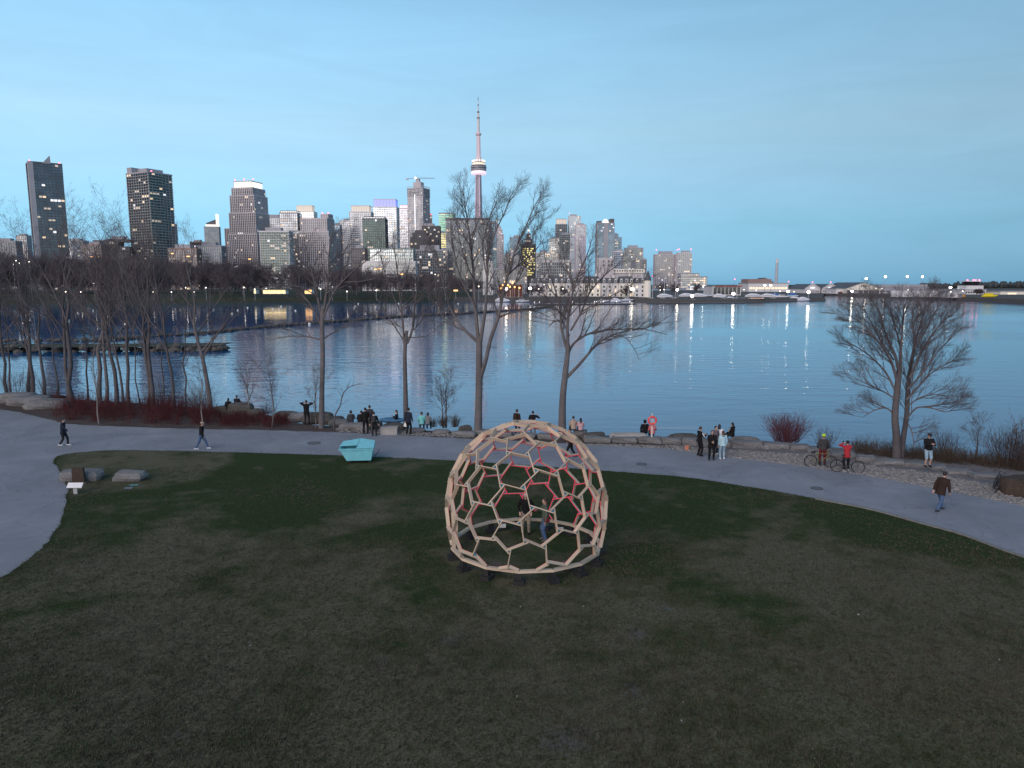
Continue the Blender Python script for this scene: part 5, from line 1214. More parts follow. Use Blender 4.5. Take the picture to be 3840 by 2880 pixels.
def person(label, px, py, facing, H=1.72, top="black", bottom="dark", hair="black", hairlen=0, pose="stand", hood=False, shoes="black", coat=0, skin=SKIN, arms=None, lean=0.0, stride=0.0, z=0.0, cap=None, shorts=False, name="person", wide=1.0, collar=None, stripe=None, head=(0,0), loc=None):
    """facing 0 looks away from the camera, +pi/2 to the left. arms: (left, right) hand targets in body space (x right, y forward, z up), as shares of height"""
    p = loc or G(px, py, z); o = empty(name, p, facing, label, "person")
    k = H/1.72; V = Vector; S = lambda *a: V(a)*k
    sit = pose in ("sit", "crouch")
    hipz = {"stand": .92, "walk": .90, "sit": .46 if pose == "sit" else .3, "crouch": .34}[pose]
    hip = S(0, 0, hipz); up = V((0, math.sin(lean), math.cos(lean))); fw = V((0, math.cos(lean), -math.sin(lean)))
    chest = hip + up*(.34*k); neck = hip + up*(.53*k); hd = neck + up*(.165*k) + V((0, .025*k, 0))
    shl, shr = neck + S(-.185*wide,0,-.055), neck + S(.185*wide,0,-.055)
    hl, hr = hip + S(-.095,0,-.02), hip + S(.095,0,-.02)
    if pose == "stand": fl, fr = S(-.105-.02,0,.075), S(.105+.02,.03,.075)
    elif pose == "walk": fl, fr = S(-.09,stride,.075), S(.09,-stride,.105)
    elif pose == "sit": fl, fr = S(-.13,.42,.06), S(.13,.45,.06)
    else: fl, fr = S(-.14,.12,.07), S(.14,.10,.07)
    kl, fl = ik(hl, fl, .43*k, .42*k, V((-.12,1,.1))); kr, fr = ik(hr, fr, .43*k, .42*k, V((.12,1,.1)))
    A = {"rest": ((-.25,.06,.77-.92),(.25,.06,.77-.92))}
    if arms is None: arms = ((-.26,.05,-.16),(.26,.07,-.16)) if not sit else ((-.16,.34,.10),(.16,.34,.10))
    if pose == "walk" and arms is not None and stride and arms[0][2] < -.1: arms = ((-.24,-.18,-.12),(.24,.22,-.06))
    HL, HR = hip + V(arms[0])*k, hip + V(arms[1])*k
    el, HL = ik(shl, HL, .29*k, .26*k, V((-.6,-.7,-.5))); er, HR = ik(shr, HR, .29*k, .26*k, V((.6,-.7,-.5)))
    # body: one continuous surface with head, hands and fingers
    b = MB(); X = (1,0,0)
    b.tube([hip-up*.08*k, hip, hip+up*.16*k, chest, neck-up*.09*k, neck-up*.03*k], [(.15*k,.10*k),(.16*k,.105*k),(.135*k,.09*k),(.16*k,.105*k),(.15*k,.085*k),(.07*k,.06*k)], 14, ref=X)
    b.tube([neck-up*.06*k, neck+up*.10*k, hd], [.056*k,.052*k,.05*k], 10)
    hy, hp = head; Mh = Matrix.Rotation(hy, 3, 'Z') @ Matrix.Rotation(-hp, 3, 'X')
    b.blob(hd+V((0,0,.01*k)), .074*k, .094*k, .112*k, seg=14, rings=10, M=Mh); b.blob(hd + Mh @ S(0,.03,-.055), .055*k, .06*k, .06*k, seg=10, rings=6)
    b.tube([hd + Mh @ S(0,.088,.025), hd + Mh @ S(0,.114,-.015), hd + Mh @ S(0,.09,-.022)], [.008*k,.016*k,.012*k], 6)
    for s in (-1,1): b.blob(hd + Mh @ S(.076*s,0,-.005), .012*k, .022*k, .032*k, seg=8, rings=5)
    for sh, e, h, sg in ((shl,el,HL,-1),(shr,er,HR,1)):
        b.tube([neck-up*.05*k, sh, sh.lerp(e,.5), e, e.lerp(h,.6), h], [.06*k,.055*k,.046*k,.038*k,.032*k,.026*k], 9)
        d = (h-e).normalized(); sd = d.cross(V((0,1,0))); sd = sd.normalized() if sd.length > .1 else V((1,0,0)); nr = sd.cross(d).normalized()
        b.tube([h, h+d*.05*k, h+d*.095*k], [(.024*k,.018*k),(.042*k,.017*k),(.040*k,.015*k)], 8, ref=sd)
        for q, (of, ln) in enumerate(((-.031,.070),(-.0105,.082),(.0105,.077),(.031,.060))):
            r0 = h + d*.088*k + sd*of*k; cu = nr*(-.3)
            b.tube([r0, r0+(d*.5+cu*.1+sd*of*2)*ln*k, r0+(d*.95+cu*.5+sd*of*2.5)*ln*k], [.0098*k,.0092*k,.0075*k], 6)
        t0 = h + d*.025*k + sd*(-sg)*.03*k; b.tube([t0, t0+(d*.55+sd*(-sg)*.75)*.045*k, t0+(d*1.2+sd*(-sg)*.9)*.06*k], [.013*k,.0115*k,.009*k], 6)
    for hj, kn, ft in ((hl,kl,fl),(hr,kr,fr)):
        b.tube([hj+V((0,0,.04*k)), hj.lerp(kn,.4), kn, kn.lerp(ft,.35), ft], [.085*k,.075*k,.054*k,.054*k,.036*k], 10)
        b.tube([ft+V((0,-.05*k,-.02*k)), ft+V((0,.05*k,-.035*k)), ft+V((0,.15*k,-.052*k))], [(.034*k,.03*k),(.042*k,.03*k),(.036*k,.018*k)], 8, ref=X)
    body = b.build("body", skin, o); remesh(body, .0115*k)
    # face
    q = MB()
    for s in (-1,1): q.blob(hd + Mh @ S(.030*s,.088,.022), .011*k, .006*k, .007*k, seg=8, rings=5); 
    q.build("eyes", mat("dark_eyes", (.02,.016,.014), rough=.3), o, kind="stuff")
    q = MB(); q.blob(hd + Mh @ S(0,.087,-.055), .022*k, .006*k, .006*k, seg=8, rings=5); q.build("mouth", mat("lips", (.30,.13,.12)), o)
    # trousers
    mb_ = cloth(bottom, COL_[bottom]); t = MB()
    t.tube([hip-up*.10*k, hip, hip+up*.10*k], [(.16*k,.115*k),(.175*k,.125*k),(.155*k,.11*k)], 14, ref=X)
    for hj, kn, ft in ((hl,kl,fl),(hr,kr,fr)):
        e_ = kn.lerp(ft,.12) if shorts else ft+V((0,0,.005))
        pts = [hj+V((0,0,.05*k)), hj.lerp(kn,.45), kn] + ([] if shorts else [kn.lerp(ft,.5)]) + [e_]
        t.tube(pts, [.105*k,.092*k,.074*k] + ([] if shorts else [.066*k]) + [.08*k if shorts else .060*k], 10)
    tr = t.build("shorts" if shorts else "trousers", mb_, o); remesh(tr, .017*k)
    # jacket / coat
    mt = cloth(top, COL_[top]); j = MB(); hem = hip - up*(.04*k) if not coat else hip - up*(coat*k)
    ring = [(.175*k*wide,.13*k*wide),(.18*k*wide,.135*k*wide),(.165*k*wide,.125*k*wide),(.19*k*wide,.135*k*wide),(.178*k*wide,.115*k*wide),(.085*k,.08*k)]
    if coat and not sit: j.tube([hem, hip, hip+up*.16*k, chest, neck-up*.085*k, neck], [(.20*k*wide,.15*k*wide)]+ring[1:], 16, ref=X)
    else: j.tube([hip-up*.05*k, hip+up*.02*k, hip+up*.16*k, chest, neck-up*.085*k, neck], ring, 16, ref=X)
    for sh, e, h in ((shl,el,HL),(shr,er,HR)): j.tube([neck-up*.06*k, sh, sh.lerp(e,.5), e, e.lerp(h,.5), h-(h-e).normalized()*.01*k], [.08*k,.082*k,.07*k,.062*k,.054*k,.046*k], 10)
    if hood: j.blob(hd+V((0,-.018*k,.012*k)), .112*k, .122*k, .145*k, seg=12, rings=8); 
    elif pose != "x": j.tube([neck-up*.02*k+V((0,-.03*k,0)), neck+up*.045*k+V((0,-.03*k,0))], [.095*k,.078*k], 10)
    jk = j.build("coat" if coat else "jacket", mt, o); remesh(jk, .017*k)
    if collar:
        q = MB(); q.tube([neck-up*.03*k, neck+up*.06*k], [.098*k,.09*k], 14); q.build("collar", cloth(collar, COL_[collar]), o)
    if stripe:
        q = MB()
        for sh, e, s in ((shl,el,-1),(shr,er,1)):
            dd = (e-sh); q.tube([sh+V((.062*s*k,.0,.02*k)), sh.lerp(e,.5)+V((.058*s*k,0,.0)), e+V((.052*s*k,0,.01))], [.028*k,.028*k,.026*k], 6)
        q.build("sleeve_stripe", cloth(stripe, COL_[stripe]), o, kind="stuff")
    # shoes
    for ft, kn in ((fl,kl),(fr,kr)):
        q = MB(); zz = -ft.z*.0; q.tube([ft+V((0,-.075*k,-.035*k)), ft+V((0,-.03*k,-.012*k)), ft+V((0,.06*k,-.028*k)), ft+V((0,.165*k,-.05*k)), ft+V((0,.185*k,-.055*k))], [(.034*k,.034*k),(.044*k,.052*k),(.048*k,.040*k),(.040*k,.022*k),(.02*k,.014*k)], 10, ref=X); q.build("shoe", cloth("shoe_"+shoes, COL_[shoes]), o, True)
    # hair, caps
    if not hood:
        q = MB(); hc = hd+V((0,0,.01*k)); q.blob(hc + Mh @ S(0,-.016,.020), .082*k, .098*k, .105*k, seg=14, rings=9, M=Mh)
        if hairlen: q.tube([hc + Mh @ S(0,-.05,.02), hd + Mh @ S(0,-.085,-.09), hd + Mh @ S(0,-.10,-.12-hairlen*.6), hd + Mh @ S(0,-.095,-.12-hairlen)], [(.075*k,.05*k),(.085*k,.05*k),(.08*k,.04*k),(.045*k,.02*k)], 10, ref=X)
        q.build("hair", HAIR[hair], o, True)
    if cap:
        q = MB(); hc = hd+V((0,0,.035*k)); q.blob(hc + Mh @ S(0,-.008,.028), .088*k, .105*k, .078*k, seg=14, rings=8, M=Mh); q.tube([hc + Mh @ S(0,.08,.02), hc + Mh @ S(0,.165,.005)], [(.07*k,.010*k),(.05*k,.006*k)], 10, ref=X); q.build("cap", mat("cap_"+cap, COL_.get(cap,(.4,.33,.25))), o, True)
    return o, dict(hip=hip, neck=neck, hd=hd, HL=HL, HR=HR, k=k, chest=chest, Mh=Mh, up=up)
def held(owner, name, label, cat, where, make, m):
    o, J = owner; w = Matrix.Translation(o.location) @ Matrix.Rotation(o.rotation_euler.z, 4, 'Z'); q = MB(); make(q); ob = q.build(name, m); ob.location = w @ where; ob.rotation_euler = (0,0,o.rotation_euler.z); tag(ob, label, cat); return ob
M_phone = mat("phone_black", (.015,.015,.018), rough=.25); M_screen = glow("phone_screen", (.8,.9,1), 1.2)
def phone(ow, label, hand="HR", up=True):
    J = ow[1]; q0 = J[hand]
    held(ow, "phone", label, "phone", q0 + Vector((0,.05,.06)), lambda q: q.box(-.037,.037,-.005,.005,-.075,.075), M_phone)
def backpack(ow, label, c):
    J = ow[1]; k = J["k"]
    def mk(q): q.tube([(0,-.02,-.22*k),(0,-.03,-.02*k),(0,-.02,.16*k),(0,0,.21*k)], [(.13*k,.07*k),(.15*k,.095*k),(.13*k,.075*k),(.08*k,.03*k)], 12, ref=(1,0,0)); q.tube([(-.09,.05,.15*k),(-.11,.20,.17*k),(-.11,.24,-.02)], .02, 5); q.tube([(.09,.05,.15*k),(.11,.20,.17*k),(.11,.24,-.02)], .02, 5)
    held(ow, "backpack", label, "backpack", J["chest"] + Vector((0,-.17*k,.0)), mk, cloth(c, COL_[c]))
P = math.pi
UPA = ((-.16,.20,.66),(.16,.20,.66)); PH = ((-.10,.34,.30),(.10,.34,.32)); FOLD = ((-.05,.28,.22),(.05,.30,.18)); BEHIND = ((-.07,-.17,.0),(.07,-.17,.02)); RPH = ((-.26,.05,-.14),(.12,.34,.34))
person("dark-coated person walking on the path near the left fork, dark trousers", 240, 1672, -P/2+.15, 1.74, "navy", "dark", pose="walk", stride=.20, arms=((-.20,.10,.0),(.18,.38,.02)), shoes="white", lean=.08, coat=.16)
w_ = person("person in a beige cap, black jacket and jeans striding left along the path", 758, 1686, -P/2+.1, 1.72, "black", "jean", pose="walk", stride=.34, cap="beige", shoes="white", lean=.10, hair="brown")
person("person with both arms raised to the face, standing among rocks left of pale trunk", 1151, 1592, 0, 1.76, "black", "dark", arms=((-.20,.16,.60),(.20,.16,.60)), hair="brown", wide=1.12, coat=.14)
person("dark-clad person sitting low on the rocks beside the dark rounded boulder", 858, 1552, .2, 1.66, "black", "black", pose="sit", hairlen=.18, lean=.15)
person("person whose head shows over the dark rounded boulder", 890, 1540, 0, 1.68, "dark", "dark", pose="sit")
person("tall dark-haired man in black, left of the standing trio behind the dumpster", 1372, 1627, .15, 1.78, "black", "black", arms=FOLD)
person("man in a charcoal top and pale trousers, farther back in the trio", 1388, 1616, -.1, 1.78, "charcoal", "khaki")
bp = person("boy in black with white collar, right of the standing trio", 1404, 1635, .05, 1.62, "black", "dark", collar="white", shoes="black", arms=((-.30,.06,-.06),(.32,.06,-.06)))
backpack(bp, "dark grey backpack on the boy's back", "charcoal")
person("grey-hooded person crouching on the flat rock, left of two", 1318, 1596, .3, 1.62, "charcoal", "dark", pose="crouch", hood=True, lean=.35)
person("black-coated person crouching on the flat rock next to the standing trio", 1350, 1600, -.3, 1.72, "black", "black", pose="crouch", lean=.35, wide=1.1)
person("long-haired woman with a white collar sitting behind the blue blanket", 1488, 1600, P/2, 1.62, "navy", "dark", hairlen=.2, pose="sit", collar="white", arms=((-.1,.25,.35),(.1,.25,.30)))
mn = person("man in a dark suit standing with a white bag beside the concrete bench", 1532, 1629, -.5, 1.78, "navy", "black", cap="black", lean=.04, arms=((-.28,.02,-.10),(.25,.12,-.05)), coat=.12, wide=1.08)
J = mn[1]; held(mn, "shopping_bag", "white plastic bag hanging from the suited man's hand", "bag", J["HL"] + Vector((0,.02,-.22)), lambda q: (q.tube([(0,0,-.16),(0,0,-.02),(0,0,.10)], [(.13,.07),(.12,.06),(.03,.02)], 10, ref=(1,0,0)), q.tube([(-.03,0,.09),(-.02,0,.2),(.02,0,.2),(.03,0,.09)], .008, 4)), cloth("bag_white", (.70,.70,.68)))
person("person in an aqua hooded jacket sitting at the shore, left of a couple", 1582, 1612, .1, 1.68, "aqua", "dark", pose="sit", z=.02, lean=.1)
person("dark-haired person in pale grey leaning on the aqua-hooded one", 1604, 1612, -.1, 1.64, "midgrey", "dark", pose="sit", lean=.16, hairlen=.12)
br = person("man in a brown jacket with a pack standing at the shore, left behind dome crown", 1938, 1632, -.6, 1.74, "brown", "dark", wide=1.05, shoes="white")
backpack(br, "dark brown pack on the back of the brown-jacketed man", "brown")
person("person in black lifting a phone toward the lake, behind the dome crown", 1998, 1634, -.1, 1.66, "black", "grey", arms=((-.12,.25,.38),(.30,.22,.44)), wide=1.05)
person("short-haired man in a beige jacket sitting on the block right of dome crown", 2150, 1632, .1, 1.72, "beige", "dark", pose="sit", z=.12, lean=.06)
person("dark-haired woman in pink and white sitting next to the beige-jacketed man", 2177, 1634, 0, 1.60, "pink", "dark", pose="sit", hairlen=.22, z=.1)
person("dark walking person half hidden behind the dome's right shoulder", 2140, 1716, P/2-.1, 1.74, "black", "black", pose="walk", stride=.30, shoes="charcoal", lean=.06)
person("person in a black hood sitting on the shore wall beside the life ring", 2418, 1646, .1, 1.72, "black", "black", pose="sit", hood=True, z=-.22, lean=.08, wide=1.12)
person("person in a coral red coat sitting below the life ring", 2446, 1648, 0, 1.62, "coral", "dark", pose="sit", z=-.24, lean=.08, hair="black", wide=1.08)
a_ = person("person in black with white-striped sleeves looking at a phone, left of the friends", 2622, 1710, -P/2+.3, 1.74, "black", "black", arms=PH, stripe="white", hair="brown", head=(0,.3)); phone(a_, "phone held by person with white-striped sleeves")
person("person in a long black puffer coat facing the camera among the friends", 2667, 1725, P-.1, 1.72, "black", "black", hairlen=.2, hair="brown", arms=FOLD, coat=.22, wide=1.12, shoes="charcoal")
person("person in a taupe jacket standing behind the black puffer coat", 2680, 1704, P+.5, 1.70, "taupe", "dark", shoes="white", wide=1.08)
person("auburn-haired woman in a pale blue jacket and pale jeans, with her back turned", 2708, 1722, .1, 1.66, "iceblue", "palejean", hair="auburn", hairlen=.26, shoes="white", coat=.10, wide=1.04)
person("person in a white jacket with dark hood hair behind the pale blue jacket", 2694, 1700, -.4, 1.74, "white", "palejean", hair="black", hairlen=.10, arms=FOLD, wide=1.05)
person("person with a black and cream coat sitting on the thick wall block right of friends", 2745, 1658, .7, 1.66, "black", "dark", pose="sit", z=.28, stripe="beige", hairlen=.14)
cy = person("cyclist in a yellow-green helmet, grey and black top and dark red trousers", 3083, 1746, -.25, 1.76, "charcoal", "maroon", arms=((-.24,.12,.02),(.26,.24,.0)), collar="midgrey", hair="brown")
J = cy[1]; q = MB(); q.blob(J["hd"]+Vector((0,-.005,.06)), .108, .135, .085, seg=14, rings=8)
for s in (-.05, 0, .05): q.tube([J["hd"]+Vector((s,.10,.095)), J["hd"]+Vector((s,0,.15)), J["hd"]+Vector((s,-.11,.09))], .014, 6)
q.build("helmet", mat("yellow_green_helmet", (.48,.72,.03), rough=.4), cy[0])
rd = person("woman in a red jacket raising a phone toward the lake, black leggings", 3172, 1766, -.15, 1.66, "red", "black", arms=((-.14,.24,.60),(.06,.24,.58)), cap="black", shoes="white", coat=.13, lean=-.04); phone(rd, "pale phone raised by the woman in red", "HL")
sh_ = person("man in a black cap, black sweater and blue shorts facing camera on the wall blocks", 3476, 1750, P, 1.80, "black", "palejean", shorts=True, cap="black", arms=PH, z=.30, hair="black", head=(0,.35), wide=1.12); phone(sh_, "phone in the hands of the man in shorts")
person("large dark figure in a brown coat and jeans hurrying left along the path", 3522, 1916, -P/2+.45, 1.80, "brown", "jean", pose="walk", stride=.30, lean=.26, shoes="charcoal", coat=.18, wide=1.12)
om = person("grey-haired man in black jacket and beige trousers perched on the dome's back ring", 1972, 2003, P-.1, 1.74, "black", "khaki", hair="grey", arms=((-.24,.12,.02),(.24,.12,.02)), lean=.16)
gw = person("long brown-haired woman in a green coat and jeans standing inside dome", 2044, 2026, P/2+.15, 1.70, "green", "jean", hair="brown", hairlen=.36, arms=RPH, coat=.26, shoes="grey"); phone(gw, "bright phone held by the woman in green")
J = gw[1]; held(gw, "shoulder_bag", "dark red shoulder bag on the hip of the woman in green", "bag", J["hip"] + Vector((-.24,-.02,.02)), lambda q: (q.tube([(0,0,-.10),(0,0,.02),(0,0,.08)], [(.05,.11),(.055,.12),(.04,.10)], 10, ref=(1,0,0)), q.tube([(0,.09,.06),(.06,.06,.35),(.10,0,.50),(.06,-.06,.35),(0,-.09,.06)], .012, 5)), cloth("maroon", COL_["maroon"]))
# ------------------------------------------------------------------ rocks, dumpster, bikes, life ring, docks, boats
def rock(label, px, py, w, d, h, m, seed, rz=0.0, name="stone_block", square=.55, z=0, grp=None):
    """split limestone block: rounded box with chipped, uneven faces"""
    rnd = random.Random(seed); bm = bmesh.new(); bmesh.ops.create_cube(bm, size=1)
    bmesh.ops.subdivide_edges(bm, edges=bm.edges[:], cuts=3, use_grid_fill=True)
    k = [(rnd.uniform(2,5), rnd.uniform(2,5), rnd.uniform(2,5), rnd.uniform(0,6.3)) for _ in range(4)]
    for v in bm.verts:
        c = v.co; s = c.normalized()*.62; c = c*square + s*(1-square)
        n = sum(math.sin(c.x*a+f)*math.cos(c.y*b+f*2)*math.sin(c.z*e+f) for a, b, e, f in k)*.06
        c = c*(1+n) + Vector((rnd.gauss(0,.018), rnd.gauss(0,.018), rnd.gauss(0,.02)))
        v.co = Vector((c.x*w, c.y*d, (c.z+.42)*h))
    me = bpy.data.meshes.new(name); bm.to_mesh(me); bm.free()
    p = G(px, py); o = link(name, me, m); o.location = (p.x, p.y, z); o.rotation_euler = (0,0,rz)
    return tag(o, label, "rock", grp)
WALL = [ # blocks of the low shore wall: x left, x right, y of the foot line, height in photo px, words
 (1770,1850,1634,22,"flat stone block at the foot of the tallest tree, left of the dome's crown"),(1852,1925,1642,24,"stone block just left of the dome's crown edge"),(1930,2010,1646,22,"stone block seen through the dome's crown, left half"),(2015,2095,1650,24,"stone block seen through the dome's crown, right half"),
 (2150,2200,1638,26,"grey block under the two seated people right of the dome's crown"),(2190,2288,1662,24,"long stone block first right of the dome in the shore wall"),(2290,2388,1663,24,"second stone block right of the dome in the shore wall"),(2390,2478,1664,26,"stone block directly under the orange life ring post"),(2482,2555,1668,26,"short stone block next right of the life ring post"),
 (2558,2612,1672,30,"stone block left of person with a white-striped sleeve"),(2614,2735,1678,30,"stone block hidden behind the standing group of friends"),(2738,2858,1684,32,"thick stone block right of the standing group, under the seated person"),(2860,2955,1687,26,"stone block below the bright red shrub"),(2958,3030,1690,24,"stone block at right foot of the bright red shrub"),
 (3032,3110,1705,24,"stone block behind the left cyclist's bicycle"),(3112,3200,1722,26,"stone block behind the woman in the red jacket"),(3205,3272,1736,28,"stone block right of the two bicycles"),(3268,3380,1745,22,"long flat stone block below the double-trunked tree"),(3385,3480,1752,20,"flat stone block left of the man in shorts' feet"),(3482,3540,1762,18,"flat stone block at the man in shorts' right"),(3545,3632,1780,20,"flat stone block midway between the man in shorts and the leaning bicycle"),(3640,3735,1795,20,"pale flat stone block left of the leaning bicycle")]
for i, (x0, x1, y, hp, lab) in enumerate(WALL):
    a, b2 = G(x0, y), G(x1, y); w = (b2-a).length; D = (a.y+b2.y)/2; h = hp/FPX*D*1.0
    ang = math.atan2((G(x1+30, y+4)-G(x0-30, y-4)).y, (b2-a).x) if x0 < 3000 else -.28
    rock(lab, (x0+x1)/2, y-6, w*.99, .75, h*1.0, M_rock, 40+i, ang*.5, "stone_block", .72, -.05)
BOULD = [(60,1508,3.3,1.6,.95,"large flat pale boulder at left edge of the photo",M_rock),(115,1518,3.2,1.7,.9,"large flat pale boulder, middle of three at left edge",M_rock),(176,1530,2.9,1.6,.85,"large flat pale boulder right of the others, beside the red thicket",M_rock),
 (905,1552,1.9,1.2,1.0,"dark rounded boulder beside the person sitting low",M_rockdark),(830,1545,1.3,.9,.6,"small dark boulder left of the person sitting low",M_rockdark),(960,1556,1.3,.9,.6,"dark boulder left of driftwood-like bush",M_rockdark),(1075,1566,1.7,1.0,.6,"low dark rock between bush and person with raised arms",M_rockdark),(1130,1575,1.8,1.0,.65,"rock behind the person with raised arms",M_rock),
 (1190,1580,2.0,1.1,.8,"dark slab rock behind pale trunk",M_rockdark),(1245,1586,1.6,1.0,.6,"low rock right of the pale trunk",M_rockdark),(1272,1592,1.4,.8,.5,"pale flat rock at foot of bent sapling",M_rock),(1335,1606,2.2,1.0,.5,"long low flat rock under the crouching pair",M_rock),(1400,1600,1.2,.8,.5,"rock behind the boy with a backpack",M_rockdark),
 (1560,1618,1.1,.7,.35,"small flat rock beside man in a dark suit",M_rock),(1655,1624,1.0,.6,.35,"small flat stone left of tufts, near the aqua-hooded couple",M_rock),(1740,1632,1.6,.7,.4,"flat pale stone left of the tallest tree",M_rock),(1745,1614,.8,.6,.45,"small dark stone left of the tallest tree",M_rockdark),
 (2225,1644,1.4,.8,.5,"dark wet rock behind first wall block right of the dome",M_rockdark),(2560,1648,1.8,.9,.5,"dark wet rock behind wall left of the friends",M_rockdark),(2355,1648,2.2,1.0,.55,"pale tilted rock slab behind wall left of the life ring",M_conc),(2790,1660,1.6,.8,.5,"rock behind the seated person with a white-lined coat",M_rock)]
for i, (x, y, w, d, h, lab, m) in enumerate(BOULD): rock(lab, x, y, w, d, h, m, 90+i, R.uniform(-.3,.3), "boulder", .35, -.08)
rock("big brown boulder at right frame edge behind leaning bicycle", 3848, 1850, 2.05, 1.5, 1.0, M_rockbrown, 5, .2, "boulder", .3, -.1)
rock("pale flat boulder behind the rusty plate at the left of the lawn", 308, 1798, 1.95, .9, .62, M_rock, 6, .08, "boulder", .5, -.05)
rock("grey pitted boulder alone on the lawn, right of rusty plate", 490, 1798, 1.55, .9, .55, M_rock, 7, -.06, "boulder", .4, -.06)
# pebbles on the gravel bed
rnd_ = random.Random(21); base = MB(); V, F = [], []
ico = bmesh.new(); bmesh.ops.create_icosphere(ico, subdivisions=1, radius=1); iv = np.array([v.co[:] for v in ico.verts]); fi = np.array([[v.index for v in f.verts] for f in ico.faces]); ico.free()
nrng = np.random.default_rng(4); off = 0
def scatter(n, poly_px, smin, smax):
    global off
    (xa, ta, ba), (xb, tb, bb) = poly_px
    for _ in range(n):
        t = rnd_.random(); x = xa+(xb-xa)*t; top = ta+(tb-ta)*t; bot = ba+(bb-ba)*t; p = G(x, top+(bot-top)*rnd_.random())
        s = rnd_.uniform(smin, smax)*(1+.8*(rnd_.random() > .93)); v = iv*(1+nrng.normal(0,.13,(len(iv),1)))*np.array([s*rnd_.uniform(.8,1.6), s*rnd_.uniform(.7,1.2), s*.55])
        a = rnd_.random()*6.28; c, sn = math.cos(a), math.sin(a); v = np.stack([v[:,0]*c-v[:,1]*sn+p.x, v[:,0]*sn+v[:,1]*c+p.y, v[:,2]+s*.15], 1); V.append(v); F.append(fi+off); off += len(v)
for seg in (((2540,1676,1688),(2760,1688,1718)),((2760,1688,1718),(3050,1706,1752)),((3050,1712,1752),(3300,1752,1792)),((3300,1752,1792),(3560,1782,1842)),((3560,1790,1842),(3840,1838,1896))): scatter(1500, seg, .03, .085)
scatter(500, ((2180,1664,1668),(2540,1672,1684)), .03, .07); scatter(500, ((1480,1618,1630),(1780,1630,1642)), .03, .07); scatter(350, ((1260,1605,1620),(1480,1614,1628)), .03, .08)
pb = link("gravel_stones", np_mesh("gravel_stones", np.concatenate(V), np.concatenate(F)), ground_mat("grey_pebbles", [(.25, (.09,.088,.088)), (.5, (.22,.215,.21)), (.75, (.40,.39,.38))], 5, 3, .3)); tag(pb, "loose grey stones of the gravel strip along the path", "gravel", kind="stuff")

# rusty plate, knee-high white sign, teal mats by the boulders
p = G(296, 1812); o = empty("rusty_post", p, .1, "short rust-brown slab standing before the pale flat boulder", "marker")
q = MB(); q.prism([(-.30,-.07),(.30,-.07),(.32,.07),(-.28,.07)], 0, .80, top=.9); q.build("slab", M_rockbrown, o); q = MB(); q.box(-.40,.40,-.12,.12,0,.06); q.build("foot", M_rockdark, o)
p = G(284, 1852); o = empty("trail_sign", p, 0, "small white tilted sign board on a pale post at lawn edge by path", "sign"); Mw = mat("white_sign_board", (.72,.73,.75), var=.05)
q = MB(); q.box(-.36,.36,-.02,.02,-.14,.14, M=Matrix.Translation((0,0,.42)) @ Matrix.Rotation(-.75,4,'X')); q.build("board", Mw, o); q = MB(); q.box(-.09,.09,-.03,.03,0,.40); q.build("post", mat("grey_post", (.35,.36,.38)), o)
for i, (x, y, lab) in enumerate(((503,1820,"teal flat plate on the grass, larger and farther of two"),(482,1831,"bluish flat plate on the grass, nearer of two"))):
    p = G(x, y); o = empty("ground_plate", p, .15, lab, "plate"); q = MB(); q.box(-.2,.2,-.09,.09,.0,.025); q.build("plate", mat("teal_plate", (.10,.30,.31)) if i == 0 else mat("bluish_plate", (.18,.24,.30)), o); q = MB(); q.box(-.22,.22,-.11,.11,.0,.012); q.build("rim", M_black, o)

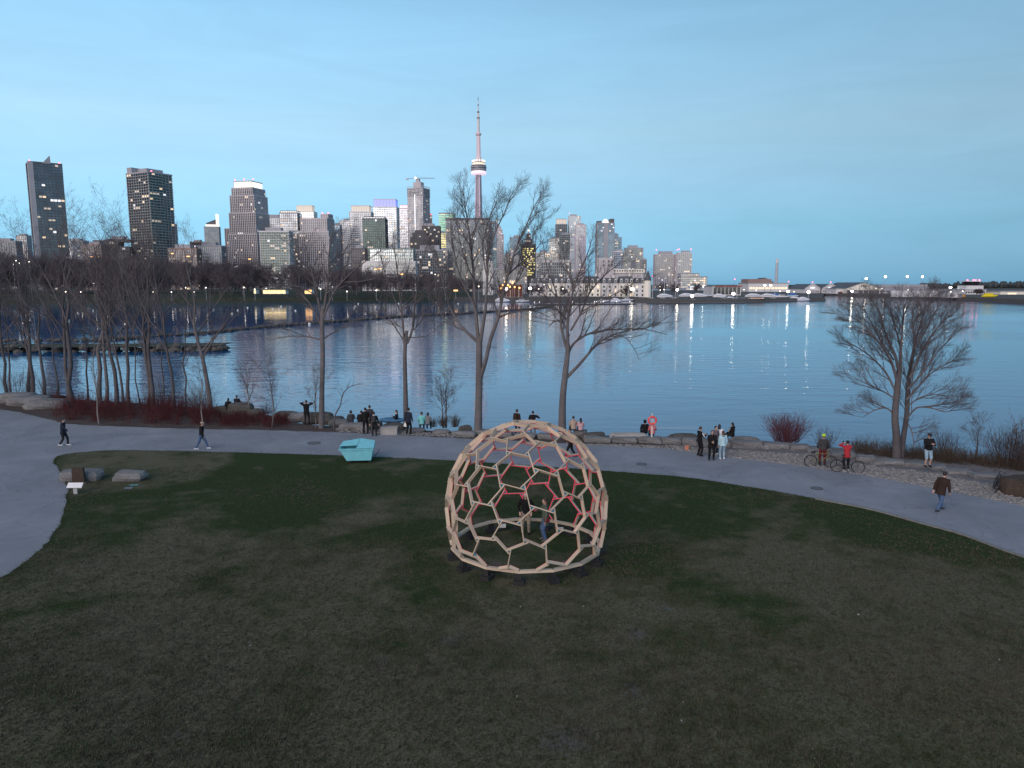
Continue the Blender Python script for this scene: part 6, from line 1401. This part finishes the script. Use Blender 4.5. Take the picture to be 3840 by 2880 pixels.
# dumpster
def dumpster():
    o = empty("dumpster", G(1342, 1728), .10, "light turquoise front-load dumpster with sloping ends and split lids on the lawn edge", "dumpster")
    m = mat("turquoise_paint", (.15,.47,.55), rough=.45, var=.10, scale=3); md = mat("turquoise_lid", (.19,.55,.63), rough=.5, var=.08)
    w, d, z0, z1 = .95, .62, .16, .86
    q = MB(); t = .03
    b = [(-.55,-d),(.80,-d),(.80,d),(-.55,d)]; tp = [(-w,-d),(.93,-d),(.93,d),(-w,d)]
    vs = [(x,y,z0) for x,y in b]+[(x,y,z1) for x,y in tp]+[(x*.96,y*.96,z0+.03) for x,y in b]+[(x*.965,y*.95,z1) for x,y in tp]
    q.add(vs, [(0,3,2,1)]+[(i,(i+1)%4,4+(i+1)%4,4+i) for i in range(4)]+[(4+i,4+(i+1)%4,12+(i+1)%4,12+i) for i in range(4)]+[(12+i,12+(i+1)%4,8+(i+1)%4,8+i) for i in range(4)]+[(8,9,10,11)])
    q.build("bin_body", m, o)
    q = MB(); 
    for ya in (-d-.035, d+.005): q.box(-w-.02, .95, ya, ya+.03, z1-.10, z1-.02)
    q.box(.935,.965,-d,d,z1-.10,z1-.02); q.box(-w-.03,-w,-d,d,z1-.09,z1-.01); q.build("rim_channel", m, o)
    q = MB(); q.add([(0.02,-d-.05,z1+.02),(.98,-d-.05,z1+.02),(.98,d*.2,z1+.26),(.12,d+.02,z1+.30),(0.02,-d-.05,z1+.05),(.98,-d-.05,z1+.05),(.98,d*.2,z1+.29),(.12,d+.02,z1+.33)], [(0,3,2,1),(4,5,6,7),(0,1,5,4),(1,2,6,5),(2,3,7,6),(3,0,4,7)]); q.build("lid", md, o)
    q = MB(); q.add([(-.98,-d*.1,z1+.03),(0.0,-d*.1,z1+.06),(0.10,d+.03,z1+.28),(-.86,d+.03,z1+.14),(-.98,-d*.1,z1+.06),(0.0,-d*.1,z1+.09),(0.10,d+.03,z1+.31),(-.86,d+.03,z1+.17)], [(0,3,2,1),(4,5,6,7),(0,1,5,4),(1,2,6,5),(2,3,7,6),(3,0,4,7)]); q.build("lid", md, o)
    for x in (-.42, .72):
        for y in (-.45, .45):
            q = MB(); q.tube([(x,y-.03,.08),(x,y+.03,.08)], .075, 10); q.box(x-.03,x+.03,y-.045,y+.045,.09,.17); q.build("caster", M_rubber, o)
    q = MB(); q.tube([(.95,-.3,.32),(1.18,-.36,.55),(1.25,-.36,.75)], .02, 5); q.build("tow_bar", M_black, o)
    for x in (-.42, .35):
        q = MB(); q.blob((x, d+.35, .96), .22, .16, .10); q.build("lid_stop", mat("dark_blue_bag", (.03,.04,.10)), o)
dumpster()
# manhole, dark road patches
for x, y, r, lab in ((1178,1662,.36,"round manhole cover with chalk lines on path left of the dumpster"),(2406,1741,.24,"dark round cover on the path right of the dome"),(3063,1832,.24,"small dark round cover on the path below the cyclists")):
    p = G(x, y); o = empty("manhole_cover", (p.x,p.y,.004), 0, lab, "manhole"); q = MB(); q.tube([(0,0,.002),(0,0,.012)], r, 24); q.build("lid", mat("worn_iron", (.12,.12,.13)), o); q = MB(); q.torus((0,0,.008), r+.04, .012, n=28, k=6); q.build("frame", M_black, o)
    if x < 2000:
        q = MB(); q.box(-1.0,-.46,-.02,.02,.002,.006); q.box(.46,.9,-.06,-.02,.002,.006); q.build("chalk_line", mat("teal_chalk", (.25,.50,.48)), o, kind="stuff")
# concrete bench block and blue cloth
o = empty("concrete_bench", G(1460,1628), .02, "plain concrete block bench beside the path behind the dumpster", "bench"); q = MB(); q.box(-.55,.55,-.25,.25,0,.46); q.build("block", M_conc, o); q = MB(); q.box(-.58,.58,-.28,.28,.46,.52); q.build("seat_slab", M_conc, o)
q = MB(); q.blob((0,0,.16), .95, .45, .20, seg=14, rings=6); o = q.build("blue_blanket", mat("blue_blanket", (.06,.17,.30), var=.3)); o.location = G(1470,1598) + Vector((0,0,.28)); tag(o, "crumpled blue blanket on a rock behind the concrete bench", "blanket")
q = MB(); q.blob((0,0,0), .95, .6, .36, seg=9, rings=5); o = q.build("boulder", M_rockdark); o.location = G(1478,1602); tag(o, "low dark rock under the blue blanket", "rock")

# life ring on post
def life_ring():
    p = G(2443, 1660); o = empty("life_ring_station", p, 0, "orange-red life ring on a white post above the shore wall", "life ring"); zt = AT(2443, 1576, p.y).z
    q = MB(); q.tube([(0,0,-.1),(0,0,zt+.45)], .035, 8); q.build("post", mat("white_post", (.62,.60,.58)), o)
    q = MB(); Mx = Matrix.Rotation(math.pi/2, 3, 'X'); q.torus((0,-.08,zt), .24, .062, Mx, 28, 10); rg = q.build("ring", mat("orange_red_ring", (.72,.07,.06), rough=.5, var=.08), o, True)
    for k in range(4):
        a = math.pi/4 + k*math.pi/2; q = MB(); c = Vector((math.cos(a)*.24, -.08, zt+math.sin(a)*.24)); q.torus(c, .064, .008, Matrix.Rotation(a, 3, (0,-1,0)) @ Matrix.Rotation(math.pi/2, 3, 'X') if False else Matrix.Rotation(math.pi/2-a, 3, 'Y'), 12, 5); q.build("reflective_band", Mw, rg)
    q = MB(); q.tube([(-.16,-.1,zt+.1),(0,-.05,zt-.05),(.12,-.1,zt-.16),(.05,-.1,zt+.12)], .012, 5); q.tube([(0,-.05,zt-.3),(.06,-.06,zt-.7),(.02,-.05,.35)], .012, 5); q.build("rope", Mw, o)
    e = G(2620, 1640); q = MB(); q.tube([(0.1,.02,.95), ((e.x-p.x)*.5, (e.y-p.y)*.5, .78), (e.x-p.x, e.y-p.y+.2, .58)], .012, 4); q.build("loose_line", Mw, o)
life_ring()

# bicycles
def bicycle(label, px, py, rz, frame_c, lean=0.0, bag=False, s=1.0, at=None):
    o = empty("bicycle", at or G(px, py), rz, label, "bicycle"); o.rotation_euler = (lean, 0, rz)
    mf = mat("bike_frame_" + label.split()[0], frame_c, rough=.4); Mx = Matrix.Rotation(math.pi/2, 3, 'X'); wr = .34
    for x, nm in ((-.52, "rear"), (.52, "front")):
        q = MB(); q.torus((x,0,wr), wr-.02, .021, Mx, 32, 8); q.build("tyre", M_rubber, o)
        q = MB(); q.torus((x,0,wr), wr-.045, .010, Mx, 32, 5)
        for k in range(14):
            a = 2*math.pi*k/14; q.tube([(x,(-.03 if k%2 else .03),wr),(x+math.cos(a)*(wr-.05),0,wr+math.sin(a)*(wr-.05))], .0022, 3)
        q.tube([(x,-.05,wr),(x,.05,wr)], .022, 8); q.build("rim_and_spokes", mat("alloy_rim", (.10,.10,.105), metal=.6, rough=.4), o)
    bb, st, hd, hb = (-.05,0,.29), (-.20,0,.80), (.36,0,.80), (.40,0,.66)
    q = MB()
    for a, b2, r in ((bb,st,.016),(bb,hb,.02),((-.19,0,.76),hd,.018),(hb,(.355,0,.86),.02)): q.tube([a,b2], r, 7)
    for y in (-.05,.05): q.tube([bb,(-.52,y,wr)], .010, 6); q.tube([(-.185,0,.74),(-.52,y,wr)], .009, 6); q.tube([(.405,0,.64),(.52,y,wr)], .011, 6)
    q.build("frame", mf, o)
    q = MB(); q.tube([(-.20,0,.80),(-.225,0,.90)], .013, 6); q.build("seat_post", M_black, o); q = MB(); q.tube([(-.36,0,.92),(-.24,0,.925),(-.10,0,.91)], [(.02,.075),(.03,.06),(.012,.018)], 8, ref=(0,0,1)); q.build("saddle", M_black, o)
    q = MB(); q.tube([(.355,0,.86),(.35,0,.93),(.42,0,.95)], .014, 6)
    for y in (-1,1): q.tube([(.42,0,.95),(.43,y*.20,.955),(.50,y*.21,.95),(.52,y*.21,.89),(.45,y*.21,.83)], .012, 6)
    q.build("handlebar", M_black, o)
    q = MB(); q.tube([(-.05,-.06,.29),(-.05,-.05,.29)], .09, 16); q.tube([(-.05,-.09,.29),(.02,-.09,.14)], .011, 5); q.tube([(-.05,.08,.29),(-.12,.09,.44)], .011, 5); q.build("crank", M_black, o)
    for x, y, z in ((.02,-.13,.14),(-.12,.13,.44)):
        q = MB(); q.box(x-.045,x+.045,y-.04,y+.04,z-.01,z+.012); q.build("pedal", M_black, o)
    q = MB(); q.tube([(-.05,-.058,.38),(-.52,-.045,.385)], .005, 4); q.tube([(-.05,-.058,.20),(-.52,-.045,.30)], .005, 4); q.build("chain", M_black, o)
    if bag: q = MB(); q.blob((-.40,0,.84), .13, .075, .085, seg=10); q.build("saddle_bag", M_black, o)
    return o
bicycle("yellow-accented black road bicycle held by cyclist in yellow-green helmet", 3075, 1752, -.18, (.16,.14,.03), .04, True)
bicycle("dark mountain bicycle standing across the red-jacketed woman", 3176, 1772, -.32, (.035,.03,.035), -.03)
bicycle("black bicycle leaning on big brown boulder at the right edge", 0, 0, 1.05, (.02,.02,.02), .22, at=G(3727, 1842))
q = MB(); q.tube([(0,0,0),(0,0,.26)], [.12,.15], 14); q.torus((0,0,.26), .15, .012, n=16, k=6); o = q.build("orange_bucket", mat("orange_plastic", (.55,.22,.14))); o.location = G(2576, 1688); tag(o, "small orange-pink bucket on the path left of the friends", "bucket")

# breakwaters
def breakwater(name, line, w, h, label, m, seed, sz=1.0):
    rnd = random.Random(seed); V, F, off = [], [], 0
    for i in range(len(line)-1):
        a, b2 = line[i], line[i+1]; L = (b2-a).length; k = max(2, int(L/1.3))
        for j in range(k):
            for r in range(3):
                t = (j+rnd.random())/k; p = a.lerp(b2, t); s = rnd.uniform(.6, 1.2)*sz
                v = iv*(1+nrng.normal(0,.16,(len(iv),1)))*np.array([s*1.1, s*.9, s*.7]); V.append(v + np.array([p.x+rnd.gauss(0,.4), p.y+rnd.uniform(-w,w), WZ+rnd.uniform(0,h)])); F.append(fi+off); off += len(v)
    o = link(name, np_mesh(name, np.concatenate(V), np.concatenate(F)), m); o.data.polygons.foreach_set("use_smooth", [False]*len(o.data.polygons)); tag(o, label, "breakwater", kind="stuff"); return o
breakwater("breakwater_rocks", brk, .7, .5, "long thin line of breakwater rocks curving across lagoon", M_rockdark, 3, .6)
tip = smooth_line([G(x, y, WZ) for x, y in ((-500,1322),(0,1320),(300,1319),(600,1317),(780,1315),(836,1314))], 4)
breakwater("pier_rocks", tip, 1.6, .8, "rocky tongue of land ending in a low mound at left", M_rockdark, 4, .75)
mb = MB(); n = len(tip); mb.add([p+Vector((0,-1.6,.9)) for p in tip] + [p+Vector((0,5.0,1.0)) for p in tip], [(i,i+1,n+i+1,n+i) for i in range(n-1)]); tag(mb.build("spit", M_bank), kind="structure")
# white floats in the lagoon
FL = [(225,428),(260,455),(205,498),(805,383),(675,408),(935,425),(590,470),(1085,505),(1290,530),(1845,368),(2055,380),(2140,358),(2005,408)]
FL = [(x/2.304, 1000+y/2.304) for x, y in FL] + [(900+x/2.304, 1000+y/2.304) for x, y in ((65,357),(283,367),(355,347),(213,395),(480,383),(995,343),(985,358),(1085,405),(1022,323),(1172,350),(1698,312),(1885,322),(1370,320),(600,500),(760,330))]
fm = None
for x, y in FL:
    p = G(x, y, WZ)
    if fm is None:
        q = MB(); q.blob((0,0,.18), .42, .42, .38, seg=10, rings=6); fm = q.mesh("white_float", True); fm.materials.append(mat("white_float", (.80,.80,.78), var=.03))
    o = bpy.data.objects.new("white_float", fm); COL.objects.link(o); o.location = p; tag(o, "round white float in the sheltered lagoon", "buoy", "white floats dotted over the lagoon")
# floating docks with lit pedestals, moored boats
Md = mat("dark_dock_timber", (.045,.042,.045), var=.3); Mdp = mat("pale_dock_deck", (.26,.26,.28), var=.15)
DK = [(1700,2040,1121,"long dark dock at left below the lit terrace"),(1960,2330,1110,"farthest marina dock under the harbour houses"),(2010,2400,1116,"second marina dock under harbour houses"),(2080,2440,1123,"third marina dock under the harbour houses"),(2230,2560,1127,"fourth marina dock, below turret house"),(2000,2382,1142,"nearest low dock across lagoon mouth"),(2425,2790,1138,"long outer dock in front of moored boats"),(2560,2980,1132,"dock along the marina spit")]
for x0, x1, y, lab in DK:
    a, b2 = G(x0, y+2, WZ), G(x1, y-1, WZ); o = empty("floating_dock", (a+b2)/2, math.atan2(b2.y-a.y, b2.x-a.x), lab, "dock"); L = (b2-a).length/2
    q = MB(); q.box(-L, L, -.9, .9, .0, .42); q.build("float_base", Md, o); q = MB(); q.box(-L, L, -1.0, 1.0, .42, .52); q.build("deck", Mdp, o)
    for k in range(int(L/7)):
        q = MB(); xx = -L + 7 + k*14; q.tube([(xx,-.8,-.5),(xx,-.8,1.5)], .13, 6); q.build("pile", Md, o)
        if y < 1130: q = MB(); q.box(xx-.5, xx+.5, -5.2, -1.02, .05, .45); q.build("finger", Md, o)
PM = None; rnd_ = random.Random(12)
for k in range(54):
    x0, x1, y, _ = DK[1 + k % 5]; t = rnd_.random(); x = x0+(x1-x0)*t; p = G(x, y + 2 - 3*t, WZ)
    if PM is None:
        q = MB(); q.box(-.14,.14,-.14,.14,.5,1.5); PM = (q.mesh("pedestal_post"), None); PM[0].materials.append(Mw); q = MB(); q.box(-.16,.16,-.16,.16,1.5,1.85); PL = q.mesh("lamp"); PL.materials.append(glow("pedestal_light", (1,.96,.9), 3.2))
    o = empty("dock_pedestal", p, 0, "small white lit pedestal on the marina docks", "dock light", "lit pedestals along marina docks")
    for me_ in (PM[0], PL):
        c = bpy.data.objects.new(me_.name, me_); COL.objects.link(c); c.parent = o
Mwrap = mat("white_boat_wrap", (.72,.74,.78), rough=.4, var=.06); Mhull = mat("white_hull", (.66,.68,.72), rough=.35, var=.05); Mblue = mat("blue_tarp", (.06,.18,.45))
def boat(label, px, py, D, L, rz, wrap=True, mast=0, tarp=False):
    p = AT(px, py, D); o = empty("sailboat" if mast else "motorboat", (p.x, D, WZ+.1 if D < 520 else .5), rz, label, "boat")
    q = MB(); q.tube([(-L/2,0,.55),(-L*.3,0,.5),(L*.15,0,.55),(L*.38,0,.75),(L/2,0,1.0)], [(.5,L*.13),(.62,L*.15),(.62,L*.15),(.55,L*.09),(.2,.05)], 10, ref=(0,0,1)); q.build("hull", Mhull, o, True)
    q = MB()
    if wrap: q.tube([(-L*.48,0,1.2),(-L*.2,0,1.9),(L*.08,0,1.8),(L*.42,0,1.25)], [(.3,L*.12),(1.0,L*.135),(.8,L*.12),(.15,.2)], 8, ref=(0,0,1)); q.build("blue_tarp" if tarp else "shrink_wrap", Mblue if tarp else Mwrap, o)
    else: q.box(-L*.25, L*.12, -L*.09, L*.09, 1.1, 2.0); q.build("cabin", Mhull, o); q = MB(); q.box(-L*.2, L*.125, -L*.092, L*.092, 1.4, 1.75); q.build("cabin_window", GL["black"], o)
    if mast:
        zt = AT(px, mast, D).z - o.location.z; q = MB(); q.tube([(0,0,1),(0,0,zt)], [.13,.07], 6); q.build("mast", Mw, o); q = MB(); q.tube([(.1,0,2.2),(-L*.42,0,2.3)], .09, 6); q.build("boom", Mw, o)
BO = [(2495,1106,520,12,.1,"long shrink-wrapped boat left of the brightest marina lamp"),(2540,1108,515,9,.0,"small white boat below the brightest marina lamp"),(2580,1100,545,14,.05,"wrapped boat right of the brightest marina lamp"),(2625,1102,540,13,-.1,"wrapped boat in the middle of the marina row"),(2650,1096,570,16,.08,"largest wrapped boat left of the red-edged shed"),(2700,1110,520,10,.0,"white boat before the red-edged shed, left"),(2742,1112,515,9,.1,"white boat before the red-edged shed, right"),(2790,1112,510,11,-.05,"white boat right of the red-edged shed"),(2830,1106,530,14,.05,"wrapped boat left of pinkish kiosk"),(2885,1108,525,13,.0,"wrapped boat right of pinkish kiosk"),(2935,1110,520,11,.1,"wrapped boat at the right part of the marina"),(2985,1110,505,11,.0,"wrapped boat near the end of the spit"),(3015,1112,500,9,.1,"last wrapped boat near the tip of the spit"),(2265,1113,470,8,.05,"white boat lying before the fifth harbour house"),(2310,1114,465,7,0,"small white boat before corner turret house"),(1885,1114,470,10,.0,"white boat at the quay under the red-lit terrace"),(1960,1116,468,9,.1,"white boat right of the red-lit terrace")]
for i, b_ in enumerate(BO): boat(b_[5], *b_[:5], wrap=i % 3 != 1, tarp=False)
boat("boat under a bright blue tarp near the spit's middle", 2912, 1103, 545, 9, .1, True, 0, True); boat("second blue-tarped boat, farther right by the lamps", 2975, 1101, 545, 8, .0, True, 0, True)
for x, y, m_, lab in ((2355,1116,1040,"sailboat with a tall mast before the harbour houses, left"),(2447,1112,1046,"sailboat with a tall mast right of turret house"),(2491,1110,1040,"sailboat with a tall mast below the pair of slab towers"),(2532,1112,1044,"sailboat with mast left of brightest lamp"),(2764,1110,1066,"sailboat with mast by the red-edged shed"),(2718,1112,1072,"shorter-masted sailboat before the red-edged shed"),(2905,1110,1078,"small-masted sailboat on the right of the marina")): boat(lab, x, y, 500, 9, .05, False, m_)
# parked cars as small vehicles by the airport hangars
for i, (x, lab) in enumerate(((3095,"white parked van left of the hangars' corner"),(3120,"pale car parked beside the white van"),(3150,"dark car parked before the low annex"),(3210,"white van in front of the largest hangar"),(3320,"white pickup left of the panelled wall"))):
    p = AT(x, 1104, 700); o = empty("parked_car", (p.x,700,.95), 0, lab, "car"); m = Mhull if "dark" not in lab else Md; hh = 2.0 if "van" in lab else 1.5
    q = MB(); q.box(-2.2,2.2,-.9,.9,.35,.95); q.prism([(-1.6,-.85),(1.3,-.85),(1.3,.85),(-1.6,.85)], .95, hh, top=.85); q.build("body", m, o); q = MB(); q.box(-1.3,1.0,-.86,-.82,1.0,hh-.15); q.build("window", GL["black"], o)
    for xx in (-1.4,1.4): q = MB(); q.tube([(xx,-.92,.33),(xx,-.7,.33)], .33, 10); q.build("wheel", M_rubber, o)
# litter and leaves on the lawn
rnd_ = random.Random(31); mb = MB()
for k in range(45):
    y = 1760 + 1100*rnd_.random()**1.6; x = rnd_.uniform(250, 3800); p = G(x, y)
    if y < 1900 and (x > 3000 or 1650 < x < 2300): continue
    s = rnd_.uniform(.015,.045); a = rnd_.random()*6.28; u = Vector((math.cos(a), math.sin(a), 0))*s; w = Vector((-u.y, u.x, 0))*.6
    mb.add([p+u+Vector((0,0,.03)), p+w+Vector((0,0,.045)), p-u+Vector((0,0,.03)), p-w+Vector((0,0,.02))], [(0,1,2,3)])
lv = mb.build("fallen_leaves", mat("pale_leaf", (.34,.33,.29), var=.4, scale=20)); tag(lv, "tiny pale leaves and scraps scattered on the lawn", "leaves", kind="stuff")

# grass tufts: short blades over the open lawn, denser and greener or drier in patches
def tufts(name, n, m, seed, dry, label):
    g = np.random.default_rng(seed); y = 11.5 + 27*g.random(n*3)**1.25; x = (g.random(n*3)*2-1)*(y*.80+2)
    fld = np.sin(x*.55+1.3*np.sin(y*.4)) + np.sin(y*.8+.6*np.sin(x*.7)) + .7*np.sin(x*1.7+y*1.1) + .9*g.normal(size=len(x)) + (.55 if dry else -.55)*np.clip((24-y)/8, -1, 1)*1.6
    keep = (fld > .2) if dry else (fld < .4)
    # stay on the turf: right of the fork, nearer than the path
    lim = np.array([[p.x, p.y] for p in near_edge]); lx = lim[:,0]; ok = []
    poly = [(p.x, p.y) for p in near_edge] + [(-30,2),(40,-2)]
    px_, py_ = np.array([p[0] for p in poly]), np.array([p[1] for p in poly]); inside = np.zeros(len(x), bool); j = len(poly)-1
    for i in range(len(poly)):
        c = ((py_[i] > y) != (py_[j] > y)) & (x < (px_[j]-px_[i])*(y-py_[i])/(py_[j]-py_[i]+1e-12)+px_[i]); inside ^= c; j = i
    inside &= np.hypot(x-DC[0], y-DC[1]) > (1.5 if not dry else 2.2)
    sel = np.where(keep & inside)[0][:n]; x, y = x[sel], y[sel]; k = len(sel); B = 4
    V = np.zeros((k, B, 3, 3)); 
    for b in range(B):
        a = g.random(k)*6.283; h = (.022+.035*g.random(k))*(1.15 if dry else 1); w = .006+.008*g.random(k); ox, oy = g.normal(0,.03,k), g.normal(0,.03,k); le = .8*h*g.random(k)
        V[:,b,0] = np.stack([x+ox-np.cos(a)*w, y+oy-np.sin(a)*w, np.full(k,-.004)], 1); V[:,b,1] = np.stack([x+ox+np.cos(a)*w, y+oy+np.sin(a)*w, np.full(k,-.004)], 1)
        V[:,b,2] = np.stack([x+ox+np.sin(a)*le, y+oy-np.cos(a)*le, h], 1)
    v = V.reshape(-1,3); f = np.arange(len(v)).reshape(-1,3); o = link(name, np_mesh(name, v, f), m); tag(o, label, "grass", kind="stuff")
tufts("grass_tufts", 60000, mat("green_blades", (.034,.048,.019), var=.5, scale=2.5), 5, False, "short green grass tufts over the lawn")
tufts("dry_grass_tufts", 60000, mat("straw_blades", (.072,.066,.046), var=.5, scale=2.5), 6, True, "dry straw-coloured grass tufts over the worn lawn")

def edge_fringe():
    g = np.random.default_rng(9); L = [(a, b2) for a, b2 in zip(near_edge, near_edge[1:]) if (b2-a).length > .01]; V = []
    for a, b2 in L:
        for _ in range(int((b2-a).length*60)+1):
            t = g.random(); p = a.lerp(b2, t); o_ = abs(g.normal(0,.07))*(1 if g.random() < .75 else -.7)
            n = Vector((-(b2-a).y, (b2-a).x, 0)).normalized(); 
            if n.dot(Vector((DC[0], DC[1]-4, 0)) - p) < 0: n = -n
            p = p + n*o_; an = g.random()*6.283; h = .03+.05*g.random(); w = .008
            V.append([(p.x-math.cos(an)*w, p.y-math.sin(an)*w, 0), (p.x+math.cos(an)*w, p.y+math.sin(an)*w, 0), (p.x-n.x*h*.5*g.random(), p.y-n.y*h*.5*g.random(), h)])
    v = np.array(V).reshape(-1,3); f = np.arange(len(v)).reshape(-1,3)
    o = link("edge_grass", np_mesh("edge_grass", v, f), MATS["green_blades"]); tag(o, "longer grass fringing the lawn edge along the path", "grass", kind="stuff")
edge_fringe()
